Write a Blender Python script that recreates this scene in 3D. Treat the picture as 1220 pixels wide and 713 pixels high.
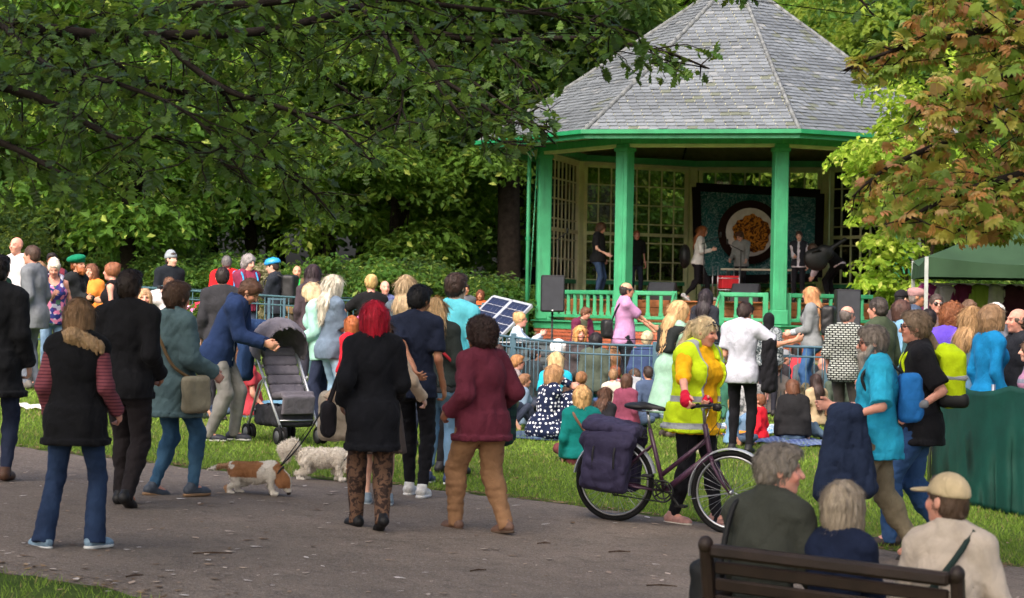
import bpy, math, random, time
import numpy as np
from mathutils import Matrix, Vector
T0 = time.time()
for o in list(bpy.data.objects): bpy.data.objects.remove(o)
SC = bpy.context.scene
COL = SC.collection
R = math.radians
# ---------------------------------------------------------------- camera
CAMZ = 1.77; FPX = 2660.0; CX, CY = 610.0, 356.5
ROLL = R(1.0); CR, SR = math.cos(ROLL), math.sin(ROLL)
cd = bpy.data.cameras.new('camera'); cam = bpy.data.objects.new('camera', cd); COL.objects.link(cam)
cd.sensor_width = 36; cd.lens = FPX / 1220 * 36; cd.clip_start = .1; cd.clip_end = 600
cam.matrix_world = Matrix(((CR, -SR, 0, 0), (0, 0, -1, 0), (SR, CR, 0, CAMZ), (0, 0, 0, 1)))
cd.dof.use_dof = True; cd.dof.focus_distance = 22.0; cd.dof.aperture_fstop = 5.0
SC.camera = cam
# ---------------------------------------------------------------- sky, sun, exposure
SUN_EL, SUN_AZ = R(45), R(205)          # azimuth measured from +Y (view direction) towards +X
w = bpy.data.worlds.new('World'); SC.world = w; w.use_nodes = True
nt = w.node_tree; nt.nodes.clear()
sky = nt.nodes.new('ShaderNodeTexSky'); sky.sky_type = 'NISHITA'; sky.sun_disc = False
sky.sun_elevation = SUN_EL; sky.sun_rotation = SUN_AZ; sky.air_density = .8; sky.dust_density = 8.0; sky.ozone_density = 1.0
bg = nt.nodes.new('ShaderNodeBackground'); bg.inputs[1].default_value = .15
out = nt.nodes.new('ShaderNodeOutputWorld')
nt.links.new(sky.outputs[0], bg.inputs[0]); nt.links.new(bg.outputs[0], out.inputs[0])
ld = bpy.data.lights.new('sun', 'SUN'); ld.energy = 0.7; ld.angle = R(60); ld.color = (1, .99, .975)
sun = bpy.data.objects.new('sun', ld); COL.objects.link(sun)
sd = Vector((math.sin(SUN_AZ) * math.cos(SUN_EL), math.cos(SUN_AZ) * math.cos(SUN_EL), math.sin(SUN_EL)))
sun.rotation_euler = sd.to_track_quat('Z', 'Y').to_euler(); sun.location = (0, 0, 40)
vs = SC.view_settings; vs.view_transform = 'Standard'; vs.look = 'None'; vs.gamma = 1; vs.exposure = 1.22; vs.use_curve_mapping = False

# ---------------------------------------------------------------- place helpers
def sstep(a, b, x):
    t = np.clip((x - a) / (b - a), 0, 1); return t * t * (3 - 2 * t)
def ground(x, y):
    x = np.asarray(x, float); y = np.asarray(y, float)
    xx = np.clip(x, -14, 14)
    return -.0525 * xx + .017 * (np.clip(y, -10, 60) - 17) + .04 * np.clip(y - 26, 0, 10) * sstep(.5, 5, x)
def ray(px, py):
    u, v = px - CX, CY - py
    return ((u * CR - v * SR) / FPX, 1.0, (u * SR + v * CR) / FPX)
def at(px, py, Y):
    d = ray(px, py); return np.array((d[0] * Y, Y, CAMZ + d[2] * Y))
def gp(px, py):
    d = ray(px, py); lo, hi = 3.0, 90.0
    for _ in range(50):
        m = .5 * (lo + hi)
        if CAMZ + d[2] * m > ground(d[0] * m, m): lo = m
        else: hi = m
    return np.array((d[0] * lo, lo, CAMZ + d[2] * lo))
def gx(px, Y):            # ground point under pixel column px at depth Y
    x = (px - CX) / FPX * Y
    for _ in range(3):
        z = float(ground(x, Y)); v = (z - CAMZ) / Y * FPX
        x = (((px - CX) + 0) * CR - v * SR) / FPX * Y
    return np.array((x, Y, float(ground(x, Y))))

# ---------------------------------------------------------------- object helpers
def tag(o, label=None, cat=None, group=None, kind=None):
    if label: o['label'] = label
    if cat: o['category'] = cat
    if group: o['group'] = group
    if kind: o['kind'] = kind
    return o
def empty(name, loc=(0, 0, 0), rz=0, scale=1):
    o = bpy.data.objects.new(name, None); COL.objects.link(o); o.location = loc; o.rotation_euler = (0, 0, rz)
    o.scale = (scale,) * 3; o.empty_display_size = .1
    return o
def mesh_np(name, V, faces, smooth=True, colors=None, cname='Col'):
    """faces: list of (M,k) int arrays"""
    me = bpy.data.meshes.new(name)
    V = np.asarray(V, np.float32)
    if not isinstance(faces, list): faces = [faces]
    faces = [np.asarray(f, np.int32) for f in faces if len(f)]
    nl = sum(f.size for f in faces); nf = sum(len(f) for f in faces)
    me.vertices.add(len(V)); me.vertices.foreach_set('co', V.ravel())
    me.loops.add(nl); me.polygons.add(nf)
    me.loops.foreach_set('vertex_index', np.concatenate([f.ravel() for f in faces]) if nf else np.zeros(0, np.int32))
    tot = np.concatenate([np.full(len(f), f.shape[1], np.int32) for f in faces]) if nf else np.zeros(0, np.int32)
    st = np.concatenate([[0], np.cumsum(tot)[:-1]]).astype(np.int32) if nf else tot
    me.polygons.foreach_set('loop_start', st)
    me.polygons.foreach_set('use_smooth', np.full(nf, bool(smooth)))
    if colors is not None:
        ca = me.color_attributes.new(cname, 'FLOAT_COLOR', 'POINT')
        c4 = np.ones((len(V), 4), np.float32); c4[:, :3] = colors
        ca.data.foreach_set('color', c4.ravel())
    me.update(calc_edges=True); me.validate()
    return me
def link(name, me, mat=None, parent=None, loc=None):
    o = bpy.data.objects.new(name, me); COL.objects.link(o)
    if mat is not None and len(me.materials) == 0: me.materials.append(mat)
    if parent is not None: o.parent = parent
    if loc is not None: o.location = loc
    return o
class MB:
    """collects shapes into one mesh"""
    def __init__(s): s.v = []; s.f3 = []; s.f4 = []; s.n = 0; s.c = []
    def add(s, V, f, col=None):
        V = np.asarray(V, float).reshape(-1, 3); f = np.asarray(f, int)
        (s.f4 if f.shape[1] == 4 else s.f3).append(f + s.n); s.v.append(V); s.n += len(V)
        if col is not None: s.c.append(np.tile(np.asarray(col, float), (len(V), 1)))
        return s
    def box(s, c, half, Rm=None, taper=1.0, bev=0.0):
        """box, optional bevel of its edges (chamfer)"""
        h = np.asarray(half, float)
        if bev <= 0:
            P = np.array([(x, y, z) for z in (-1, 1) for y in (-1, 1) for x in (-1, 1)], float) * h
            P[4:, :2] *= taper
            F = np.array([(0, 2, 3, 1), (4, 5, 7, 6), (0, 1, 5, 4), (1, 3, 7, 5), (3, 2, 6, 7), (2, 0, 4, 6)])
        else:
            b = min(bev, h.min() * .9)
            def ring(hx, hy, z):
                return [(-hx + b, -hy, z), (hx - b, -hy, z), (hx, -hy + b, z), (hx, hy - b, z), (hx - b, hy, z), (-hx + b, hy, z), (-hx, hy - b, z), (-hx, -hy + b, z)]
            def inner(hx, hy, z):
                return [(-hx + b, -hy + b, z), (hx - b, -hy + b, z), (hx - b, -hy + b, z), (hx - b, hy - b, z), (hx - b, hy - b, z), (-hx + b, hy - b, z), (-hx + b, hy - b, z), (-hx + b, -hy + b, z)]
            rs = [inner(h[0], h[1], -h[2]), ring(h[0], h[1], -h[2] + b), ring(h[0], h[1], h[2] - b), inner(h[0], h[1], h[2])]
            P = np.array(sum(rs, []), float)
            F = [(8 * r + i, 8 * r + (i + 1) % 8, 8 * r + 8 + (i + 1) % 8, 8 * r + 8 + i) for r in range(3) for i in range(8)]
            F += [(0, 6, 4, 2), (24, 26, 28, 30)]
            F = np.array(F)
            P[:, :2] *= np.where(P[:, 2:3] > 0, taper, 1)
        if Rm is not None: P = P @ np.asarray(Rm).T
        return s.add(P + np.asarray(c, float), F)
    def beam(s, a, b, wd, th, up=(0, 0, 1), bev=0.0):
        a = np.asarray(a, float); b = np.asarray(b, float); d = b - a; L = np.linalg.norm(d); d = d / L
        u = np.asarray(up, float); x = np.cross(d, u); x /= max(np.linalg.norm(x), 1e-9); z = np.cross(x, d)
        return s.box((a + b) / 2, (wd / 2, L / 2, th / 2), np.stack([x, d, z], 1), bev=bev)
    def tube(s, pts, r, n=8, caps=True, closed=False):
        pts = np.asarray(pts, float); m = len(pts); r = np.broadcast_to(np.asarray(r, float), (m,))
        if closed: tg = np.roll(pts, -1, 0) - np.roll(pts, 1, 0)
        else: tg = np.gradient(pts, axis=0)
        tg /= np.maximum(np.linalg.norm(tg, axis=1, keepdims=True), 1e-9)
        ref = np.array((0, 0, 1.)) if abs(tg[0][2]) < .9 else np.array((1., 0, 0))
        u = np.cross(tg[0], ref); u /= np.linalg.norm(u); ang = np.arange(n) * 2 * np.pi / n; V = []
        for i in range(m):
            u = u - tg[i] * np.dot(u, tg[i]); u /= max(np.linalg.norm(u), 1e-9); v = np.cross(tg[i], u)
            V.append(pts[i] + r[i] * (np.cos(ang)[:, None] * u + np.sin(ang)[:, None] * v))
        V = np.concatenate(V); F = []
        for i in range(m if closed else m - 1):
            j = (i + 1) % m
            for k in range(n): F.append((i * n + k, i * n + (k + 1) % n, j * n + (k + 1) % n, j * n + k))
        s.add(V, np.array(F))
        if caps and not closed:
            for i, fl in ((0, 1), (m - 1, 0)):
                c = len(V); ring = [(i * n + k) for k in range(n)]
                base = s.n - len(V)
                s.v.append(pts[i][None]); ci = s.n; s.n += 1
                s.f3.append(np.array([((base + ring[(k + 1) % n]), base + ring[k], ci) if fl else (base + ring[k], base + ring[(k + 1) % n], ci) for k in range(n)]))
        return s
    def ring(s, c, ax, Rr, r, n=40, m=8, sq=1.0):
        ax = np.asarray(ax, float); ax /= np.linalg.norm(ax)
        ref = np.array((0, 0, 1.)) if abs(ax[2]) < .9 else np.array((1., 0, 0))
        u = np.cross(ax, ref); u /= np.linalg.norm(u); v = np.cross(ax, u); V = []
        for i in range(n):
            a = 2 * np.pi * i / n; d = u * math.cos(a) + v * math.sin(a)
            for k in range(m):
                b = 2 * np.pi * k / m; V.append(np.asarray(c) + d * (Rr + r * math.cos(b)) + ax * (r * sq * math.sin(b)))
        F = [(i * m + k, i * m + (k + 1) % m, ((i + 1) % n) * m + (k + 1) % m, ((i + 1) % n) * m + k) for i in range(n) for k in range(m)]
        return s.add(np.array(V), np.array(F))
    def lathe(s, c, prof, n=20, ax=(0, 0, 1)):
        ax = np.asarray(ax, float); ax /= np.linalg.norm(ax)
        ref = np.array((1., 0, 0)) if abs(ax[0]) < .9 else np.array((0, 1., 0))
        u = np.cross(ax, ref); u /= np.linalg.norm(u); v = np.cross(ax, u); a = np.arange(n) * 2 * np.pi / n; V = []
        for r_, z_ in prof: V.append(np.asarray(c) + ax * z_ + max(r_, 1e-4) * (np.cos(a)[:, None] * u + np.sin(a)[:, None] * v))
        m = len(prof); F = [(i * n + k, i * n + (k + 1) % n, (i + 1) * n + (k + 1) % n, (i + 1) * n + k) for i in range(m - 1) for k in range(n)]
        return s.add(np.concatenate(V), np.array(F))
    def grid(s, P):
        P = np.asarray(P, float); a, b = P.shape[:2]; I = np.arange(a * b).reshape(a, b)
        return s.add(P.reshape(-1, 3), np.stack([I[:-1, :-1], I[1:, :-1], I[1:, 1:], I[:-1, 1:]], -1).reshape(-1, 4))
    def mesh(s, name, smooth=False):
        V = np.concatenate(s.v); fs = []
        if s.f4: fs.append(np.concatenate(s.f4))
        if s.f3: fs.append(np.concatenate(s.f3))
        return mesh_np(name, V, fs, smooth, np.concatenate(s.c) if s.c else None)
    def build(s, name, mat, parent=None, smooth=False): return link(name, s.mesh(name, smooth), mat, parent)

# ---------------------------------------------------------------- materials
def lin(c):
    c = [x / 255 for x in c]; return tuple((x / 12.92 if x <= .04045 else ((x + .055) / 1.055) ** 2.4) for x in c)
_mats = {}
def nd(nt, t, **kw):
    n = nt.nodes.new(t)
    for k, v in kw.items(): setattr(n, k, v)
    return n
def mix(nt, a, b, fac, mode='MIX'):
    m = nd(nt, 'ShaderNodeMix', data_type='RGBA', blend_type=mode)
    for i, x in ((0, fac), (6, a), (7, b)):
        if isinstance(x, (int, float)): m.inputs[i].default_value = x
        elif isinstance(x, tuple): m.inputs[i].default_value = (*x[:3], 1)
        else: nt.links.new(x, m.inputs[i])
    return m.outputs[2]
def ramp(nt, x, stops, const=False):
    r = nd(nt, 'ShaderNodeValToRGB'); e = r.color_ramp.elements
    if const: r.color_ramp.interpolation = 'CONSTANT'
    while len(e) < len(stops): e.new(.5)
    for i, (p, c) in enumerate(stops):
        e[i].position = p; e[i].color = (*c, 1) if isinstance(c, tuple) else (c, c, c, 1)
    nt.links.new(x, r.inputs[0]); return r.outputs[0]
def math_(nt, op, a, b=0.0):
    m = nd(nt, 'ShaderNodeMath', operation=op)
    for i, x in ((0, a), (1, b)):
        if isinstance(x, (int, float)): m.inputs[i].default_value = x
        else: nt.links.new(x, m.inputs[i])
    return m.outputs[0]
def noise(nt, scale, detail=3, rough=.55, vec=None, dist=0):
    n = nd(nt, 'ShaderNodeTexNoise'); n.inputs['Scale'].default_value = scale; n.inputs['Detail'].default_value = detail
    n.inputs['Roughness'].default_value = rough; n.inputs['Distortion'].default_value = dist
    if vec is not None: nt.links.new(vec, n.inputs['Vector'])
    return n.outputs[0]
def coords(nt, scale=(1, 1, 1), kind='Object', rot=(0, 0, 0)):
    t = nd(nt, 'ShaderNodeTexCoord'); m = nd(nt, 'ShaderNodeMapping'); m.inputs['Scale'].default_value = scale; m.inputs['Rotation'].default_value = rot
    nt.links.new(t.outputs[kind], m.inputs[0]); return m.outputs[0]
def new_mat(name, rough=.7, spec=.3):
    m = bpy.data.materials.new(name); m.use_nodes = True; nt = m.node_tree
    b = nt.nodes['Principled BSDF']; b.inputs['Roughness'].default_value = rough; b.inputs['Specular IOR Level'].default_value = spec
    return m, nt, b
def bump(nt, b, h, strength=.3, dist=.01):
    n = nd(nt, 'ShaderNodeBump'); n.inputs['Strength'].default_value = strength; n.inputs['Distance'].default_value = dist
    nt.links.new(h, n.inputs['Height']); nt.links.new(n.outputs[0], b.inputs['Normal'])
def plain(name, c, rough=.5, spec=.4, metal=0, var=.12, scale=6, bmp=.0, bscale=40):
    key = ('plain', name)
    if key in _mats: return _mats[key]
    m, nt, b = new_mat(name, rough, spec); c = lin(c); v = coords(nt)
    n = noise(nt, scale, 4, .6, v)
    dk = tuple(x * (1 - var * 1.6) for x in c); lt = tuple(min(1, x * (1 + var)) for x in c)
    nt.links.new(mix(nt, dk, lt, ramp(nt, n, [(.3, 0.), (.7, 1.)])), b.inputs['Base Color'])
    b.inputs['Metallic'].default_value = metal
    if bmp: bump(nt, b, noise(nt, bscale, 4, .6, v), bmp, .01)
    _mats[key] = m; return m
def weathered(name, c, dirt, rough=.42):
    m, nt, b = new_mat(name, rough, .45); a = lin(c); v = coords(nt); v2 = coords(nt, (2.2, 2.2, .25))
    n = noise(nt, 2.5, 4, .6, v); s = noise(nt, 5, 5, .7, v2); ch = noise(nt, 26, 4, .7, v)
    col = mix(nt, tuple(x * .85 for x in a), tuple(min(1, x * 1.1) for x in a), ramp(nt, n, [(.35, 0.), (.65, 1.)]))
    col = mix(nt, col, lin(dirt), ramp(nt, s, [(.52, 0.), (.75, .6)])); col = mix(nt, col, lin((120, 116, 96)), ramp(nt, ch, [(.68, 0.), (.72, .8)]))
    nt.links.new(col, b.inputs['Base Color']); nt.links.new(ramp(nt, s, [(.4, .38), (.7, .7)]), b.inputs['Roughness']); bump(nt, b, ch, .15, .004); return m
def cloth(c, pat=None, c2=None, sc=1.0, rough=.85):
    key = ('cloth', c, pat, c2, sc)
    if key in _mats: return _mats[key]
    m, nt, b = new_mat('fabric', rough, .1); a = lin(c); v = coords(nt)
    b.inputs['Sheen Weight'].default_value = .02
    n = noise(nt, 7, 4, .6, v)
    base = mix(nt, tuple(x * .78 for x in a), tuple(min(1, x * 1.15) for x in a), ramp(nt, n, [(.3, 0.), (.7, 1.)]))
    if c2 is not None: q = lin(c2)
    if pat == 'stripes':
        s = nd(nt, 'ShaderNodeSeparateXYZ'); nt.links.new(v, s.inputs[0])
        wv = math_(nt, 'SINE', math_(nt, 'MULTIPLY', s.outputs[2], 2 * math.pi / (.022 * sc)))
        base = mix(nt, base, q, ramp(nt, wv, [(.45, 0.), (.6, 1.)]))
    elif pat == 'dots':
        t = nd(nt, 'ShaderNodeTexVoronoi'); t.inputs['Scale'].default_value = 26 / sc; t.inputs['Randomness'].default_value = .35
        nt.links.new(v, t.inputs['Vector']); base = mix(nt, base, q, ramp(nt, t.outputs['Distance'], [(.30, 1.), (.34, 0.)]))
    elif pat == 'floral':
        t = nd(nt, 'ShaderNodeTexVoronoi'); t.inputs['Scale'].default_value = 22 / sc; nt.links.new(v, t.inputs['Vector'])
        sp = nd(nt, 'ShaderNodeSeparateColor'); nt.links.new(t.outputs['Color'], sp.inputs[0])
        col = ramp(nt, sp.outputs[0], [(0, lin((40, 50, 110))), (.3, lin((60, 70, 140))), (.5, q), (.66, lin((190, 190, 205))), (.82, lin((90, 50, 110))), (.93, lin((70, 110, 80)))], True)
        base = mix(nt, base, col, .9)
    elif pat == 'weave':
        t = nd(nt, 'ShaderNodeTexBrick'); t.inputs['Scale'].default_value = 9 / sc; t.inputs['Mortar Size'].default_value = .06
        mp = coords(nt, (1, 1, 1), 'Object', (R(90), R(35), 0)); nt.links.new(mp, t.inputs['Vector'])
        t.inputs['Color1'].default_value = (*a, 1); t.inputs['Color2'].default_value = (*[x * .8 for x in a], 1); t.inputs['Mortar'].default_value = (*q, 1)
        base = t.outputs[0]
    elif pat == 'plaid':
        s = nd(nt, 'ShaderNodeSeparateXYZ'); nt.links.new(v, s.inputs[0])
        f1 = math_(nt, 'SINE', math_(nt, 'MULTIPLY', s.outputs[2], 90 / sc)); f2 = math_(nt, 'SINE', math_(nt, 'MULTIPLY', s.outputs[0], 90 / sc))
        base = mix(nt, base, q, math_(nt, 'MULTIPLY', .5, math_(nt, 'ADD', ramp(nt, f1, [(.4, 0.), (.6, 1.)]), ramp(nt, f2, [(.4, 0.), (.6, 1.)]))))
    elif pat == 'blotch':
        n2 = noise(nt, 14 / sc, 3, .6, v, .8); base = mix(nt, base, q, ramp(nt, n2, [(.46, 0.), (.54, 1.)]))
    elif pat == 'denim':
        n2 = noise(nt, 3.2, 2, .5, v); base = mix(nt, base, q, ramp(nt, n2, [(.4, 0.), (.75, .7)]))
    elif pat == 'bands':         # reflective bands on a hi-vis vest
        s = nd(nt, 'ShaderNodeSeparateXYZ'); nt.links.new(v, s.inputs[0])
        z = s.outputs[2]; ax = math_(nt, 'ABSOLUTE', s.outputs[0])
        def band(x, lo, hi): return math_(nt, 'MULTIPLY', math_(nt, 'GREATER_THAN', x, lo), math_(nt, 'LESS_THAN', x, hi))
        k = math_(nt, 'MAXIMUM', band(z, .84 * sc, .89 * sc), math_(nt, 'MAXIMUM', band(z, 1.07 * sc, 1.12 * sc),
              math_(nt, 'MULTIPLY', band(ax, .095, .14), math_(nt, 'GREATER_THAN', z, 1.12 * sc))))
        base = mix(nt, base, q, k)
    nt.links.new(base, b.inputs['Base Color'])
    v2 = coords(nt, (1, 1, .7)); rn = nd(nt, 'ShaderNodeTexNoise', noise_type='RIDGED_MULTIFRACTAL'); rn.inputs['Scale'].default_value = 5.5; rn.inputs['Detail'].default_value = 2; rn.inputs['Distortion'].default_value = .9
    nt.links.new(v2, rn.inputs['Vector']); h = math_(nt, 'ADD', math_(nt, 'MULTIPLY', rn.outputs[0], .6), math_(nt, 'MULTIPLY', noise(nt, 15, 2, .5, v2, 1.5), .35))
    h2 = noise(nt, 240, 2, .5, v)
    bump(nt, b, math_(nt, 'ADD', h, math_(nt, 'MULTIPLY', h2, .03)), .7, .032)
    _mats[key] = m; return m
def hairmat(c):
    key = ('hair', c)
    if key in _mats: return _mats[key]
    m, nt, b = new_mat('hair', .5, .35); a = lin(c); v = coords(nt, (1, 1, .12))
    n = noise(nt, 130, 3, .7, v); n2 = noise(nt, 25, 2, .6, v)
    k = math_(nt, 'ADD', math_(nt, 'MULTIPLY', n, .6), math_(nt, 'MULTIPLY', n2, .4))
    nt.links.new(mix(nt, tuple(x * .5 for x in a), tuple(min(1, x * 1.35) for x in a), ramp(nt, k, [(.35, 0.), (.65, 1.)])), b.inputs['Base Color'])
    bump(nt, b, k, .6, .012); _mats[key] = m; return m
def skinmat():
    key = 'skin'
    if key in _mats: return _mats[key]
    m, nt, b = new_mat('skin', .5, .35)
    ca = nd(nt, 'ShaderNodeVertexColor', layer_name='Col'); v = coords(nt)
    n = noise(nt, 30, 3, .6, v)
    nt.links.new(mix(nt, ca.outputs[0], mix(nt, ca.outputs[0], (.55, .16, .10), .3), ramp(nt, n, [(.45, 0.), (.7, 1.)])), b.inputs['Base Color'])
    b.inputs['Subsurface Weight'].default_value = 0.0
    _mats[key] = m; return m
rng = np.random.default_rng(7); random.seed(7)
# ================================================================ ground, path, grass
def ground_mat():
    m, nt, b = new_mat('lawn', .95, .1); v = coords(nt)
    n = noise(nt, .55, 5, .65, v); n2 = noise(nt, 9, 5, .7, v); n3 = noise(nt, 60, 3, .7, v)
    g = mix(nt, lin((74, 94, 44)), lin((116, 134, 66)), ramp(nt, n, [(.3, 0.), (.7, 1.)]))
    g = mix(nt, g, lin((62, 82, 30)), ramp(nt, n2, [(.45, 0.), (.75, .8)]))
    g = mix(nt, g, lin((104, 92, 62)), ramp(nt, n3, [(.62, 0.), (.8, .5)]))
    nt.links.new(g, b.inputs['Base Color']); bump(nt, b, n3, .8, .05); return m
xs = np.concatenate([np.linspace(-110, -12, 12)[:-1], np.linspace(-12, 14, 66), np.linspace(14, 110, 12)[1:]])
ys = np.concatenate([np.linspace(-20, 4, 6)[:-1], np.linspace(4, 60, 100), np.linspace(60, 300, 14)[1:]])
GX, GY = np.meshgrid(xs, ys, indexing='ij')
b_ = MB(); b_.grid(np.stack([GX, GY, ground(GX, GY)], -1))
me = b_.mesh('ground', True); me.flip_normals() if me.polygons[0].normal.z < 0 else None
tag(link('ground', me, ground_mat()), kind='structure')

far_px = [(-700, 470), (-300, 502), (-60, 524), (20, 533), (130, 546), (240, 559), (350, 568), (460, 577), (640, 597), (760, 612), (900, 633), (1050, 655), (1180, 672), (1260, 682), (1500, 712), (1900, 765)]
near_px = [(-500, 600), (-80, 664), (0, 680), (90, 696), (180, 714), (420, 765), (900, 880), (1500, 1030)]
farE = np.array([gp(*p)[:2] for p in far_px]); nearE = np.array([gp(*p)[:2] for p in near_px])
far_y = lambda x: np.interp(x, farE[:, 0], farE[:, 1])
near_y = lambda x: np.interp(x, nearE[:, 0], nearE[:, 1])
X = np.linspace(-9, 7.5, 150)
wob = .05 * np.sin(X * 5.1) + .04 * np.sin(X * 13.7 + 1) + .02 * np.sin(X * 31)
yf = far_y(X) + wob; yn = np.minimum(near_y(X) + np.roll(wob, 20), yf - 1)
t = np.linspace(0, 1, 60)[None, :]
PY = yn[:, None] * (1 - t) + yf[:, None] * t; PX = np.repeat(X[:, None], 60, 1)
PZ = ground(PX, PY) + .008 * np.minimum(1, np.minimum(t, 1 - t) * 30)
b_ = MB(); b_.grid(np.stack([PX, PY, PZ], -1)); me = b_.mesh('path', True)
if me.polygons[0].normal.z < 0: me.flip_normals()
def path_mat():
    m, nt, b = new_mat('tarmac', .85, .25); v = coords(nt)
    n = noise(nt, .8, 4, .6, v); n2 = noise(nt, 120, 3, .7, v); n3 = noise(nt, 5, 5, .65, v)
    vo = nd(nt, 'ShaderNodeTexVoronoi'); vo.inputs['Scale'].default_value = 90; nt.links.new(v, vo.inputs['Vector'])
    sp = nd(nt, 'ShaderNodeSeparateColor'); nt.links.new(vo.outputs['Color'], sp.inputs[0])
    c = mix(nt, lin((112, 100, 90)), lin((136, 122, 110)), ramp(nt, n, [(.3, 0.), (.7, 1.)]))
    c = mix(nt, c, lin((86, 76, 70)), ramp(nt, n3, [(.5, 0.), (.78, .8)]))
    c = mix(nt, c, lin((160, 150, 142)), ramp(nt, sp.outputs[0], [(.8, 0.), (.95, .55)]))
    c = mix(nt, c, lin((58, 54, 52)), ramp(nt, sp.outputs[1], [(.75, 0.), (.95, .55)]))
    ck = nd(nt, 'ShaderNodeTexVoronoi', feature='DISTANCE_TO_EDGE'); ck.inputs['Scale'].default_value = .55; mp = nd(nt, 'ShaderNodeVectorMath', operation='ADD'); nt.links.new(v, mp.inputs[0]); nz = nd(nt, 'ShaderNodeTexNoise'); nz.inputs['Scale'].default_value = 1.6; nz.inputs['Detail'].default_value = 5; nt.links.new(v, nz.inputs['Vector']); nt.links.new(nz.outputs['Color'], mp.inputs[1]); nt.links.new(mp.outputs[0], ck.inputs['Vector'])
    c = mix(nt, c, lin((44, 40, 38)), ramp(nt, ck.outputs[0], [(.0, .22), (.008, 0.)])); pt = noise(nt, .35, 2, .5, v, .6); c = mix(nt, c, lin((90, 83, 77)), ramp(nt, pt, [(.48, 0.), (.6, .35)]))
    nt.links.new(c, b.inputs['Base Color']); bump(nt, b, math_(nt, 'ADD', n2, vo.outputs['Distance']), .5, .01); return m
tag(link('path', me, path_mat()), kind='structure')

def attr_mat(name, rough=.8, spec=.2, transl=0.0, tint=None, var=.0):
    m, nt, b = new_mat(name, rough, spec); ca = nd(nt, 'ShaderNodeVertexColor', layer_name='Col')
    c = ca.outputs[0]
    if var:
        oi = nd(nt, 'ShaderNodeObjectInfo')
        hs = nd(nt, 'ShaderNodeHueSaturation'); nt.links.new(c, hs.inputs['Color'])
        nt.links.new(math_(nt, 'ADD', 1 - var / 2, math_(nt, 'MULTIPLY', oi.outputs['Random'], var)), hs.inputs['Value'])
        nt.links.new(math_(nt, 'ADD', .5 - .02, math_(nt, 'MULTIPLY', oi.outputs['Random'], .035)), hs.inputs['Hue'])
        c = hs.outputs[0]
    nt.links.new(c, b.inputs['Base Color'])
    if transl:
        tr = nd(nt, 'ShaderNodeBsdfTranslucent'); nt.links.new(mix(nt, c, (.62, .75, .08), .22), tr.inputs[0])
        mx = nd(nt, 'ShaderNodeMixShader'); mx.inputs[0].default_value = transl
        nt.links.new(b.outputs[0], mx.inputs[1]); nt.links.new(tr.outputs[0], mx.inputs[2])
        nt.links.new(mx.outputs[0], nt.nodes['Material Output'].inputs[0])
    return m
# grass blades
def blades(n, ylo, yhi, keep, hgt):
    Y = rng.uniform(ylo, yhi, n); Xr = rng.uniform(-1, 1, n) * (.31 * Y + .4)
    k = keep(Xr, Y); Xr, Y = Xr[k], Y[k]; n = len(Y)
    Z = ground(Xr, Y); a = rng.uniform(0, 2 * np.pi, n); h = hgt * rng.uniform(.5, 1.3, n); wd = .0055 * rng.uniform(.7, 1.5, n) * (Y / 20)
    dx, dy = np.cos(a) * wd, np.sin(a) * wd
    ln = rng.normal(0, .5, (n, 2)) * h[:, None]
    B = np.stack([Xr, Y, Z - .004], -1)
    V = np.stack([B + np.stack([dx, dy, 0 * dx], -1), B - np.stack([dx, dy, 0 * dx], -1), B + np.stack([ln[:, 0], ln[:, 1], h], -1)], 1)
    t = rng.uniform(0, 1, (n, 1)); pat = (.5 + .5 * np.sin(Xr * 1.7 + np.sin(Y * 1.3) * 1.5))[:, None]
    c = np.array(lin((82, 116, 38))) * (1 - t) + np.array(lin((144, 170, 72))) * t
    c = c * (.8 + .35 * pat); dry = rng.uniform(0, 1, n) < .07 + .3 * np.clip(np.sin(Xr * 2.1 + 1.3 * np.sin(Y * 1.7)) * np.sin(Y * 1.1 + Xr) - .45, 0, 1); c[dry] = lin((150, 138, 92))
    return V.reshape(-1, 3), np.repeat(c, 3, 0)
Va, Ca = blades(245000, 15.5, 33, lambda x, y: y > far_y(x) + .02 + .10 * np.sin(x * 7) * np.sin(x * 2.3), .042)
Vb, Cb = blades(26000, 9.5, 15.5, lambda x, y: y < near_y(x) - .03, .05)
V = np.concatenate([Va, Vb]); C = np.concatenate([Ca, Cb])
gm = attr_mat('grass_blade', .75, .2, .3)
tag(link('grass', mesh_np('grass', V, np.arange(len(V)).reshape(-1, 3), False, C), gm), 'short green park grass of the lawn along the path', 'grass', kind='stuff')
# fallen leaves and litter
def litter(pts, size, cols, name, label):
    V = []; F4 = []; Cc = []
    for (x, y) in pts:
        s = size * random.choice((.45, .6, .7, .8, 1., 1.3)); a = random.uniform(0, 6.28); z = float(ground(x, y)) + .014
        ca, sa = math.cos(a), math.sin(a); pr = [(-1, 0, 0), (-.3, .42, .18), (.5, .38, .1), (1, 0, .3), (.45, -.4, .25), (-.35, -.38, .1)]
        cu = random.uniform(.1, .7); n0 = len(V); c = lin(random.choice(cols)); k = random.uniform(.7, 1.15)
        for (p, q, r_) in pr: V.append((x + s * (p * ca - q * sa), y + s * (p * sa + q * ca), z + r_ * s * cu)); Cc.append([k * i for i in c])
        F4 += [(n0, n0 + 5, n0 + 4, n0 + 1), (n0 + 1, n0 + 4, n0 + 3, n0 + 2)]
    return tag(link(name, mesh_np(name, V, np.array(F4), False, np.array(Cc)), attr_mat(name, .85, .15)), label, 'leaves', kind='stuff')
pts = []
while len(pts) < 420:
    p = gp(random.uniform(-20, 1240), random.uniform(560, 725))
    if near_y(p[0]) - .3 < p[1] < far_y(p[0]) - .05 and (random.random() < .55 or p[0] < -1): pts.append(p[:2])
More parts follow.
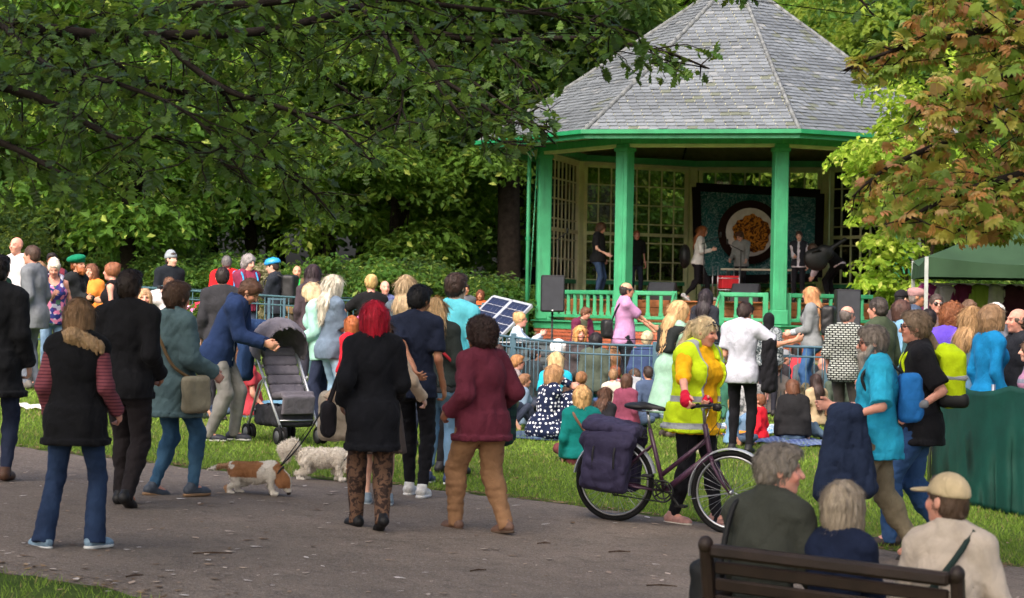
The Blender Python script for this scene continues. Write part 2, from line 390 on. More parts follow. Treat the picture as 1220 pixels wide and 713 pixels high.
litter(pts, .035, [(196, 180, 168), (176, 156, 140), (150, 128, 108), (205, 196, 190), (120, 96, 76)], 'fallen_leaves', 'pale dry leaves scattered over the grey tarmac path')
pts = []
for i in range(1500):
    x = random.uniform(-4.6, 4.6); pts.append((x, float(far_y(x)) + random.gauss(.02, .07)))
for i in range(260):
    x = random.uniform(-4, 4.4); pts.append((x, float(far_y(x)) + abs(random.gauss(.2, 1.2))))
for i in range(420):
    x = random.uniform(-4, 0.5); pts.append((x, float(near_y(x)) + random.gauss(.05, .2)))
litter(pts, .028, [(112, 88, 62), (92, 70, 50), (140, 112, 78), (78, 60, 44), (165, 140, 112)], 'edge_litter', 'brown dead leaves and earth along the edges of the path')
tw = MB()
for (px, py, L, a) in [(725, 660, .16, .1), (770, 700, .2, -.2), (840, 690, .15, .1), (560, 683, .12, .5), (230, 662, .25, .1), (640, 650, .1, .2), (150, 690, .12, .7)]:
    p = gp(px, py); q = np.array([math.cos(a), math.sin(a), 0]) * L
    tw.tube([p + (0, 0, .014), p + q * .5 + (0, .01, .02), p + q + (0, 0, .016)], [.005, .005, .003], 5)
tag(tw.build('twigs', plain('twig', (66, 52, 42), .9, .1)), 'thin dark twigs lying on the tarmac path', 'twigs', kind='stuff')

# ================================================================ bandstand
A_ = 3.27; BC = np.array((1.487, 15.165)) * A_; BR = 1.3066 * A_
def oct_pt(i, r, z): a = R(-127.5 + 45 * i); return np.array((BC[0] + r * math.cos(a), BC[1] + r * math.sin(a), z))
GREEN = weathered('green_gloss_paint', (60, 150, 106), (44, 98, 70))
DKGREEN = plain('dark_green_paint', (34, 130, 84), .45, .4, var=.16, scale=3)
OLIVE = weathered('olive_cream_paint', (216, 222, 172), (180, 180, 136), .5)
CREAM = plain('cream_paint', (214, 210, 178), .5, .3, var=.1, scale=3)
WOOD = plain('stage_timber', (150, 92, 56), .7, .25, var=.3, scale=4, bmp=.2)
DECKZ = 1.33; STZ = 1.80; TOPZ = 5.02
bs = tag(empty('bandstand', (BC[0], BC[1], float(ground(*BC)))), 'green octagonal bandstand with grey slate roof, glazed back and brick base', 'bandstand')
bsl = np.array(bs.location)
def loc(p): return np.asarray(p, float) - bsl
# brick base with individual bricks on the faces towards the lawn
def brick_mat():
    m, nt, b = new_mat('red_brick', .85, .15); oi = nd(nt, 'ShaderNodeObjectInfo'); v = coords(nt, kind='Generated')
    c = ramp(nt, oi.outputs['Random'], [(0, lin((168, 88, 62))), (.5, lin((186, 104, 76))), (.8, lin((150, 76, 58))), (1, lin((196, 124, 96)))])
    c = mix(nt, c, lin((130, 80, 64)), ramp(nt, noise(nt, 4, 4, .6, v), [(.4, 0.), (.7, .6)]))
    nt.links.new(c, b.inputs['Base Color']); bump(nt, b, noise(nt, 12, 4, .7, v), .4, .01); return m
BRK = brick_mat(); MORT = plain('mortar', (158, 142, 126), .95, .1)
mb = MB(); zb = .1; zt = 1.15; rb = BR + .12
P0 = [loc(oct_pt(i, rb, zb)) for i in range(8)]; P1 = [loc(oct_pt(i, rb, zt)) for i in range(8)]
V = P0 + P1 + [loc((BC[0], BC[1], zt))]
mb.add(V, [(i, (i + 1) % 8, 8 + (i + 1) % 8, 8 + i) for i in range(8)]); mb.f3.append(np.array([(8 + i, 8 + (i + 1) % 8, 16) for i in range(8)]))
base = mb.build('plinth', MORT, bs)
bme = MB().box((0, 0, 0), (.1075, .012, .0325), bev=.004).mesh('brick')
bme.materials.append(BRK); nb = 0
rest = MB()
for fi in (7, 0, 1):
    a, c = oct_pt(fi, rb, 0), oct_pt(fi + 1, rb, 0); d = (c - a); L = np.linalg.norm(d); d /= L; ang = math.atan2(d[1], d[0])
    nrm = np.array((d[1], -d[0], 0))
    for row in range(7):
        z = zt - .04 - row * .075; x = .11 + (.1125 if row % 2 else 0)
        while x < L - .08:
            p = a + d * x + nrm * .008; p[2] = z
            o = link('brick', bme, None, base, loc(p)); o.rotation_euler = (0, 0, ang); x += .225; nb += 1
# green floor beam, deck
mb = MB()
for z0, z1, r_ in ((1.151, 1.30, BR + .16), (1.302, DECKZ, BR + .22)):
    V = [loc(oct_pt(i, r_, z0)) for i in range(8)] + [loc(oct_pt(i, r_, z1)) for i in range(8)]
    mb.add(V, [(i, (i + 1) % 8, 8 + (i + 1) % 8, 8 + i) for i in range(8)]); mb.add(V, [(8, 9, 10, 11), (11, 12, 15, 8), (12, 13, 14, 15), (3, 2, 1, 0), (0, 7, 4, 3), (7, 6, 5, 4)])
mb.build('floor_beam', GREEN, bs)
# raised timber stage: planked front and boarded top, each board a part
st = empty('stage', (0, 0, 0)); st.parent = bs; st.location = (0, 0, 0)
mb = MB(); rs_ = BR - .55
V = [loc(oct_pt(i, rs_ - .03, DECKZ)) for i in range(8)] + [loc(oct_pt(i, rs_ - .03, STZ - .03)) for i in range(8)]
mb.add(V, [(i, (i + 1) % 8, 8 + (i + 1) % 8, 8 + i) for i in range(8)]); mb.add(V, [(8, 9, 10, 11), (11, 12, 15, 8), (12, 13, 14, 15)])
mb.build('stage_core', plain('stage_core', (70, 44, 30), .9, .1), st)
for fi in range(8):
    a, c = oct_pt(fi, rs_, 0), oct_pt(fi + 1, rs_, 0); d = c - a; L = np.linalg.norm(d); d /= L; nrm = np.array((d[1], -d[0], 0))
    for k in range(3):
        z = DECKZ + .078 + k * .156
        m_ = MB(); m_.beam(loc(a + d * .01 + (0, 0, z)), loc(c - d * .01 + (0, 0, z)), .03, .148, bev=.006); m_.build('riser_board', WOOD, st)
nbd = 22
for k in range(nbd):
    y0 = -rs_ + (k + .5) * 2 * rs_ / nbd; hw = math.sqrt(max(rs_ ** 2 * .93 - y0 ** 2, .1))
    m_ = MB(); m_.box((0, y0, STZ - .015 - bsl[2]), (hw, rs_ / nbd - .005, .014)); m_.build('stage_board', WOOD, st)
# columns
for i in range(8):
    front = i in (7, 0, 1, 2); cmb = MB(); p = loc(oct_pt(i, BR - .05, 0)); ang = R(-127.5 + 45 * i); Rz = np.array(Matrix.Rotation(ang, 3, 'Z'))
    wd = .145 if front else .10
    cmb.box(p + (0, 0, (DECKZ + TOPZ) / 2), (wd, wd, (TOPZ - DECKZ) / 2), Rz, bev=.02)
    c_ = cmb.build('column', GREEN if front else OLIVE, bs)
    if front:
        m_ = MB(); m_.box(p + (0, 0, DECKZ + .16), (wd + .03, wd + .03, .15), Rz, bev=.02); m_.build('column_base', GREEN, c_)
        m_ = MB(); m_.box(p + (0, 0, TOPZ - .12), (wd + .025, wd + .025, .04), Rz, bev=.01); m_.build('column_collar', GREEN, c_)
        dr = np.array((math.cos(ang), math.sin(ang), 0)); m_ = MB(); m_.box(p + dr * .148 + (0, 0, 3.2), (.006, .07, 1.55), Rz); m_.build('column_panel', GREEN, c_)
# top plate, cream soffit board
def octring(name, r0, r1, z0, z1, mat, parent):
    m_ = MB()
    for i in range(8):
        Q = [loc(oct_pt(j, r_, z)) for z in (z0, z1) for r_ in (r0, r1) for j in (i, i + 1)]
        m_.add(Q, [(0, 1, 3, 2), (4, 6, 7, 5), (2, 3, 7, 6), (0, 4, 5, 1)])
    return m_.build(name, mat, parent)
octring('top_plate', BR - .28, BR + .1, TOPZ, TOPZ + .14, GREEN, bs)
octring('soffit_board', BR - .10, BR + .06, TOPZ - .07, TOPZ - .002, CREAM, bs)
# railings on the open faces
def railing(fi, t0, t1, stair=None):
    a, c = oct_pt(fi, BR - .05, 0), oct_pt(fi + 1, BR - .05, 0); d = c - a; L = np.linalg.norm(d); d /= L
    rl = empty('railing', (0, 0, 0)); rl.parent = bs
    p, q = a + d * L * t0, a + d * L * t1
    m_ = MB(); m_.beam(loc(p + (0, 0, 1.94)), loc(q + (0, 0, 1.94)), .11, .09, bev=.015); m_.build('handrail', GREEN, rl)
    m_ = MB(); m_.beam(loc(p + (0, 0, 1.43)), loc(q + (0, 0, 1.43)), .09, .07, bev=.01); m_.build('bottom_rail', GREEN, rl)
    n = int(round(L * (t1 - t0) / .27))
    for k in range(1, n):
        s = p + (q - p) * k / n; m_ = MB(); m_.beam(loc(s + (0, 0, 1.465)), loc(s + (0, 0, 1.895)), .075, .075, (1, 0, 0), bev=.012)
        bl = m_.build('baluster', GREEN, rl); m_ = MB(); m_.box(loc(s + (0, 0, 1.50)), (.048, .048, .035)); m_.build('baluster_base', GREEN, bl)
    for s in (p, q):
        m_ = MB(); m_.box(loc(s + (0, 0, 1.66)), (.055, .055, .33), bev=.01); m_.build('newel_post', GREEN, rl)
railing(7, .09, .91); railing(0, .08, .335); railing(0, .64, .92); railing(1, .08, .92)
# steps in the gap of the front face with thin curved handrails
a, c = oct_pt(0, BR, 0), oct_pt(1, BR, 0); d = (c - a); L = np.linalg.norm(d); d /= L; nrm = np.array((d[1], -d[0], 0)); ang = math.atan2(d[1], d[0])
sp_ = empty('steps', (0, 0, 0)); sp_.parent = bs
for k in range(4):
    zt_ = DECKZ - .02 - k * .17; p = a + d * L * .49 + nrm * (.36 + k * .27); p[2] = zt_ - .085
    m_ = MB(); m_.box(loc(p), (.5, .16, .085), np.array(Matrix.Rotation(ang, 3, 'Z')), bev=.01); m_.build('step', WOOD, sp_)
for tt in (.345, .63):
    pts = [a + d * L * tt + nrm * (k * .14) + np.array((0, 0, 1.93 - .02 * k - .018 * k * k)) for k in range(9)]
    m_ = MB(); m_.tube([loc(p) for p in pts], .022, 8); hr = m_.build('stair_rail', GREEN, sp_, True)
    for k in (2, 4, 6, 8):
        m_ = MB(); q = pts[k].copy(); q2 = q.copy(); q2[2] = max(.6, DECKZ - .02 - .17 * max(0, (k * .14 - .25) / .27)); m_.tube([loc(q2), loc(q)], .012, 6); m_.build('stair_baluster', CREAM, hr, True)
# glazed screens on the back faces
def glass_mat():
    m, nt, b = new_mat('window_glass'); tr = nd(nt, 'ShaderNodeBsdfTransparent'); tr.inputs[0].default_value = (.97, .98, .96, 1)
    gl = nd(nt, 'ShaderNodeBsdfGlossy'); gl.inputs['Roughness'].default_value = .03; mx = nd(nt, 'ShaderNodeMixShader')
    fr = nd(nt, 'ShaderNodeFresnel'); fr.inputs[0].default_value = 1.45
    nt.links.new(fr.outputs[0], mx.inputs[0]); nt.links.new(tr.outputs[0], mx.inputs[1]); nt.links.new(gl.outputs[0], mx.inputs[2])
    nt.links.new(mx.outputs[0], nt.nodes['Material Output'].inputs[0]); return m
GLASS = glass_mat()
for fi in (6, 5, 4, 3, 2):
    a, c = oct_pt(fi, BR - .05, 0), oct_pt(fi + 1, BR - .05, 0); d = c - a; L = np.linalg.norm(d); d /= L; ang = math.atan2(d[1], d[0])
    wn = empty('window', (0, 0, 0)); wn.parent = bs
    u0, u1 = .19, L - .19; z0, z1 = DECKZ + .03, TOPZ - .08; cols, rows = 8, 8
    fm = OLIVE if fi in (5, 4, 3) else CREAM
    m_ = MB()
    for u in (u0, u1): m_.beam(loc(a + d * u + (0, 0, z0)), loc(a + d * u + (0, 0, z1)), .09, .09, (1, 0, 0))
    for z in (z0, z1): m_.beam(loc(a + d * (u0 + .045) + (0, 0, z)), loc(a + d * (u1 - .045) + (0, 0, z)), .088, .1)
    m_.build('window_frame', fm, wn)
    m_ = MB(); m_.beam(loc(a + d * u0 + (0, 0, 3.35)), loc(a + d * u1 + (0, 0, 3.35)), .1, .075); m_.build('transom', fm, wn)
    m_ = MB(); m_.beam(loc(a + d * u0 + (0, 0, 2.2)), loc(a + d * u1 + (0, 0, 2.2)), .07, .09); m_.build('dado_rail', GREEN, wn)
    pw = (u1 - u0) / cols; zz = np.linspace(z0, z1, rows + 1); phh = (z1 - z0) / rows
    for k in range(1, cols):
        m_ = MB(); m_.beam(loc(a + d * (u0 + pw * k) + (0, 0, z0)), loc(a + d * (u0 + pw * k) + (0, 0, z1)), .034, .034, (1, 0, 0)); m_.build('glazing_bar', fm, wn)
    for k in range(1, rows):
        if abs(zz[k] - 3.35) > .12:
            m_ = MB(); m_.beam(loc(a + d * u0 + (0, 0, zz[k])), loc(a + d * u1 + (0, 0, zz[k])), .032, .032); m_.build('glazing_bar', fm, wn)
    pme = MB().box((0, 0, 0), (pw / 2 - .012, .003, phh / 2 - .012)).mesh('pane'); pme.materials.append(GLASS)
    for k in range(cols):
        for j in range(rows):
            p = a + d * (u0 + pw * (k + .5)); p[2] = (zz[j] + zz[j + 1]) / 2
            o = link('pane', pme, None, wn, loc(p)); o.rotation_euler = (random.gauss(0, .006), 0, ang + random.gauss(0, .006))
# drain pipe on the outer left corner
m_ = MB(); p = oct_pt(7, BR + .3, 0); p[1] -= .1; m_.tube([loc(p + (0, 0, .6)), loc(p + (0, 0, 5.0)), loc(p + (.2, .1, 5.15))], .045, 10)
dp = m_.build('downpipe', GREEN, bs, True)
for z in (1.6, 3.1, 4.5):
    m_ = MB(); m_.lathe(loc(p + (0, 0, z)), [(.06, -.04), (.06, .04)], 10); m_.build('pipe_collar', DKGREEN, dp, True)
# roof
RE, ZE, ZA = 5.7, 5.16, 8.98; RK, ZK = 3.6, 6.5
rf = empty('roof', (0, 0, 0)); rf.parent = bs
ap = loc((BC[0], BC[1], ZA))
mb = MB(); E = [loc(oct_pt(i, RE, ZE)) for i in range(8)]; E2 = [loc(oct_pt(i, BR - .3, TOPZ + .16)) for i in range(8)]
mb.add(E + E2, [((i + 1) % 8, i, 8 + i, 8 + (i + 1) % 8) for i in range(8)]); K_ = [loc(oct_pt(i, RK, ZK)) for i in range(8)]; mb.add(K_ + [ap], [(i, (i + 1) % 8, 8) for i in range(8)]); mb.add(E + K_, [(i, (i + 1) % 8, 8 + (i + 1) % 8, 8 + i) for i in range(8)])
mb.build('roof_deck', plain('roof_soffit', (186, 186, 160), .8, .1), rf)
octring('gutter', RE - .02, RE + .11, ZE - .03, ZE + .05, DKGREEN, rf)
octring('fascia', RE - .12, RE - .021, ZE - .12, ZE - .004, GREEN, rf)
# slates: every slate a tilted slab with its own grey
SL = MB(); SLV = []; SLC = []; SLF = []; n0 = 0
for fi in range(8):
  for (e0, e1, tp_) in ((E[fi], E[(fi + 1) % 8], .5 * (K_[fi] + K_[(fi + 1) % 8])), (K_[fi], K_[(fi + 1) % 8], ap)):
    L = np.linalg.norm(e1 - e0); d = (e1 - e0) / L; mid = (e0 + e1) / 2; up = tp_ - mid; S0 = np.linalg.norm(up); up = up / S0; nrm = np.cross(d, up)
    L1 = np.linalg.norm(K_[1] - K_[0]) if tp_ is not ap else 0.0; S = S0 * L / (L - L1)
    rowh = .135; nr = int(S0 / rowh) + (tp_ is not ap)
    for r_ in range(nr):
        t0 = r_ * rowh - .05; hw = L / 2 * (1 - max(t0, 0) / S); sw = .2
        x = -hw + (.1 if r_ % 2 else 0) - .02
        while x < hw - .02:
            w_ = sw * random.uniform(.93, 1.0); xa, xb = max(x, -hw), min(x + w_ - .008, hw)
            if xb - xa > .03:
                lift = random.gauss(0, .004); o = mid + up * (t0 + random.gauss(0, .006)); hw2 = L / 2 * (1 - max(t0 + .19, 0) / S)
                xa2, xb2 = max(xa, -hw2), min(xb, hw2)
                if xb2 > xa2:
                    th = .030 + lift
                    Q = [o + d * xa + nrm * (th), o + d * xb + nrm * (th), o + d * xb2 + up * .19 + nrm * .006, o + d * xa2 + up * .19 + nrm * .006, o + d * xa + nrm * (th - .012), o + d * xb + nrm * (th - .012)]
                    SLV += Q; g = random.uniform(.8, 1.08) * (1 + .12 * math.sin(fi * 3 + r_ * .5)); c = np.array(lin((106, 111, 116))) * g
                    if random.random() < .04: c = np.array(lin((122, 125, 127)))
                    if random.random() < .04: c = np.array(lin((96, 100, 88)))
                    SLC += [c] * 6; SLF += [(n0, n0 + 1, n0 + 2, n0 + 3), (n0 + 4, n0 + 5, n0 + 1, n0)]; n0 += 6
            x += sw
slm = attr_mat('slate', .55, .4)
tag(link('slates', mesh_np('slates', SLV, np.array(SLF), False, np.array(SLC)), slm, rf), kind='stuff')
HIP = plain('hip_tile', (112, 115, 116), .8, .2, var=.3, scale=9)
for i in range(8):
  for (q_a, q_b, n_) in ((E[i], K_[i], 5), (K_[i], ap, 15)):
    dirv = q_b - q_a
    for k in range(n_):
        a_, b2 = q_a + dirv * (k / n_) + (0, 0, .03), q_a + dirv * ((k + 1.08) / n_) + (0, 0, .045)
        m_ = MB(); m_.tube([a_, b2], [.05, .042], 7); m_.build('hip_tile', HIP, rf, True)
m_ = MB(); m_.lathe(ap - (0, 0, .1), [(.3, 0), (.22, .2), (.1, .35), (.08, .7), (.16, .85), (.02, 1.1)], 16); m_.build('finial', GREEN, rf, True)
print('setting', time.time() - T0)
# ================================================================ trees
BARK = plain('bark', (62, 54, 46), .95, .1, var=.35, scale=7, bmp=.8, bscale=22)
BARKD = plain('dark_bark', (44, 38, 34), .95, .1, var=.3, scale=9, bmp=.6, bscale=30)
def rand_unit(n):
    v = rng.normal(size=(n, 3)); return v / np.linalg.norm(v, axis=1, keepdims=True)
def leaf_quads(P, N, size, cols, wr=.55, fold=.25):
    """rhombic folded leaves at P, facing N"""
    n = len(P); t = rand_unit(n); t -= N * (t * N).sum(1, keepdims=True); t /= np.linalg.norm(t, axis=1, keepdims=True) + 1e-9
    b = np.cross(N, t); s = size[:, None]
    V = np.stack([P - t * s, P + b * s * wr + N * s * fold, P + t * s - N * s * fold * .6, P - b * s * wr + N * s * fold], 1).reshape(-1, 3)
    I = np.arange(n)[:, None] * 4
    F = np.concatenate([I + np.array([[0, 3, 2]]), I + np.array([[0, 2, 1]])])
    return V, F, np.repeat(cols, 4, 0)
def crown(seed, n_clump, per, rx, rz, cr, leaf, c1, c2, c3, zc, shell=.55, name='crown'):
    global rng
    old = rng; rng = np.random.default_rng(seed)
    d = rand_unit(n_clump); r_ = rng.uniform(0, 1, n_clump) ** .45; r_ = shell * .6 + (1 - shell * .6) * r_
    C = d * r_[:, None] * np.array((rx, rx, rz)); C[:, 2] += zc
    C *= 1 + .12 * np.sin(C * 1.9 + seed)
    Vs, Fs, Cs = [], [], []; n0 = 0
    for c in C:
        k = int(per * rng.uniform(.6, 1.3)); rad = cr * rng.uniform(.6, 1.25)
        u = rand_unit(k); u[:, 2] = np.where(u[:, 2] < -.25, -u[:, 2] * .6, u[:, 2])
        q = u * (rad * rng.uniform(.55, 1.05, k) ** .8)[:, None] * np.array((1.15, 1.15, .72)); q[:, 2] -= .18 * (q[:, 0] ** 2 + q[:, 1] ** 2) / rad
        N = u * .7 + rand_unit(k) * .65 + np.array((0, 0, .45)); N /= np.linalg.norm(N, axis=1, keepdims=True)
        t = rng.uniform(0, 1, (k, 1)); m_ = rng.uniform(0, 1)
        col = (np.array(lin(c1)) * (1 - t) + np.array(lin(c2)) * t) * (.75 + .5 * m_)
        z = rng.uniform(0, 1, k) < .06; col[z] = lin(c3)
        V, F, cc = leaf_quads(c + q, N, leaf * rng.uniform(.6, 1.3, k), col)
        Vs.append(V); Fs.append(F + n0); Cs.append(cc); n0 += len(V)
    rng = old
    me = mesh_np(name, np.concatenate(Vs), np.concatenate(Fs), False, np.concatenate(Cs)); me['cl'] = 1
    return me, C
LEAFM = attr_mat('foliage', .6, .2, .5, var=.3)
def trunk_mesh(seed, h, r0, C, nlimb=9):
    rr = random.Random(seed); m_ = MB()
    pts = [np.array((rr.gauss(0, .06) * k, rr.gauss(0, .06) * k, h * k / 6)) for k in range(7)]
    m_.tube(pts, [r0 * 1.45 if k == 0 else r0 * (1 - .1 * k) for k in range(7)], 10)
    for k in range(nlimb):
        tgt = C[rr.randrange(len(C))]; i = rr.randrange(3, 7); a = pts[i]; mid = (a + tgt) / 2 + np.array((0, 0, rr.uniform(0, .6)))
        m_.tube([a, a * .6 + mid * .4 + np.array((0, 0, .1)), mid, tgt], [r0 * .45, r0 * .36, r0 * .25, r0 * .08], 6)
    return m_.mesh('trunk', True)
kinds = []
pal = [((58, 92, 34), (98, 136, 52), (160, 176, 84)), ((44, 76, 36), (78, 116, 50), (120, 150, 80)), ((84, 120, 40), (140, 168, 66), (188, 196, 100)), ((52, 84, 44), (92, 124, 66), (150, 164, 110))]
for i, (c1, c2, c3) in enumerate(pal):
    me, C = crown(11 + i, 130, 210, 4.2, 5.2, 1.25, .135, c1, c2, c3, 7.6)
    me.materials.append(LEAFM); tm = trunk_mesh(i, 6.5, .3, C); tm.materials.append(BARKD); kinds.append((me, tm))
sk = []
for i, (c1, c2, c3) in enumerate([((46, 76, 32), (80, 116, 46), (140, 160, 80)), ((40, 66, 36), (66, 96, 48), (110, 130, 70)), ((112, 108, 84), (150, 142, 116), (176, 168, 140))]):
    me, C = crown(31 + i, 46, 150, 1.6, 1.25, .55, .075, c1, c2, c3, 1.25, name='foliage')
    me.materials.append(LEAFM); tm = trunk_mesh(50 + i, .9, .05, C, 12); tm.materials.append(BARK); sk.append((me, tm))
def put_tree(kind, px, Y, s, label, group, name='woodland_tree', cat='tree', zs=1.0, parts=('crown', 'trunk'), lib=None):
    lib = lib or kinds; g = gx(px, Y); o = empty(name, (g[0], g[1], g[2] - .05), random.uniform(0, 6.28)); o.scale = (s, s, s * zs)
    link(parts[0], lib[kind][0], None, o); link(parts[1], lib[kind][1], None, o)
    return tag(o, label, cat, group)
G1 = 'woodland trees behind the lawn and bandstand'
adj = ['mid green broad leaved tree in the wood behind the lawn', 'dark green dense tree in the wood behind the lawn', 'pale yellow green tree in the wood behind the lawn', 'grey green feathery tree in the wood behind the lawn']
for (k, px, Y, s) in [(1, -60, 56, 1.05), (0, 60, 66, 1.2), (2, 20, 76, 1.35), (1, 250, 62, 1.1), (2, 200, 80, 1.4), (0, 330, 72, 1.25), (3, 120, 88, 1.5), (1, 430, 60, 1.05), (2, 470, 78, 1.4), (3, 545, 70, 1.2),
                      (0, 640, 72, 1.1), (2, 545, 62, .95), (2, 690, 84, 1.35), (3, 760, 88, 1.3), (0, 830, 92, 1.5), (2, 920, 86, 1.35), (3, 990, 90, 1.5), (0, 1060, 78, 1.2), (2, 1130, 66, 1.1), (1, 1210, 64, 1.1), (3, 1290, 66, 1.2), (0, -180, 70, 1.3),
                      (1, 380, 92, 1.6), (0, -40, 64, .9), (2, 30, 60, .7), (1, 90, 70, 1.0), (0, 170, 58, .7), (2, 385, 58, .8), (0, 470, 56, .72), (2, 300, 60, .8), (2, 535, 60, .7), (0, 880, 94, 1.6), (2, 1160, 90, 1.6)]:
    put_tree(k, px, Y, s, adj[k].replace('behind the lawn', 'behind the teal railing' if px < 590 else 'behind the bandstand' if px < 1080 else 'behind the market tent'), G1)
put_tree(0, 152, 47, .78, 'leafy tree with bare dark trunk just behind the blue railings', G1, zs=.95)
put_tree(1, 604, 60, .95, 'tree with a thick brown trunk behind the solar panels', G1)
m_ = MB(); g = gx(603, 56); m_.tube([(0, 0, -.1), (.05, 0, 1.2), (0, 0, 4), (.1, 0, 7)], [.5, .31, .28, .22], 14)
o = tag(empty('pine_tree', tuple(g)), 'stout brown trunk rising between bandstand and dark woodland', 'tree'); m_.build('trunk', BARKD, o, True)
link('crown', kinds[1][0], None, o).location = (0, 0, 3)
G2 = 'shrubs edging the wood'
sadj = ['green leafy shrub at the edge of the wood', 'dark evergreen shrub at the edge of the wood', 'dry greyish twiggy shrub behind the people at the railings']
for (k, px, Y, s) in [(1, -20, 46, 1.0), (1, -60, 50, 1.5), (1, 20, 54, 1.5), (0, 85, 55, 1.5), (1, 45, 48, 1.1), (0, 120, 50, .9), (0, 210, 46, .9), (1, 255, 49, 1.1), (0, 300, 46, 1.0), (2, 335, 44, .85), (2, 382, 46, .8), (0, 420, 46, 1.05), (1, 470, 48, 1.1), (0, 520, 47, 1.0), (1, 560, 49, 1.05), (0, 595, 50, .9),
                      (0, 680, 73, 1.7), (0, 740, 75, 1.8), (0, 800, 73, 1.9), (0, 860, 75, 1.8), (0, 930, 74, 1.8), (0, 1000, 73, 1.8), (0, 1060, 70, 1.5), (1, 1130, 50, 1.2), (0, 1190, 47, 1.2)]:
    put_tree(k, px, Y, s * (.8 if Y < 52 else 1), sadj[k] + ('' if k == 2 else ' beyond the teal railing' if px < 620 else ' seen through the bandstand windows' if px < 1080 else ' near the market tent'), G2, 'shrub', 'shrub', parts=('foliage', 'stems'), lib=sk)
# lime green young tree beside the bandstand
me, C = crown(77, 60, 150, 1.35, 2.4, .55, .085, (112, 150, 44), (168, 190, 70), (200, 206, 110), 3.6); me.materials.append(LEAFM)
tm = trunk_mesh(77, 3, .11, C); tm.materials.append(BARK)
g = gx(1092, 42.5); o = tag(empty('young_tree', tuple(g)), 'lime green young tree growing against the right side of the bandstand', 'tree'); link('crown', me, None, o); link('trunk', tm, None, o)

# ---- branches in front
OAKL = [(0, 0), (.12, .1), (.2, .05), (.3, .24), (.38, .12), (.52, .34), (.6, .17), (.76, .26), (.84, .11), (1, 0)]
def oak_leaf():
    up = [(x, y) for x, y in OAKL]; lo = [(x, -y) for x, y in OAKL[1:-1]]
    V = [(x, y, .25 * abs(y) - .12 * x * x) for x, y in up + lo]
    n = len(OAKL); F = []
    for i in range(1, n - 1):
        j = n + i - 1; i2 = i + 1; j2 = n + i2 - 1 if i2 < n - 1 else n - 1
        F.append((i, j, i2))
        if j2 != i2: F.append((j, j2, i2))
    F += [(0, n, 1)]
    return np.array(V, float), np.array(F)
def chest_leaf(k=6):
    V = []; F = []
    for i in range(k):
        a = (i - (k - 1) / 2) * 2.1 / (k - 1) * 1.0; L = 1 - .25 * abs(i - (k - 1) / 2) / ((k - 1) / 2)
        ca, sa = math.cos(a), math.sin(a); n0 = len(V)
        for (x, y, z) in [(0, 0, 0), (.45 * L, .10, .05), (.75 * L, .14, -.02), (L, 0, -.22), (.75 * L, -.14, -.02), (.45 * L, -.10, .05)]:
            V.append((x * ca - y * sa, x * sa + y * ca, z - .12 * abs(a)))
        F += [(n0, n0 + 5, n0 + 1), (n0 + 1, n0 + 5, n0 + 4), (n0 + 1, n0 + 4, n0 + 2), (n0 + 2, n0 + 4, n0 + 3)]
    return np.array(V, float), np.array(F)
def stamp(shape, P, Tn, N, size, cols):
    V0, F0 = shape; n = len(P); b = np.cross(N, Tn); k = len(V0)
    V = P[:, None, :] + size[:, None, None] * (V0[None, :, :1] * Tn[:, None, :] + V0[None, :, 1:2] * b[:, None, :] + V0[None, :, 2:] * N[:, None, :])
    F = (np.arange(n)[:, None, None] * k + F0[None]).reshape(-1, 3)
    return V.reshape(-1, 3), F, np.repeat(cols, k, 0)
def project(P):
    d = P - np.array((0, 0, CAMZ)); u = (d[:, 0] * CR + d[:, 2] * SR) / d[:, 1] * FPX; v = (-d[:, 0] * SR + d[:, 2] * CR) / d[:, 1] * FPX
    return CX + u, CY - v
def smooth_line(pts, n=8):
    pts = np.asarray(pts, float); t = np.arange(len(pts)); tt = np.linspace(0, len(pts) - 1, (len(pts) - 1) * n + 1); out = []
    for x in tt:
        i = min(int(x), len(pts) - 2); f = x - i; p0 = pts[max(i - 1, 0)]; p1 = pts[i]; p2 = pts[i + 1]; p3 = pts[min(i + 2, len(pts) - 1)]
        out.append(.5 * (2 * p1 + (p2 - p0) * f + (2 * p0 - 5 * p1 + 4 * p2 - p3) * f * f + (3 * p1 - p0 - 3 * p2 + p3) * f ** 3))
    return np.array(out)
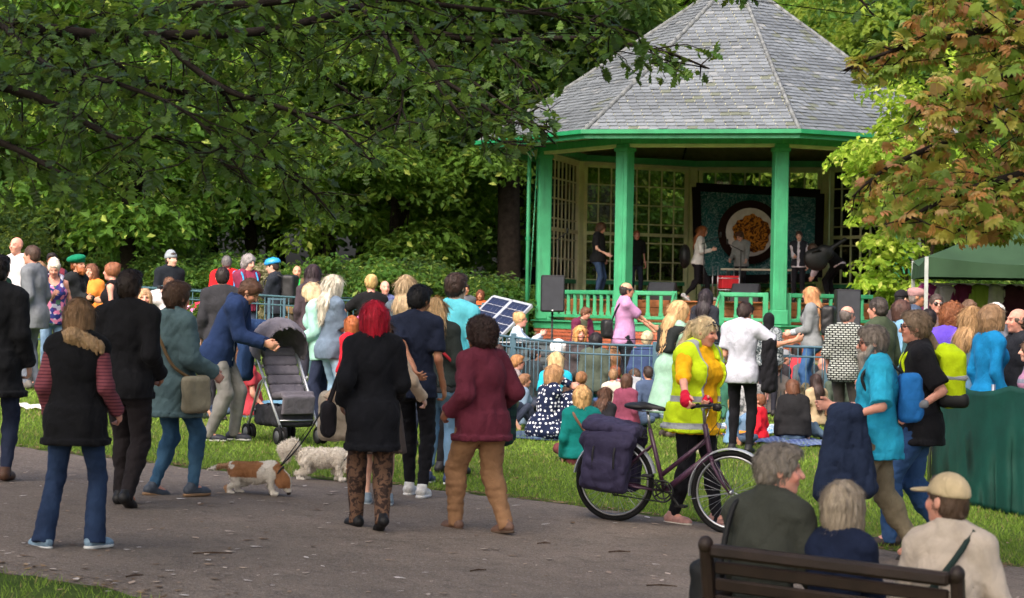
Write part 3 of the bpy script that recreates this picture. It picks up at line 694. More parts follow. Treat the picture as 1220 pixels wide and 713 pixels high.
def bough_tree(boughs, inside, shape, lsize, palette, dens, twigL, seed, droop=.35, extra=1):
    """boughs: list of (points, r0, r1). returns wood MB, leaf arrays"""
    rr = np.random.default_rng(seed); wood = MB(); LP = []; LT = []
    for (pts, r0, r1) in boughs:
        q = smooth_line(pts); wood.tube(q, np.linspace(r0, r1, len(q)), 7)
        seg = np.linalg.norm(np.diff(q, axis=0), axis=1); cum = np.concatenate([[0], np.cumsum(seg)]); Lt = cum[-1]
        for s in np.arange(.15, Lt + .01, .16 / dens):
            p = np.array([np.interp(s, cum, q[:, k]) for k in range(3)]); i = min(np.searchsorted(cum, s), len(q) - 1); tg = q[i] - q[i - 1]; tg = tg / (np.linalg.norm(tg) + 1e-9)
            for _ in range(extra):
                dv = rr.normal(size=3) * np.array((1, 1, .55)) + tg * .6; dv /= np.linalg.norm(dv); L = twigL * rr.uniform(.4, 1.2); m = 7; tw = [p]
                for k in range(1, m): tw.append(tw[-1] + (dv + np.array((0, 0, -droop * k / m)) + rr.normal(size=3) * .18) * L / m)
                tw = np.array(tw)
                x, y = project(tw); ok = inside(x, y)
                kk = 1
                while kk < m and ok[kk]: kk += 1
                if kk < 3: continue
                tw = tw[:kk]; wood.tube(tw, np.linspace(.007, .0025, kk), 4, caps=False)
                for k in range(1, kk):
                    for _l in range(rr.integers(1, 4)):
                        LP.append(tw[k] + rr.normal(size=3) * .015); t = (tw[k] - tw[k - 1]); t /= np.linalg.norm(t); t = t + rr.normal(size=3) * .75 + np.array((0, 0, -.35)); LT.append(t / np.linalg.norm(t))
    LP = np.array(LP); LT = np.array(LT); x, y = project(LP + LT * lsize * .7); k = inside(x, y); LP, LT = LP[k], LT[k]; n = len(LP)
    N = rr.normal(size=(n, 3)) * .45 + np.array((0, 0, .9)); N -= LT * (N * LT).sum(1, keepdims=True); N /= np.linalg.norm(N, axis=1, keepdims=True)
    pa = np.array([lin(c) for c in palette]); cols = pa[rr.integers(0, len(pa), n)] * rr.uniform(.7, 1.25, (n, 1))
    V, F, C = stamp(shape, LP, LT, N, lsize * rr.uniform(.6, 1.2, n), cols)
    return wood, V, F, C
def bp(*a): return [at(*p) for p in a]
oy = np.array([(-200, 260), (0, 252), (100, 250), (200, 262), (300, 272), (400, 278), (440, 262), (466, 205), (520, 192), (600, 196), (640, 188), (668, 165), (674, 85), (700, 98), (760, 110), (820, 116), (856, 98), (866, 22), (905, 12), (925, -10), (1000, -5), (1012, 30), (1040, 36), (1064, 20), (1075, -10), (1400, -20)], float)
def oak_in(x, y): return (y < np.interp(x, oy[:, 0], oy[:, 1]) - 4 + 8 * np.sin(x * .21)) & (x < 1075)
TR = np.array((-7.6, 16.0)); tz = float(ground(*TR))
hub = np.array((TR[0], TR[1], 4.1)); hub2 = np.array((TR[0] + .1, TR[1], 5.0))
bo = [([hub] + bp((-180, 6, 15.6), (0, 28, 15.5), (120, 43, 15.8), (210, 42, 16), (320, 36, 16.3), (430, 8, 16.8), (540, -25, 17.5)), .065, .02),
      ([hub2] + bp((100, -80, 17), (330, -22, 17), (409, 14, 17), (485, 32, 17.2), (578, 49, 17.4), (693, 46, 17.6), (790, 62, 17.8), (845, 82, 18)), .06, .007),
      (bp((60, 36, 15.7), (102, 52, 16), (171, 97, 16.3), (259, 125, 16.8), (324, 180, 17), (384, 236, 17.3), (420, 255, 17.4)), .03, .006),
      (bp((185, 42, 15.9), (259, 102, 15.6), (324, 125, 15.4), (400, 150, 15.2), (440, 190, 15)), .028, .006),
      ([hub] + bp((-150, 70, 14.6), (28, 111, 14.6), (90, 140, 14.4), (140, 165, 14.2), (200, 165, 14.2), (262, 200, 14.2)), .04, .005),
      (bp((485, 32, 17.2), (510, 69, 17), (531, 97, 16.8), (568, 120, 16.6), (600, 143, 16.5), (655, 152, 16.3)), .028, .005),
      (bp((259, 102, 15.6), (300, 162, 16), (328, 199, 16.2), (370, 227, 16.4), (400, 262, 16.4)), .02, .005),
      ([hub2] + bp((300, -120, 19), (640, -60, 18.5), (820, -30, 18), (880, -4, 18), (1000, -12, 18), (1042, 20, 18)), .06, .006),
      (bp((-60, 60, 14.8), (20, 60, 17.5), (70, 110, 18), (130, 160, 18.4), (180, 215, 18.6)), .03, .006),
      (bp((-150, 120, 13.5), (0, 170, 13.4), (60, 200, 13.3), (110, 225, 13.3)), .03, .005),
      (bp((320, 36, 16.3), (370, 80, 18), (430, 120, 18.6), (480, 150, 19)), .025, .005),
      (bp((430, 8, 16.8), (470, 60, 15.8), (480, 110, 15.5), (470, 160, 15.2)), .022, .005),
      (bp((120, 43, 15.8), (200, 10, 14.5), (300, 5, 14), (420, -5, 13.8), (560, 10, 13.8), (680, 20, 14), (760, 40, 14.2)), .035, .006),
      (bp((578, 49, 17.4), (620, 80, 17), (645, 120, 16.8)), .014, .005),
      (bp((520, 100, 16.2), (560, 150, 15.9), (600, 170, 15.8), (650, 175, 15.7)), .016, .005), (bp((560, 95, 17), (600, 125, 16.8), (640, 150, 16.6), (662, 172, 16.5)), .014, .005),
      (bp((0, 28, 15.5), (60, 80, 14), (140, 100, 13.4), (230, 140, 13.2), (300, 220, 13.2)), .025, .005)]
wood, V, F, C = bough_tree(bo, oak_in, oak_leaf(), .115, [(46, 76, 30), (58, 90, 34), (70, 106, 38), (42, 68, 32), (94, 126, 46)], 1.0, .68, 3, extra=2)
oak = tag(empty('oak_tree', (TR[0], TR[1], tz)), 'oak with long low boughs of lobed dark leaves reaching over the path', 'tree')
OAKLEAF = attr_mat('oak_leaf', .45, .35, .42)
def rebase(V, o): return np.asarray(V) - np.array(o.location)
wood.v = [rebase(v, oak) for v in wood.v]; wood.build('boughs', BARKD, oak, True)
tag(link('crown', mesh_np('crown', rebase(V, oak), F, False, C), OAKLEAF, oak)); print('oak leaves', len(F))
m_ = MB(); m_.tube([(0, 0, -.1), (0, 0, .5), (.05, 0, 2.2), (0, 0, 4.1), (.1, 0, 5.2), (.0, .2, 8)], [.62, .45, .4, .36, .3, .18], 14)
for k in range(9): a = k * .7; m_.tube([(0, 0, 4.6 + .35 * k), (1.6 * math.cos(a), 1.6 * math.sin(a), 6 + .3 * k), (4 * math.cos(a), 4 * math.sin(a), 7 + .25 * k)], [.14, .09, .03], 7)
m_.build('trunk', BARK, oak, True)
# added leaf mass overhead, out of view, placed to shade path and boughs
me, Cc = crown(91, 300, 75, 11.0, 2.0, 1.4, .2, (58, 84, 32), (84, 116, 42), (104, 132, 48), 0, name='unseen_crown'); me.materials.append(LEAFM)
u_ = link('unseen_crown', me, None, oak); u_.location = (2.4, -14.5, 9.6 - tz)
# chestnut on the right
def ch_in(x, y):
    lx = np.interp(y, [-100, 0, 30, 60, 85, 100, 112, 150, 190, 220, 260, 278, 288, 300], [1090, 1075, 1050, 1020, 985, 1030, 1080, 1065, 1040, 1003, 1010, 1040, 1090, 1400])
    return x > lx + 10 * np.sin(y * .35)
CT = np.array((6.6, 15.2)); tz2 = float(ground(*CT)); h1 = np.array((CT[0], CT[1], 2.9)); h2 = np.array((CT[0], CT[1], 4.0))
cb = [([h1] + bp((1300, 190, 14.6), (1220, 208, 14.4), (1150, 228, 14.2), (1110, 245, 14.1), (1070, 268, 14)), .055, .006),
      ([h2] + bp((1330, 40, 15), (1220, 30, 15), (1130, 45, 14.8), (1060, 62, 14.7), (1005, 84, 14.6)), .05, .005),
      ([h1] + bp((1300, 130, 15.5), (1180, 150, 15.5), (1100, 180, 15.3), (1050, 205, 15.2), (1015, 235, 15.2)), .045, .005),
      (bp((1220, 208, 14.4), (1165, 255, 14), (1125, 288, 13.8)), .015, .004),
      ([h2] + bp((1300, 80, 14), (1200, 90, 14), (1130, 110, 13.9), (1090, 140, 13.8)), .035, .005),
      ([h1] + bp((1300, 250, 15.8), (1230, 255, 15.8), (1170, 270, 15.6), (1130, 285, 15.5)), .03, .005),
      ([h2] + bp((1300, -30, 14.5), (1180, -30, 14.5), (1100, -10, 14.4)), .04, .006),
      (bp((1220, 30, 15), (1170, 80, 16), (1130, 130, 16.4), (1090, 190, 16.5), (1060, 230, 16.5)), .02, .004),
      (bp((1260, 140, 15.5), (1200, 190, 16.3), (1160, 215, 16.5)), .02, .004)]
wood, V, F, C = bough_tree(cb, ch_in, chest_leaf(), .098, [(176, 170, 70), (196, 146, 84), (150, 176, 72), (138, 168, 66), (120, 150, 60), (184, 130, 76), (146, 168, 70), (206, 168, 112), (190, 180, 84), (204, 144, 104), (168, 180, 84)], 1.1, .5, 9, droop=.5, extra=3)
ch = tag(empty('horse_chestnut_tree', (CT[0], CT[1], tz2)), 'chestnut branches with browning palmate leaves hanging above the market tent', 'tree')
wood.v = [rebase(v, ch) for v in wood.v]; wood.build('boughs', BARKD, ch, True)
link('crown', mesh_np('crown', rebase(V, ch), F, False, C), attr_mat('chestnut_leaf', .5, .35, .45), ch); print('chestnut', len(F))
m_ = MB(); m_.tube([(0, 0, -.1), (0, 0, .5), (.05, 0, 2), (0, 0, 4), (-.1, 0, 6)], [.5, .36, .33, .28, .2], 12); m_.build('trunk', BARK, ch, True)
me, Cc = crown(95, 60, 75, 3.4, 1.8, 1.2, .2, (96, 116, 42), (130, 112, 50), (150, 108, 66), 0, name='unseen_crown'); me.materials.append(LEAFM)
u_ = link('unseen_crown', me, None, ch); u_.location = (1.2, .5, 8.2 - tz2)
print('trees', time.time() - T0)
# ================================================================ sculpting with distance fields
f4 = np.float32
def smin(a, b, k):
    h = np.maximum(k - np.abs(a - b), 0) / k; return np.minimum(a, b) - h * h * (k * .25)
class Fld:
    def __init__(s, lo, hi, h):
        s.h = h; s.lo = np.asarray(lo, float) - 2.5 * h; n = np.ceil((np.asarray(hi, float) - s.lo) / h).astype(int) + 4
        s.n = np.maximum(n, 4); s.ax = [(s.lo[i] + h * np.arange(s.n[i])).astype(f4) for i in range(3)]; s.V = np.full(tuple(s.n), .2, f4)
    def blk(s, lo, hi):
        sl = []
        for i in range(3):
            a = int(np.floor((lo[i] - s.lo[i]) / s.h)); b = int(np.ceil((hi[i] - s.lo[i]) / s.h)) + 1
            a, b = max(a, 0), min(b, s.n[i])
            if b <= a: return None
            sl.append(slice(a, b))
        return tuple(sl)
    def xyz(s, sl): return s.ax[0][sl[0]][:, None, None], s.ax[1][sl[1]][None, :, None], s.ax[2][sl[2]][None, None, :]
    def _op(s, sl, d, k, op):
        if op == 'u': s.V[sl] = smin(s.V[sl], d.astype(f4), k) if k > 0 else np.minimum(s.V[sl], d)
        elif op == 's': s.V[sl] = -smin(-s.V[sl], d.astype(f4), k) if k > 0 else np.maximum(s.V[sl], -d)
    def rc(s, a, b, r1, r2, k=.02, op='u', cut=False, flat=None):
        """tapered capsule; cut ends it flat at b; flat=(axis vector, factor) squashes it along a direction"""
        a = np.asarray(a, float); b = np.asarray(b, float); r = max(r1, r2) + k + 2.5 * s.h
        if flat is not None: r *= max(1, 1)
        sl = s.blk(np.minimum(a, b) - r, np.maximum(a, b) + r)
        if sl is None: return s
        x, y, z = s.xyz(sl); ba = b - a; L2 = max(float(ba @ ba), 1e-8)
        px, py, pz = x - f4(a[0]), y - f4(a[1]), z - f4(a[2])
        tr = (px * f4(ba[0]) + py * f4(ba[1]) + pz * f4(ba[2])) / f4(L2); t = np.clip(tr, 0, 1)
        qx, qy, qz = px - t * f4(ba[0]), py - t * f4(ba[1]), pz - t * f4(ba[2])
        d2 = qx * qx + qy * qy + qz * qz
        if flat is not None:
            n, fk = flat; w_ = qx * f4(n[0]) + qy * f4(n[1]) + qz * f4(n[2]); d2 = d2 + w_ * w_ * f4(fk * fk - 1)
        d = np.sqrt(d2) - (f4(r1) + f4(r2 - r1) * t)
        if cut: d = np.maximum(d, (tr - 1) * f4(math.sqrt(L2)))
        s._op(sl, d, k, op); return s
    def el(s, c, r, Rm=None, k=.02, op='u'):
        c = np.asarray(c, float); r = np.asarray(r, float); e = (np.abs(Rm) @ r if Rm is not None else r) + k + 2.5 * s.h
        sl = s.blk(c - e, c + e)
        if sl is None: return s
        x, y, z = s.xyz(sl); x, y, z = x - f4(c[0]), y - f4(c[1]), z - f4(c[2])
        if Rm is not None:
            M = np.asarray(Rm).astype(f4); x, y, z = x * M[0, 0] + y * M[1, 0] + z * M[2, 0], x * M[0, 1] + y * M[1, 1] + z * M[2, 1], x * M[0, 2] + y * M[1, 2] + z * M[2, 2]
        k0 = np.sqrt((x / f4(r[0])) ** 2 + (y / f4(r[1])) ** 2 + (z / f4(r[2])) ** 2); k1 = np.sqrt((x / f4(r[0] ** 2)) ** 2 + (y / f4(r[1] ** 2)) ** 2 + (z / f4(r[2] ** 2)) ** 2) + 1e-6
        s._op(sl, k0 * (k0 - 1) / k1, k, op); return s
    def bx(s, c, hf, Rm=None, rd=.02, k=.01, op='u'):
        c = np.asarray(c, float); hf = np.asarray(hf, float); e = (np.abs(Rm) @ hf if Rm is not None else hf) + k + 2.5 * s.h
        sl = s.blk(c - e, c + e)
        if sl is None: return s
        x, y, z = s.xyz(sl); x, y, z = x - f4(c[0]), y - f4(c[1]), z - f4(c[2])
        if Rm is not None:
            M = np.asarray(Rm).astype(f4); x, y, z = x * M[0, 0] + y * M[1, 0] + z * M[2, 0], x * M[0, 1] + y * M[1, 1] + z * M[2, 1], x * M[0, 2] + y * M[1, 2] + z * M[2, 2]
        qx, qy, qz = np.abs(x) - f4(hf[0] - rd), np.abs(y) - f4(hf[1] - rd), np.abs(z) - f4(hf[2] - rd)
        d = np.sqrt(np.maximum(qx, 0) ** 2 + np.maximum(qy, 0) ** 2 + np.maximum(qz, 0) ** 2) + np.minimum(np.maximum(qx, np.maximum(qy, qz)), 0) - f4(rd)
        s._op(sl, d, k, op); return s
    def loft(s, o, Rm, prof, k=.02, op='u'):
        """elliptic tube about the local z axis: prof rows (z, rx, ry)"""
        pr = np.asarray(prof, float); pr = pr[np.argsort(pr[:, 0])]; mr = pr[:, 1:].max() + k + 3 * s.h
        ends = [np.asarray(o) + np.asarray(Rm) @ np.array((0, 0, z)) for z in (pr[0, 0], pr[-1, 0])]
        sl = s.blk(np.minimum(*ends) - mr, np.maximum(*ends) + mr)
        if sl is None: return s
        x, y, z = s.xyz(sl); x, y, z = x - f4(o[0]), y - f4(o[1]), z - f4(o[2]); M = np.asarray(Rm).astype(f4)
        x, y, z = x * M[0, 0] + y * M[1, 0] + z * M[2, 0], x * M[0, 1] + y * M[1, 1] + z * M[2, 1], x * M[0, 2] + y * M[1, 2] + z * M[2, 2]
        rx = np.interp(z.ravel(), pr[:, 0], pr[:, 1]).reshape(z.shape).astype(f4); ry = np.interp(z.ravel(), pr[:, 0], pr[:, 2]).reshape(z.shape).astype(f4)
        d = (np.sqrt((x / rx) ** 2 + (y / ry) ** 2) - 1) * np.minimum(rx, ry)
        d = np.maximum(d, np.maximum(z - f4(pr[-1, 0]), f4(pr[0, 0]) - z)); s._op(sl, d, k, op); return s
    def plane(s, p, n):
        n = np.asarray(n, float); n = n / np.linalg.norm(n); x, y, z = s.xyz((slice(None),) * 3)
        s.V = np.maximum(s.V, (x - f4(p[0])) * f4(n[0]) + (y - f4(p[1])) * f4(n[1]) + (z - f4(p[2])) * f4(n[2])); return s
    def wrinkle(s, amp, wl, seed, st=(1, 1, .6)):
        x, y, z = s.xyz((slice(None),) * 3); q = random.Random(seed); x, y, z = x * f4(st[0]), y * f4(st[1]), z * f4(st[2]); acc = 0
        for i in range(3):
            d = np.array([q.gauss(0, 1) for _ in range(3)]); d = d / np.linalg.norm(d) * 2 * np.pi / (wl * q.uniform(.6, 1.5)); e = np.array([q.gauss(0, 1) for _ in range(3)]) * 3 / wl
            wv = np.sin(x * f4(e[0]) + y * f4(e[1]) + z * f4(e[2])) * f4(1.3)
            ph = x * f4(d[0]) + y * f4(d[1]) + z * f4(d[2]) + f4(q.uniform(0, 6)) + wv; acc = acc + (1.3 - 2.3 * np.sqrt(np.abs(np.sin(ph * f4(.5))) + f4(.02)))
        s.V = s.V + f4(amp / 2) * acc; return s
    def nets(s):
        V = s.V; V[0] = V[-1] = .2; V[:, 0] = V[:, -1] = .2; V[:, :, 0] = V[:, :, -1] = .2
        S = V < 0; nx, ny, nz = V.shape; off = [(a, b, c) for a in (0, 1) for b in (0, 1) for c in (0, 1)]
        cnt = np.zeros((nx - 1, ny - 1, nz - 1), np.int8)
        for a, b, c in off: cnt += S[a:nx - 1 + a, b:ny - 1 + b, c:nz - 1 + c]
        act = (cnt > 0) & (cnt < 8); idx = np.argwhere(act); N = len(idx)
        if N == 0: return np.zeros((0, 3)), np.zeros((0, 4), int)
        ids = np.full(act.shape, -1, np.int32); ids[act] = np.arange(N)
        val = np.stack([V[idx[:, 0] + a, idx[:, 1] + b, idx[:, 2] + c] for a, b, c in off], 1); acc = np.zeros((N, 3)); num = np.zeros(N)
        for i in range(8):
            for bit in (1, 2, 4):
                j = i | bit
                if j == i: continue
                a, b = val[:, i], val[:, j]; m = (a < 0) != (b < 0); t = np.where(m, a / np.where(m, a - b, 1), 0)
                acc += (np.array(off[i]) + (np.array(off[j]) - np.array(off[i])) * t[:, None]) * m[:, None]; num += m
        P = (idx + acc / num[:, None]) * s.h + s.lo; Fs = []
        for ax in range(3):
            u, v = (ax + 1) % 3, (ax + 2) % 3
            A = np.take(S, range(0, S.shape[ax] - 1), ax); B = np.take(S, range(1, S.shape[ax]), ax); e = np.argwhere(A != B)
            if len(e) == 0: continue
            ok = (e[:, u] > 0) & (e[:, v] > 0) & (e[:, u] < S.shape[u] - 1) & (e[:, v] < S.shape[v] - 1); e = e[ok]
            ins = S[e[:, 0], e[:, 1], e[:, 2]]; q = []
            for du, dv in ((-1, -1), (0, -1), (0, 0), (-1, 0)):
                c = e.copy(); c[:, u] += du; c[:, v] += dv; q.append(ids[c[:, 0], c[:, 1], c[:, 2]])
            q = np.stack(q, 1); q[~ins] = q[~ins][:, ::-1]; Fs.append(q)
        return P, np.concatenate(Fs)
def nrm(v): v = np.asarray(v, float); return v / max(np.linalg.norm(v), 1e-9)
def rx_(a): c, s = math.cos(a), math.sin(a); return np.array(((1, 0, 0), (0, c, -s), (0, s, c)))
def ry_(a): c, s = math.cos(a), math.sin(a); return np.array(((c, 0, s), (0, 1, 0), (-s, 0, c)))
def rz_(a): c, s = math.cos(a), math.sin(a); return np.array(((c, -s, 0), (s, c, 0), (0, 0, 1)))
def ik(a, t, l1, l2, pole):
    a, t = np.asarray(a, float), np.asarray(t, float); d = t - a; L = np.linalg.norm(d); Lc = min(max(L, abs(l1 - l2) + .01), (l1 + l2) * .998); d = d / max(L, 1e-9); t = a + d * Lc
    x = (l1 * l1 - l2 * l2 + Lc * Lc) / (2 * Lc); h = math.sqrt(max(l1 * l1 - x * x, 0)); p = np.asarray(pole, float); p = p - d * (p @ d); p = nrm(p)
    return a + d * x + p * h, t
SKIN = {'pale': (226, 178, 156), 'pink': (216, 156, 136), 'mid': (204, 150, 122), 'tan': (178, 124, 94), 'brown': (130, 86, 62), 'dark': (96, 64, 48)}
class Person: pass
NP = [0]
def person(label, pos, face=0, H=1.7, top=None, sex='f', b=1.0, skin='pale', pose='stand', pel=None, lean=0, side=0, twist=0, head=(0, 0), hk=1.0, feet=None, poles=None, fyaw=(0, 0), fpitch=(0, 0),
           rh=None, lh=None, rhw=None, lhw=None, repole=None, lepole=None, curl=.5, hair=None, beard=None, hat=None, shirt=None, trousers=None, jacket=None, skirt=None, shoes=(40, 36, 36), sole=None, glasses=None, extra=None, group=None, q=None, beltH=.05):
    NP[0] += 1; seed = NP[0]; pos = np.asarray(pos, float); dist = pos[1]
    q = q or (1.0 if dist < 20 else 1.35 if dist < 27 else 1.75 if dist < 34 else 2.1)
    j = Person(); r_ = random.Random(seed)
    # ---- skeleton (H = 1.70 reference), x right, y forward, z up
    if pose == 'stand': P = np.array((0, 0, .925)); ft = [(-.1, .02, .08), (.1, -.02, .08)]; pl = [(-.1, 1, .1), (.1, 1, .1)]
    elif pose == 'walk': P = np.array((0, 0, .90)); ft = [(-.08, .27, .085), (.08, -.28, .13)]; pl = [(-.05, 1, .1), (.05, 1, .1)]; fpitch = (8, -32) if fpitch == (0, 0) else fpitch
    elif pose == 'bench': P = np.array((0, 0, .52)); ft = [(-.1, .47, .08), (.1, .47, .08)]; pl = [(-.1, .5, 1), (.1, .5, 1)]
    elif pose == 'cross': P = np.array((0, 0, .115)); ft = [(.12, .34, .07), (-.12, .30, .07)]; pl = [(-1, .6, .25), (1, .6, .25)]
    elif pose == 'knees': P = np.array((0, 0, .115)); ft = [(-.1, .52, .07), (.1, .55, .07)]; pl = [(-.15, .3, 1), (.15, .3, 1)]
    elif pose == 'legs': P = np.array((0, 0, .115)); ft = [(-.09, .86, .08), (.12, .84, .08)]; pl = [(-.1, 0, 1), (.1, 0, 1)]
    elif pose == 'sidelegs': P = np.array((0, 0, .115)); ft = [(.45, .25, .06), (.5, .12, .06)]; pl = [(.6, 1, .2), (.6, 1, .2)]
    elif pose == 'kneel': P = np.array((0, 0, .33)); ft = [(-.1, -.2, .06), (.1, -.2, .06)]; pl = [(-.1, 1, 0), (.1, 1, 0)]; fpitch = (-60, -60)
    if pel is not None: P = np.asarray(pel, float)
    if feet is not None: ft = feet
    if poles is not None: pl = poles
    R0 = rz_(-R(twist) * .3) @ ry_(R(side) * .4) @ rx_(-R(lean) * .45); R1 = rz_(-R(twist)) @ ry_(R(side)) @ rx_(-R(lean))
    up0, up1 = R0[:, 2], R1[:, 2]; wv = P + up0 * .15; j.P = P
    chest = wv + up1 * .19; nb = wv + up1 * .385; bw = .5 + .5 * b
    sw = (.166 if sex == 'm' else .147) * (.6 + .4 * b)
    sh = [wv + up1 * .318 + R1[:, 0] * sw * s_ for s_ in (-1, 1)]
    Rh = rz_(-R(head[0])) @ rx_(-R(head[1])); hk_ = hk * 1.0
    hc = nb + nrm(up1 * .6 + np.array((0, 0, .6)) + Rh[:, 1] * .12) * .075 + Rh @ np.array((0, .028, .062)) * hk_
    hips = [P + R0 @ np.array((s_ * .085 * bw, 0, -.02)) for s_ in (-1, 1)]
    legs = []
    for i in (0, 1):
        kn, an = ik(hips[i], ft[i], .43, .42, pl[i]); legs.append((hips[i], kn, an))
    if pos is not None: S = H / 1.7
    # world transform
    az = -R(face); Wm = rz_(az)
    toploc = hc + np.array((0, 0, .112 * hk_))
    if top is not None:           # scale so that the head top meets the pixel row `top`
        wp = pos[:2] + (Wm @ toploc)[:2]; zt_ = at(0, 0, 1)[2]
        for _ in range(2):
            px_ = CX + wp[0] / wp[1] * FPX; zt_ = at(px_, top, wp[1])[2]; S = (zt_ - pos[2]) / toploc[2]; wp = pos[:2] + (Wm @ toploc)[:2] * S
    j.S = S; j.H = S * 1.7; j.W = Wm; j.pos = pos
    toL = lambda p: Wm.T @ (np.asarray(p, float) - pos) / S
    j.toW = lambda p: pos + Wm @ (np.asarray(p, float) * S)
    tgt = []
    for i, (hl, hw_, pol) in enumerate(((lh, lhw, lepole), (rh, rhw, repole))):
        s_ = -1 if i == 0 else 1
        if hw_ is not None: t = toL(hw_)
        elif hl is not None: t = np.array((hl[0] * s_, hl[1], hl[2]))
        else: t = sh[i] + R1 @ np.array((s_ * (.055 + .08 * (b - 1)), .06, -.50))
        pol = pol if pol is not None else (s_ * .15, -1, -.15)
        e, w_ = ik(sh[i], t, .285, .25, pol); tgt.append((sh[i], e, w_))
    j.arms = tgt; j.hc = hc; j.Rh = Rh; j.R1 = R1; j.chest = chest; j.sh = sh; j.legs = legs; j.nb = nb; j.R0 = R0
    root = empty('person', tuple(pos), az); j.root = root
    tag(root, label, 'person', group)
    part = {}
    def out(name, F_, mat, parent=root, post=None):
        Pv, Q = F_.nets()
        if len(Pv) == 0: return None
        me = mesh_np(name, Pv * S, Q, True); return link(name, me, mat, parent)
    # ---- primitives
    bl = max(0, b - 1)
    def torso(F_, o, k=.05):
        F_.el(P + R0 @ np.array((0, 0, .0)), (.15 * bw + bl * .05 + o, .115 * bw + bl * .06 + o, .135 + o), R0, k)
        F_.el(wv + R0 @ np.array((0, .012 * b, -.02)), (.128 * bw + bl * .09 + o, .1 * bw + bl * .12 + o, .15 + o), R0, k)
        F_.el(chest, (.145 * bw + bl * .04 + o, .105 * bw + bl * .06 + o, .175 + o), R1, k)
        F_.rc(sh[0] * .8 + sh[1] * .2, sh[1] * .8 + sh[0] * .2, .058 + o, .058 + o, k)
        for i in (0, 1): F_.rc(nb, sh[i] - R1[:, 2] * .005, .045 + o * .8, .05 + o * .9, k)
        for s_ in (-1, 1):
            F_.el(P + R0 @ np.array((s_ * .07 * bw, -.055 * bw, -.055)), (.085 * bw + o, .085 * bw + o, .1 + o), R0, k)
            if sex == 'f': F_.el(chest + R1 @ np.array((s_ * .065 * bw, .085 * bw + bl * .05, -.005)), (.062 * bw + o, .055 * bw + o, .062 * bw + o), R1, k)
    def armp(F_, o, fr, k=.025, cuff=0.0):
        for i in (0, 1):
            a, e, w_ = tgt[i]; L = fr * .535
            if L <= 0: continue
            if L < .285:
                c = a + (e - a) * (L / .285); F_.rc(a, c, .047 * bw + o, .043 * bw + o + cuff, k, cut=True)
            else:
                F_.rc(a, e, .047 * bw + o, .037 * bw + o, k); c = e + (w_ - e) * min((L - .285) / .25, 1.0); F_.rc(e, c, .037 * bw + o, .029 + o + cuff, k, cut=True)
    def legp(F_, o, fr, k=.03, flare=0.0):
        for i in (0, 1):
            a, kn, an = legs[i]; L = fr * .85
            if L < .43: c = a + (kn - a) * (L / .43); F_.rc(a, c, .083 * bw + o, .066 * bw + o + flare, k, cut=True)
            else:
                F_.rc(a, kn, .083 * bw + bl * .02 + o, .054 * bw + o, k); c = kn + (an - kn) * (min((L - .43) / .42, 1.0) if fr < 1 or o < 0 else 1.09)
                F_.rc(kn, c, .054 * bw + o, .036 + o + flare, k, cut=True)
                if flare < .01: F_.el(kn + (an - kn) * .28 + np.array((0, -.012, 0)), (.05 * bw + o, .055 * bw + o, .12), None, k)
    allp = np.array([P, nb, *sh, *[x for l in legs for x in l], *[x for a in tgt for x in a], hc])
    lo, hi = allp.min(0) - .2 * bw - .03, allp.max(0) + .2 * bw + .03
    tl, th = np.array([P - .1, nb, *sh, wv, *[x for a in tgt for x in a]]).min(0) - .22 * bw - bl * .1, np.array([P, nb, *sh, wv, *[x for a in tgt for x in a]]).max(0) + .2 * bw + bl * .1
    # ---- body: trunk and limbs, head, hands in one mesh
    F_ = Fld(lo, hi, .021 * q); torso(F_, -.016); armp(F_, -.004, 1.0); legp(F_, -.022 if trousers and trousers.get('len', 1) >= 1 else -.012, 1.0)
    F_.rc(nb - up1 * .03, hc - Rh[:, 2] * .03, .052, .05, .02)
    for i in (0, 1): F_.rc(legs[i][2], legs[i][2] + np.array((0, .1, -.045)), .035, .03, .02)
    B = [F_.nets()]
    h_ = .0085 * q; k_ = hk_
    F_ = Fld(hc - .15 * k_, hc + .15 * k_, h_); hp = lambda x, y, z: hc + Rh @ (np.array((x, y, z)) * k_)
    fs = .95 if sex == 'f' else 1.0
    F_.el(hp(0, -.012, .025), np.array((.073, .094, .086)) * k_, Rh, .02); F_.el(hp(0, .032, -.035), np.array((.056 * fs, .06, .075)) * k_, Rh, .03); F_.el(hp(0, .062, -.092), np.array((.026, .024, .02)) * k_, Rh, .025)
    for s_ in (-1, 1):
        F_.el(hp(s_ * .031, .083, .002), np.array((.016, .014, .011)) * k_, Rh, .012, 's'); F_.el(hp(s_ * .074, -.008, -.005), np.array((.010, .02, .03)) * k_, Rh, .006)
        F_.el(hp(s_ * .035, .07, -.03), np.array((.02, .018, .018)) * k_, Rh, .02)
    F_.rc(hp(0, .086, .012), hp(0, .108, -.026), .009 * k_, .014 * k_, .012); F_.el(hp(0, .083, -.058), np.array((.022, .012, .009)) * k_, Rh, .012); F_.el(hp(0, .08, .024), np.array((.045, .012, .009)) * k_, Rh, .012)
    F_.rc(nb - up1 * .02, hc - Rh[:, 2] * .03, .05, .048 * k_, .025)
    hV, hQ = F_.nets(); B.append((hV, hQ))
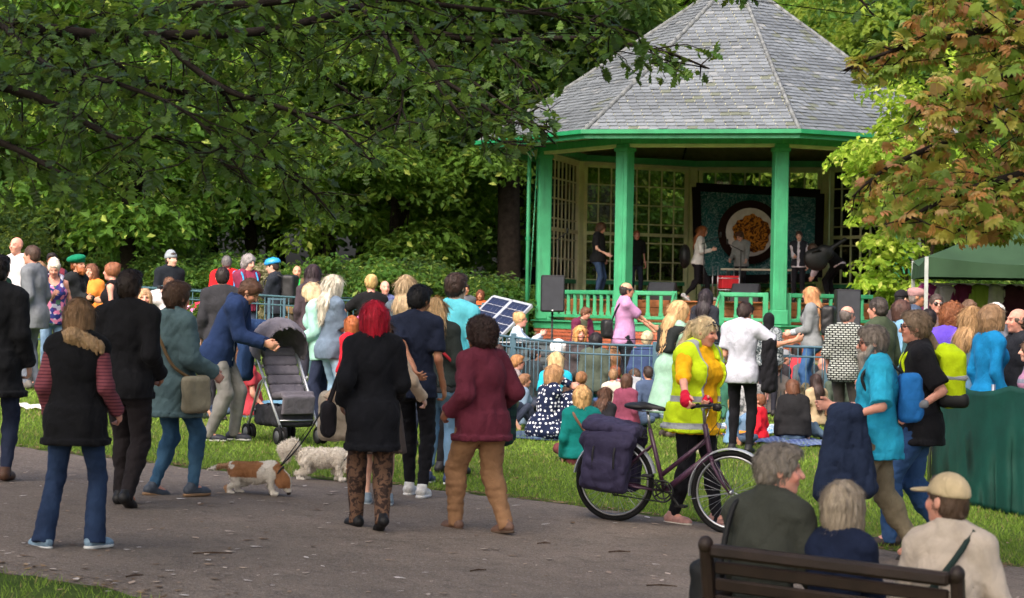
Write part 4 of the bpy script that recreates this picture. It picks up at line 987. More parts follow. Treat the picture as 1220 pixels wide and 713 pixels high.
    for i in (0, 1):
        a, e, w_ = tgt[i]; s_ = -1 if i == 0 else 1; d = nrm(w_ - e); up = np.array((0, 0, 1.)); med = -s_ * R1[:, 0]
        n = nrm(med - d * (med @ d)) if abs(med @ d) < .85 else nrm(R1[:, 1] - d * (R1[:, 1] @ d)); c = nrm(np.cross(d, n)) * (1 if i == 1 else -1)   # c: towards the thumb
        F_ = Fld(w_ - .215, w_ + .215, .0075 * max(q, 1.0)) if False else None
        ctr = w_ + d * .09; F_ = Fld(ctr - .12, ctr + .12, .0072 * q)
        F_.rc(e, w_, .034, .026, .01); F_.el(w_ + d * .05, (.017, .039, .055), np.stack([n, c, d], 1), .02)
        for fi, (oc, L) in enumerate(((.028, .07), (.01, .08), (-.009, .075), (-.027, .058))):
            k0 = w_ + d * .09 + c * oc; cu = curl + .12 * fi; d1 = nrm(d * math.cos(cu) + n * math.sin(cu)); d2 = nrm(d * math.cos(cu * 2.3) + n * math.sin(cu * 2.3))
            k1 = k0 + d1 * L * .5; k2 = k1 + d2 * L * .55; F_.rc(k0 - d * .02, k1, .010, .0092, .004); F_.rc(k1, k2, .0092, .0082, .003)
        t0 = w_ + d * .022 + c * .028; t1 = t0 + nrm(d + c * .75 + n * .35) * .045; t2 = t1 + nrm(d + c * .1 + n * .5) * .036; F_.rc(t0, t1, .014, .011, .01); F_.rc(t1, t2, .011, .0095, .003)
        B.append(F_.nets())
    V = []; Fq = []; n0 = 0
    for v_, f_ in B: V.append(v_); Fq.append(f_ + n0); n0 += len(v_)
    V = np.concatenate(V); sc_ = np.array(lin(SKIN[skin])); Cc = np.tile(sc_, (len(V), 1))
    L_ = (V - hc) @ Rh / k_; isH = np.abs(L_).max(1) < .16
    lip = isH & (np.abs(L_[:, 0]) < .024) & (np.abs(L_[:, 2] + .058) < .0085) & (L_[:, 1] > .07); Cc[lip] = sc_ * (.72, .45, .45)
    eye = isH & (np.abs(np.abs(L_[:, 0]) - .031) < .0125) & (np.abs(L_[:, 2] - .003) < .007) & (L_[:, 1] > .05); Cc[eye] = (.06, .04, .035)
    bro = isH & (np.abs(np.abs(L_[:, 0]) - .032) < .018) & (np.abs(L_[:, 2] - .024) < .006) & (L_[:, 1] > .05)
    if hair: Cc[bro] = np.array(lin(hair[1])) * .5 + sc_ * .15
    ck = isH & (np.abs(np.abs(L_[:, 0]) - .04) < .02) & (np.abs(L_[:, 2] + .03) < .02) & (L_[:, 1] > .04); Cc[ck] *= (1.0, .86, .84)
    link('body', mesh_np('body', V * S, np.concatenate(Fq), True, Cc), skinmat(), root)
    # ---- hair
    if hair and hair[0] != 'none':
        ty, hcx = hair[0], hair[1]; vol = hair[2] if len(hair) > 2 else 1.0; hl_ = hair[3] if len(hair) > 3 else .3
        ext = {'long': hl_ + .1, 'pony': .35}.get(ty, .05) + .05
        F_ = Fld(hc - (.2, .22, .2 + ext), hc + (.2, .2, .2), .0105 * q)
        def faceCut(lowz=-.02, wd=.07):
            F_.el(hp(0, .115, -.035 + lowz * .2), np.array((wd, .085, .098)) * k_, Rh, .02, 's')
        F_hat = .93 if hat else 1.0
        cap = F_hat * np.array((.0795, .1015, .0945) if ty != 'crop' else (.077, .099, .091)) * (1 + (vol - 1)) * k_
        F_.el(hp(0, -.012, .026), cap, Rh, .02)
        if ty in ('short', 'fringe', 'crop'):
            F_.el(hp(0, -.046, -.022), np.array((.068, .054, .056)) * k_, Rh, .02)
            if ty == 'short': F_.el(hp(.01, .045, .085), np.array((.055, .045, .024)) * vol * k_, Rh, .03)
            faceCut(0, .078); F_.plane(hp(0, 0, -.065), Rh @ np.array((0, .45, -1.)))
            for s_ in (-1, 1): F_.el(hp(s_ * .085, .012, -.045), np.array((.03, .05, .05)) * k_, Rh, .01, 's')
            if ty == 'fringe':   # bald crown
                F_.el(hp(0, .02, .10), np.array((.12, .13, .085)) * k_, Rh, .015, 's')
            F_.wrinkle(.006, .03, seed, (1, 1, .5))
        elif ty in ('bob', 'long', 'pony', 'updo'):
            low = {'bob': -.115, 'long': -.13, 'pony': -.03, 'updo': -.02}[ty]
            if ty in ('bob', 'long'):
                F_.loft(hp(0, -.012, 0), Rh, [(low, .082 * vol * k_, .092 * vol * k_), (-.05, .092 * vol * k_, .105 * vol * k_), (.03, .088 * vol * k_, .105 * vol * k_), (.06, .075 * vol * k_, .09 * vol * k_)], .03)
            if ty == 'long':
                b0 = hp(0, -.07, -.06); b1 = nb + R1 @ np.array((0, -.095 * b, -.04)); b2 = b1 + R1 @ np.array((0, -.02, -hl_))
                F_.rc(b0, b1, .085 * vol, .09 * vol, .03, flat=(R1[:, 1], 2.0)); F_.rc(b1, b2, .09 * vol, .055 * vol, .03, flat=(R1[:, 1], 2.2))
            if ty == 'pony':
                F_.el(hp(0, -.11, .03), np.array((.025, .03, .03)), None, .015); F_.rc(hp(0, -.125, .02), hp(0, -.16, -.14), .03 * vol, .022, .02); F_.rc(hp(0, -.16, -.14), hp(0, -.13, -.27), .026, .008, .02)
            if ty == 'updo': F_.el(hp(0, -.075, .075), np.array((.05, .045, .045)) * vol, None, .02)
            faceCut(-.02, .066 if ty in ('bob', 'long') else .078)
            if ty in ('bob', 'long'): F_.bx(hp(0, .13, -.12), np.array((.06, .11, .1)), Rh, .03, .02, 's')
            else: F_.plane(hp(0, 0, -.06), Rh @ np.array((0, .5, -1.)))
            F_.wrinkle(.005, .04, seed, (1, 1, .15)); F_.wrinkle(.003, .018, seed + 5, (1, 1, .12))
        elif ty in ('afro', 'curly'):
            v_ = 1.25 * vol; F_.el(hp(0, -.02, .03), np.array((.088, .1, .098)) * v_ * k_, Rh, .02); F_.el(hp(0, -.05, -.03), np.array((.085, .07, .07)) * v_ * k_, Rh, .02); faceCut(0, .08)
            F_.wrinkle(.008, .035, seed); F_.wrinkle(.005, .018, seed + 3)
        Pv, Q = F_.nets()
        if len(Pv):     # moulded mass plus loose strands lying over it
            ns = int((4200 if q <= 1 else 1600 if q < 1.5 else 500) * (1.6 if ty == 'long' else 1)); rg = np.random.default_rng(seed); tr = Q[rg.integers(0, len(Q), ns)]; p0 = Pv[tr].mean(1); nn = np.cross(Pv[tr[:, 1]] - Pv[tr[:, 0]], Pv[tr[:, 2]] - Pv[tr[:, 0]]); nn /= np.linalg.norm(nn, axis=1, keepdims=True) + 1e-9
            dn = np.tile(-Rh[:, 2] - .25 * Rh[:, 1], (ns, 1)) if ty not in ('afro', 'curly') else rg.normal(size=(ns, 3)); dn = dn + rg.normal(size=(ns, 3)) * (.3 if ty in ('short', 'crop', 'fringe', 'updo') else .09); dn -= nn * (dn * nn).sum(1, keepdims=True); dn /= np.linalg.norm(dn, axis=1, keepdims=True) + 1e-9
            Lc = (p0 - hc) @ Rh / k_; ok_ = ~((Lc[:, 1] > .04) & (Lc[:, 2] < .075)) & ((Lc[:, 2] < -.01) if hat else True); p0, nn, dn = p0[ok_], nn[ok_], dn[ok_]; ns = len(p0)
            Ls = {'long': .11, 'bob': .05, 'pony': .06, 'crop': .015}.get(ty, .032) * rg.uniform(.5, 1.3, (ns, 1)); sdv = np.cross(nn, dn); wd_ = .0021 * q
            up_ = rg.uniform(.001, .006, (ns, 1)) * (2.2 if ty in ('afro', 'curly') else 1); V3 = np.stack([p0 - sdv * wd_, p0 + sdv * wd_, p0 + dn * Ls * .55 + nn * up_ + sdv * wd_, p0 + dn * Ls * .55 + nn * up_ - sdv * wd_, p0 + dn * Ls + nn * up_ * .6], 1).reshape(-1, 3)
            I = np.arange(ns)[:, None] * 5 + len(Pv); link('hair', mesh_np('hair', np.concatenate([Pv, V3]) * S, [np.concatenate([Q, I + np.array([[0, 1, 2, 3]])]), I + np.array([[3, 2, 4]])], True), hairmat(hcx), root)
    if beard:
        F_ = Fld(hc - (.2, .2, .2 + beard[1]), hc + .18, .011 * q); F_.el(hp(0, .06, -.085), np.array((.05, .042, .045)), Rh, .02)
        F_.rc(hp(0, .075, -.1), hp(0, .085, -.11 - beard[1]), .04, .018, .02); F_.el(hp(0, .098, -.048), np.array((.03, .012, .008)), Rh, .01)
        for s_ in (-1, 1): F_.rc(hp(s_ * .062, .02, -.02), hp(s_ * .045, .05, -.08), .014, .02, .02)
        F_.wrinkle(.008, .03, seed, (1, 1, .3)); out('beard', F_, hairmat(beard[0]))
    if hat:
        ty, hc_ = hat; F_ = Fld(hc - .2, hc + .22, .01 * q); up_h = Rh[:, 2]
        if ty == 'beanie':
            F_.el(hp(0, -.012, .035), np.array((.088, .109, .105)), Rh, .02); F_.el(hp(0, -.02, .12), np.array((.05, .06, .035)), Rh, .04); F_.plane(hp(0, 0, .02), Rh @ np.array((0, .15, -1.))); F_.wrinkle(.005, .02, seed, (1, 1, .2))
        elif ty == 'cap':
            F_.el(hp(0, -.012, .035), np.array((.087, .108, .1)), Rh, .02); F_.plane(hp(0, 0, .03), Rh @ np.array((0, .05, -1.)))
            F_.el(hp(0, .12, .036), np.array((.07, .085, .012)), Rh @ rx_(-.12), .012)
        elif ty == 'flatcap':
            F_.el(hp(0, 0, .07), np.array((.1, .13, .055)), Rh @ rx_(-.12), .02); F_.el(hp(0, .11, .04), np.array((.07, .06, .012)), Rh, .015); F_.el(hp(0, -.012, .04), np.array((.086, .106, .07)), Rh, .02); F_.plane(hp(0, 0, .015), -up_h)
        elif ty == 'beret':
            F_.el(hp(.02, -.02, .085), np.array((.125, .135, .055)), Rh @ ry_(.18) @ rx_(.12), .03); F_.el(hp(0, -.012, .035), np.array((.086, .106, .08)), Rh, .03); F_.plane(hp(0, 0, .03), -up_h); F_.wrinkle(.004, .05, seed)
        elif ty == 'helmet':
            F_.el(hp(0, -.01, .05), np.array((.105, .135, .095)), Rh, .02); F_.plane(hp(0, 0, .03), -up_h)
            for s_ in (-1, 0, 1): F_.rc(hp(s_ * .05, -.09, .12), hp(s_ * .05, .08, .135), .011, .011, .008, 's')
        elif ty == 'scarf':
            F_.el(hp(0, -.015, .02), np.array((.092, .115, .112)), Rh, .02); F_.rc(hp(0, -.04, -.05), nb + R1[:, 2] * .0, .08, .1, .04); F_.el(hp(0, .12, -.03), np.array((.06, .08, .09)), Rh, .02, 's'); F_.wrinkle(.005, .06, seed)
        out({'flatcap': 'flat_cap', 'scarf': 'headscarf'}.get(ty, ty), F_, cloth(hc_) if ty != 'helmet' else plain('helmet_blue', hc_, .35, .5))
    if glasses:
        m_ = MB(); y0 = .1 if glasses[1] == 'face' else .06; z0 = .004 if glasses[1] == 'face' else .085; tilt = Rh if glasses[1] == 'face' else Rh @ rx_(.7)
        gp_ = (lambda x, y, z: hp(x, y, z)) if glasses[1] == 'face' else (lambda x, y, z: hc + Rh @ (np.array((0, .072, .085)) + rx_(.75) @ np.array((x, y - .1, z - .004))))
        for s_ in (-1, 1):
            m_.lathe(gp_(s_ * .033, .098, .002) * S, [(.001, 0), (.026 * S, 0), (.026 * S, .005), (.001, .006)], 10, Rh[:, 1] if glasses[1] == 'face' else Rh @ rx_(.75)[:, 1])
            m_.tube([gp_(s_ * .058, .095, .006) * S, gp_(s_ * .078, .05, .008) * S, gp_(s_ * .082, -.015, .002) * S], .0035, 5)
        m_.tube([gp_(-.012, .104, .006) * S, gp_(.012, .104, .006) * S], .003, 5)
        m_.build('sunglasses' if glasses[0] == 'dark' else 'glasses', plain('lens_dark', (18, 18, 22), .15, .6) if glasses[0] == 'dark' else plain('lens_frame', (60, 50, 46), .2, .6), root, True)
    # ---- clothes
    hcl = .0145 * q if q > 1 else .0115
    def garment(name, g, off):
        c = g['c']; o = off + g.get('loose', .0); F_ = Fld(tl - (.12, .12, g.get('hem', .1) + .1), th + (.12, .12, .1), hcl)
        torso(F_, o); hem = g.get('hem', .08)
        if hem > .02:
            fl = g.get('flare', .01); F_.loft(P, R0, [(.05, .145 * bw + bl * .06 + o, .115 * bw + bl * .07 + o), (-.1, .150 * bw + bl * .06 + o, .132 * bw + bl * .07 + o), (-hem - .01, .146 * bw + bl * .05 + fl + o, .128 * bw + bl * .06 + fl + o)], .04)
        for e in g.get('add', []): getattr(F_, e[0])(*e[1:])
        if q <= 1 and not g.get('strap'): F_.loft(P, R0, [(-hem - .01, .146 * bw + bl * .05 + g.get('flare', .01) + o + .009, .128 * bw + bl * .06 + g.get('flare', .01) + o + .009), (-hem + .035, .147 * bw + bl * .05 + g.get('flare', .01) + o + .008, .129 * bw + bl * .06 + g.get('flare', .01) + o + .008)], .004)
        F_.plane(P - R0[:, 2] * hem, -R0[:, 2])
        if g.get('open'): F_.bx(P + R0 @ np.array((0, .2 + bl * .1, .05)), (g['open'], .2, .25 + hem), R0, .02, .01, 's'); F_.bx(chest + R1 @ np.array((0, .2 + bl * .1, .0)), (g['open'] * .9, .17, .3), R1, .02, .01, 's')
        if g.get('vneck'): F_.el(chest + R1 @ np.array((0, .14, .17)), (.07, .12, .14), R1, .01, 's')
        if g.get('back'): F_.el(nb + R1 @ np.array((0, -.1, -.03)), (.10, .1, .09), R1, .01, 's')
        F_.rc(nb - up1 * .0, hc, .056 + .2 * o, .075, .01, 's')
        if g.get('strap'):
            for s_ in (-1, 1): F_.el(sh[0 if s_ < 0 else 1] + R1[:, 0] * s_ * .03, (.075, .16, .10), R1, .02, 's')
            F_.el(nb + R1 @ np.array((0, .06, -.02)), (.085, .14, .1), R1, .02, 's')
        armp(F_, o - .003, g.get('sleeve', 1.0), .03, g.get('cuff', .004))
        if q <= 1 and g.get('sleeve', 1.0) > .9:
            for i in (0, 1): a, e, w_ = tgt[i]; F_.rc(e + (w_ - e) * .86, e + (w_ - e) * .995, .034 + o, .036 + o, .004, cut=True)
        if g.get('hood'):
            F_.el(nb + R1 @ np.array((0, -.075, -.02)), (.115, .06, .08), R1, .03); F_.el(nb + R1 @ np.array((0, -.06, .05)), (.08, .05, .04), R1, .015, 's')
        if g.get('collar'):
            F_.loft(nb, R1, [(-.02, .075, .08), (g['collar'], .068, .072)], .015); F_.rc(nb, hc, .05, .07, .01, 's')
        F_.wrinkle(g.get('wr', .005) * (1.25 if q <= 1 else 1), g.get('wl', .11), seed * 7 + len(name), (1, 1, .8)); o_ = out(name, F_, g['m'] if 'm' in g else cloth(*c) if isinstance(c[0], (tuple, list)) else cloth(c))
        if g.get('fur'):
            F2 = Fld(nb - .22, nb + .22, .011 * q); F2.rc(nb + R1 @ np.array((-.09, .03, -.0)), nb + R1 @ np.array((0, -.09, .01)), .045, .05, .02); F2.rc(nb + R1 @ np.array((.16, -.05, -.07)), nb + R1 @ np.array((0, -.09, .01)), .05, .05, .02)
            F2.wrinkle(.016, .025, seed); out('fur_trim', F2, hairmat(g['fur']), o_)
        return o_
    mk = lambda c: cloth(*c) if isinstance(c[0], (tuple, list)) else cloth(c)
    if trousers:
        t_ = dict(trousers); F_ = Fld(lo, np.array((hi[0], hi[1], max(P[2] + .25, max(l[1][2] for l in legs) + .15))), hcl); o = .001 + t_.get('loose', 0)
        F_.el(P, (.15 * bw + bl * .05 + o, .115 * bw + bl * .06 + o, .135 + o), R0, .04)
        for s_ in (-1, 1): F_.el(P + R0 @ np.array((s_ * .07 * bw, -.055 * bw, -.055)), (.085 * bw + o, .085 * bw + o, .1 + o), R0, .04)
        F_.plane(P + R0[:, 2] * beltH, R0[:, 2]); legp(F_, o, t_.get('len', 1.0), .03, t_.get('flare', 0.0))
        F_.wrinkle(t_.get('wr', .004) * (1.5 if q <= 1 else 1), .09, seed * 3, (1, 1, 1.1)); out(t_.get('name', 'trousers'), F_, mk(t_['c']))
    if shirt: garment(shirt.get('name', 'top'), shirt, .015)
    if skirt:
        F_ = Fld(lo - .3, hi + .3, hcl * 1.1); fl = skirt.get('flare', .08); L = skirt['len']
        F_.loft(P, R0, [(.1, .14 * bw + bl * .06, .115 * bw + bl * .06), (-.1, .185 * bw, .165 * bw), (-L, .185 * bw + fl, .16 * bw + fl)], .03); F_.wrinkle(.02, .13, seed, (1, 1, .12)); out('skirt', F_, mk(skirt['c']))
    if jacket: garment(jacket.get('name', 'jacket'), jacket, .025)
    if extra:
        for (nm, c, prims, *wr) in extra:
            pts = np.array([p for e in prims for p in e[1:3] if np.size(p) == 3], float); F_ = Fld(pts.min(0) - .45, pts.max(0) + .45, hcl)
            for e in prims: getattr(F_, e[0])(*e[1:])
            F_.wrinkle(wr[0] if wr else .008, .1, seed * 5); out(nm, F_, mk(c))
    if shoes:
        for i in (0, 1):
            kn, an = legs[i][1], legs[i][2]; gyaw = fyaw[i]
            Rf = rz_(-R(gyaw)) @ rx_(R(fpitch[i]))
            if pose in ('legs', 'bench_legs'): Rf = rx_(R(60))
            if pose in ('cross', 'sidelegs'):
                d = nrm(an - kn); dd = nrm(np.array((d[0], d[1], 0))); Rf = np.stack([np.cross(dd, (0, 0, 1)), dd, np.array((0, 0, 1.))], 1)
            fp = lambda x, y, z: an + Rf @ np.array((x, y, z))
            F_ = Fld(an - .22, an + .22, .0115 * q); F_.rc(fp(0, -.045, -.03), fp(0, .12, -.045), .043, .034, .02); F_.el(fp(0, .1, -.05), (.042, .085, .035), Rf, .02); F_.rc(fp(0, -.01, 0), fp(0, -.01, .02), .042, .042, .02); F_.plane(fp(0, 0, -.076), -Rf[:, 2]); F_.plane(fp(0, -.01, .035), Rf[:, 2])
            so = out('shoe', F_, plain('shoe_%d_%d_%d' % shoes, shoes, .55, .35, var=.2, scale=20))
            if sole and so:
                F_ = Fld(an - .22, an + .22, .0105 * q); F_.el(fp(0, .09, -.066), (.047, .095, .03), Rf, .02); F_.el(fp(0, -.03, -.066), (.044, .065, .03), Rf, .03); F_.plane(fp(0, 0, -.079), -Rf[:, 2]); F_.plane(fp(0, 0, -.055), Rf[:, 2])
                out('sole', F_, plain('sole_%d_%d_%d' % sole, sole, .7, .2), so)
    return j
# ================================================================ things
BLACK = plain('black_plastic', (26, 26, 28), .5, .4, var=.2); STEEL = plain('steel', (170, 172, 176), .3, .5, metal=.9); RUBBER = plain('rubber', (24, 24, 25), .85, .2)
SILVER = plain('silver_paint', (186, 190, 196), .35, .5, metal=.4); WHITE = plain('white_paint', (232, 232, 230), .5, .4)
def put(name, loc, rz, label, cat, group=None): return tag(empty(name, tuple(loc), rz), label, cat, group)
# ---- bicycle
bA, bB = gp(729, 621), gp(868, 637); bd = bB - bA; byaw = math.atan2(bd[1], bd[0]); wbL = float(np.linalg.norm(bd[:2])); WR = .335
bike = put('bicycle', bA, byaw, 'dark purple step-through bicycle with silver mudguards and loaded rear rack', 'bicycle'); bike.rotation_euler = (0, -math.asin(bd[2] / np.linalg.norm(bd)), byaw)
PUR = plain('purple_frame', (72, 44, 66), .35, .5, var=.15)
def wheel(cx):
    w_ = empty('wheel', (cx, 0, WR)); w_.parent = bike
    m = MB(); m.ring((0, 0, 0), (0, 1, 0), WR - .02, .021, 56, 8); m.build('tyre', RUBBER, w_, True)
    m = MB(); m.ring((0, 0, 0), (0, 1, 0), WR - .05, .011, 56, 6, 1.2); m.build('rim', STEEL, w_, True)
    m = MB()
    for k in range(32):
        a = k * 2 * np.pi / 32; a2 = a + (.55 if k % 2 else -.55); y = .028 * (1 if k % 4 < 2 else -1)
        m.tube([(.022 * math.cos(a2), y, .022 * math.sin(a2)), ((WR - .055) * math.cos(a), 0, (WR - .055) * math.sin(a))], .0016, 4, caps=False)
    m.build('spokes', STEEL, w_); m = MB(); m.lathe((0, -.045, 0), [(.001, 0), (.012, 0), (.012, .02), (.02, .02), (.02, .07), (.012, .07), (.012, .09), (.001, .09)], 12, (0, 1, 0)); m.build('hub', STEEL, w_, True)
    m = MB(); th = np.linspace(R(15), R(175), 22) if cx < .1 else np.linspace(R(45), R(190), 20)
    rr_ = WR + .022; P = np.array([[(rr_ + e) * math.cos(t), y, (rr_ + e) * math.sin(t)] for t in th for (y, e) in ((-.028, -.012), (-.018, 0), (.018, 0), (.028, -.012))]).reshape(len(th), 4, 3); m.grid(P); m.grid(P[:, ::-1] * np.array((1, 1, 1)) - 0.0025 * np.sign(P[:, ::-1]) * np.array((1, 0, 1))); m.build('mudguard', SILVER, w_, True)
    return w_
wheel(0); wheel(wbL)
bb = (.43, 0, .29); st_ = (.27, 0, .78); hd0 = (wbL - .23, 0, .74); hd1 = (wbL - .195, 0, .62); hdt = (wbL - .26, 0, .86)
m = MB(); m.tube([hd1, bb], .026, 10); m.tube([hd0, (.40, 0, .42)], .019, 10); m.tube([bb, st_], .018, 10); m.tube([hdt, hd0, hd1], .022, 10)
for y in (-.055, .055): m.tube([bb, (.2, y * .8, .3), (0, y, WR)], .011, 6); m.tube([(.31, 0, .66), (.25, y * .8, .6), (0, y, WR)], .009, 6)
m.build('frame', PUR, bike, True)
m = MB()
for y in (-.05, .05): m.tube([hd1, (wbL - .16, y, .55), (wbL - .09, y, .44), (wbL - .01, y, WR + .005)], [.017, .014, .013, .010], 8)
m.tube([(wbL - .17, -.05, .58), (wbL - .17, .05, .58)], .015, 6); m.build('fork', PUR, bike, True)
m = MB(); m.tube([hdt, (wbL - .28, 0, .98), (wbL - .23, 0, 1.01)], .013, 8); hbar = m.build('stem', STEEL, bike, True)
GRL, GRR = (wbL - .30, .25, 1.0), (wbL - .30, -.25, 1.0)
m = MB(); m.tube([GRL, (wbL - .25, .14, 1.015), (wbL - .23, 0, 1.01), (wbL - .25, -.14, 1.015), GRR], .0115, 8); m.build('handlebar', BLACK, hbar, True)
for g_ in (GRL, GRR): m = MB(); s_ = np.sign(g_[1]); m.tube([g_, (g_[0] + .02, g_[1] - s_ * .1, 1.018)], .017, 8); m.build('grip', RUBBER, hbar, True); m = MB(); m.tube([(g_[0] + .045, g_[1] - s_ * .12, 1.0), (g_[0] + .07, g_[1] - s_ * .04, .985)], .006, 6); m.build('brake_lever', STEEL, hbar, True)
m = MB(); m.lathe((wbL - .19, .05, 1.0), [(.001, -.02), (.03, -.02), (.035, .03), (.001, .05)], 12, (1, 0, 0)); m.build('headlamp', BLACK, hbar, True)
for pts in ([GRL, (wbL - .12, .1, 1.0), (wbL - .15, .03, .8), (wbL - .17, .03, .6)], [GRR, (wbL - .1, -.1, .98), (wbL - .2, -.03, .8), (.6, -.02, .55)]): m = MB(); m.tube(smooth_line(pts), .003, 5); m.build('brake_cable', BLACK, bike, True)
m = MB(); m.tube([st_, (.24, 0, .92)], .013, 8); m.build('seat_post', STEEL, bike, True)
F_ = Fld((-.02, -.14, .86), (.45, .14, 1.02), .009); F_.el((.15, 0, .95), (.11, .1, .035), None, .03); F_.rc((.2, 0, .95), (.37, 0, .945), .045, .022, .03); F_.plane((0, 0, .93), (0, 0, -1)); v_, q_ = F_.nets(); sd_ = link('saddle', mesh_np('saddle', v_, q_), BLACK, bike)
m = MB()
for y in (-.03, .03): m.tube([(.08, y, .935), (.2, y, .915), (.34, y, .935)], .004, 5)
m.build('saddle_rail', STEEL, sd_, True)
cr = empty('crankset', bb); cr.parent = bike
m = MB(); m.ring((0, -.05, 0), (0, 1, 0), .085, .008, 32, 6); m.ring((0, -.04, 0), (0, 1, 0), .06, .007, 28, 6)
for k in range(5): a = k * 1.257; m.tube([(0, -.045, 0), (.085 * math.cos(a), -.05, .085 * math.sin(a))], .007, 5)
m.build('chainring', BLACK, cr, True)
for s_ in (-1, 1): m = MB(); e_ = (-.0 + s_ * .11, s_ * .075, -s_ * .12); m.tube([(0, s_ * .06, 0), e_], .011, 6); ca_ = m.build('crank_arm', BLACK, cr, True); m = MB(); m.box((e_[0], e_[1] + s_ * .05, e_[2]), (.045, .04, .012), bev=.005); m.build('pedal', BLACK, ca_)
m = MB(); m.tube([(.43, -.05, .375), (.0, -.05, WR + .04)], .006, 5); m.tube([(.43, -.05, .205), (.03, -.05, .22), (0, -.05, .26)], .006, 5); m.ring((0, -.05, WR), (0, 1, 0), .04, .012, 20, 6); m.ring((.03, -.05, .24), (0, 1, 0), .025, .006, 14, 6); m.build('chain', BLACK, bike, True)
m = MB()
for y in (-.06, .06): m.tube([(.25, y * .5, .7), (.16, y, .715), (-.22, y, .715)], .006, 5); m.tube([(-.05, y, .715), (0, y * .9, WR)], .006, 5); m.tube([(-.2, y, .715), (0, y * .9, WR)], .006, 5)
for x in (-.2, -.08, .05, .16): m.tube([(x, -.06, .715), (x, .06, .715)], .005, 5)
m.build('rear_rack', BLACK, bike, True)
m = MB()
for y in (-.05, .05): m.tube([(wbL - .01, y, WR), (wbL - .24, y, WR + .22)], .003, 4); m.tube([(wbL, y, WR), (wbL - .32, y, WR - .08)], .003, 4)
m.build('mudguard_stay', STEEL, bike)
# panniers: a soft double bag over the rack
NAVY = cloth((58, 54, 78), rough=.7)
pan = put('pannier_bag', bike.matrix_world @ Vector((0, 0, 0)) if False else bA, byaw, 'bulging dark navy pannier bag slung over the bicycle rear wheel', 'bag'); pan.rotation_euler = bike.rotation_euler
for s_ in (-1, 1):
    F_ = Fld((-.3, -.3, .2), (.25, .3, .95), .013); F_.bx((-.03, s_ * .14, .47), (.185, .075, .21), ry_(.06), .035, .02); F_.bx((-.06, s_ * .215, .40), (.14, .035, .12), ry_(.06), .03, .025); F_.rc((-.2, s_ * .15, .66), (.14, s_ * .15, .68), .06, .06, .05); F_.wrinkle(.012, .1, 5 + s_); v_, q_ = F_.nets(); sb_ = link('side_bag', mesh_np('side_bag', v_, q_), NAVY, pan)
    m = MB()
    for x in (-.12, .06): m.tube(smooth_line([(x, s_ * .09, .72), (x, s_ * .235, .6), (x + .01, s_ * .26, .45)]), .009, 5)
    m.build('strap', BLACK, sb_, True)
F_ = Fld((-.34, -.24, .66), (.3, .24, .92), .012); F_.bx((-.03, 0, .755), (.23, .155, .05), ry_(.1), .045, .02); F_.rc((-.2, .0, .79), (.13, .02, .76), .06, .045, .04); F_.wrinkle(.012, .08, 9); v_, q_ = F_.nets(); link('top_flap', mesh_np('top_flap', v_, q_), cloth((64, 60, 86), rough=.7), pan)

# ---- park bench seen from behind
e0, e1 = at(826, 646, 10.1), at(1140, 684, 9.45); ez = (e0[2] + e1[2]) / 2; g0 = (float(ground(e0[0], e0[1])) + float(ground(e1[0], e1[1]))) / 2
byw = math.atan2(e1[1] - e0[1], e1[0] - e0[0]); bL = float(np.linalg.norm((e1 - e0)[:2])); bh = ez - g0
print('bench', bL, bh)
bench = put('park_bench', (e0[0], e0[1], g0), byw, 'dark brown slatted wooden park bench with its back to the path edge', 'bench'); tilt = math.asin((e1[2] - e0[2]) / np.linalg.norm(e1 - e0)); bench.rotation_euler = (0, -tilt, byw)
bh = e0[2] - g0
BW = plain('bench_wood', (46, 34, 29), .5, .35, var=.3, scale=5, bmp=.35, bscale=18)
def bw(name, c, hf, Rm=None, par=bench, bev=.008): m = MB(); m.box(c, hf, Rm, bev=bev); return m.build(name, BW, par)
rec = .16     # backrest recline: top leans to the viewer (-y is viewer side here: y local + is away)
br_ = empty('backrest', (0, 0, 0)); br_.parent = bench
bw('top_rail', (bL / 2, .0, bh - .028), (bL / 2 - .06, .03, .03), None, br_, .014)
for k in range(5): z = bh - .105 - k * .078; bw('slat', (bL / 2, .012 + (bh - z) * rec, z), (bL / 2 - .07, .012, .029), rx_(rec), br_)
for x in (.03, bL - .03):
    m = MB(); m.beam((x, .0, bh + .0), (x, .12, .42), .055, .06, (0, 1, 0), bev=.015); m.beam((x, .12, .42), (x, .08, 0), .055, .06, (0, 1, 0), bev=.01); p_ = m.build('back_post', BW, bench)
    F_ = Fld((x - .05, -.05, bh - .08), (x + .05, .07, bh + .06), .01); F_.el((x, .0, bh - .005), (.034, .04, .042), None, .01); v_, q_ = F_.nets(); link('post_cap', mesh_np('post_cap', v_, q_), BW, p_)
    bw('leg', (x, .56, .2), (.028, .03, .2)); bw('armrest', (x, .33, .63), (.032, .27, .018)); m = MB(); m.beam((x, .56, .4), (x, .56, .615), .05, .05, (0, 1, 0)); m.build('arm_post', BW, bench); bw('seat_bearer', (x, .33, .375), (.02, .22, .03))
for k in range(5): bw('seat_slat', (bL / 2, .16 + k * .095, .42), (bL / 2 - .0, .04, .013))

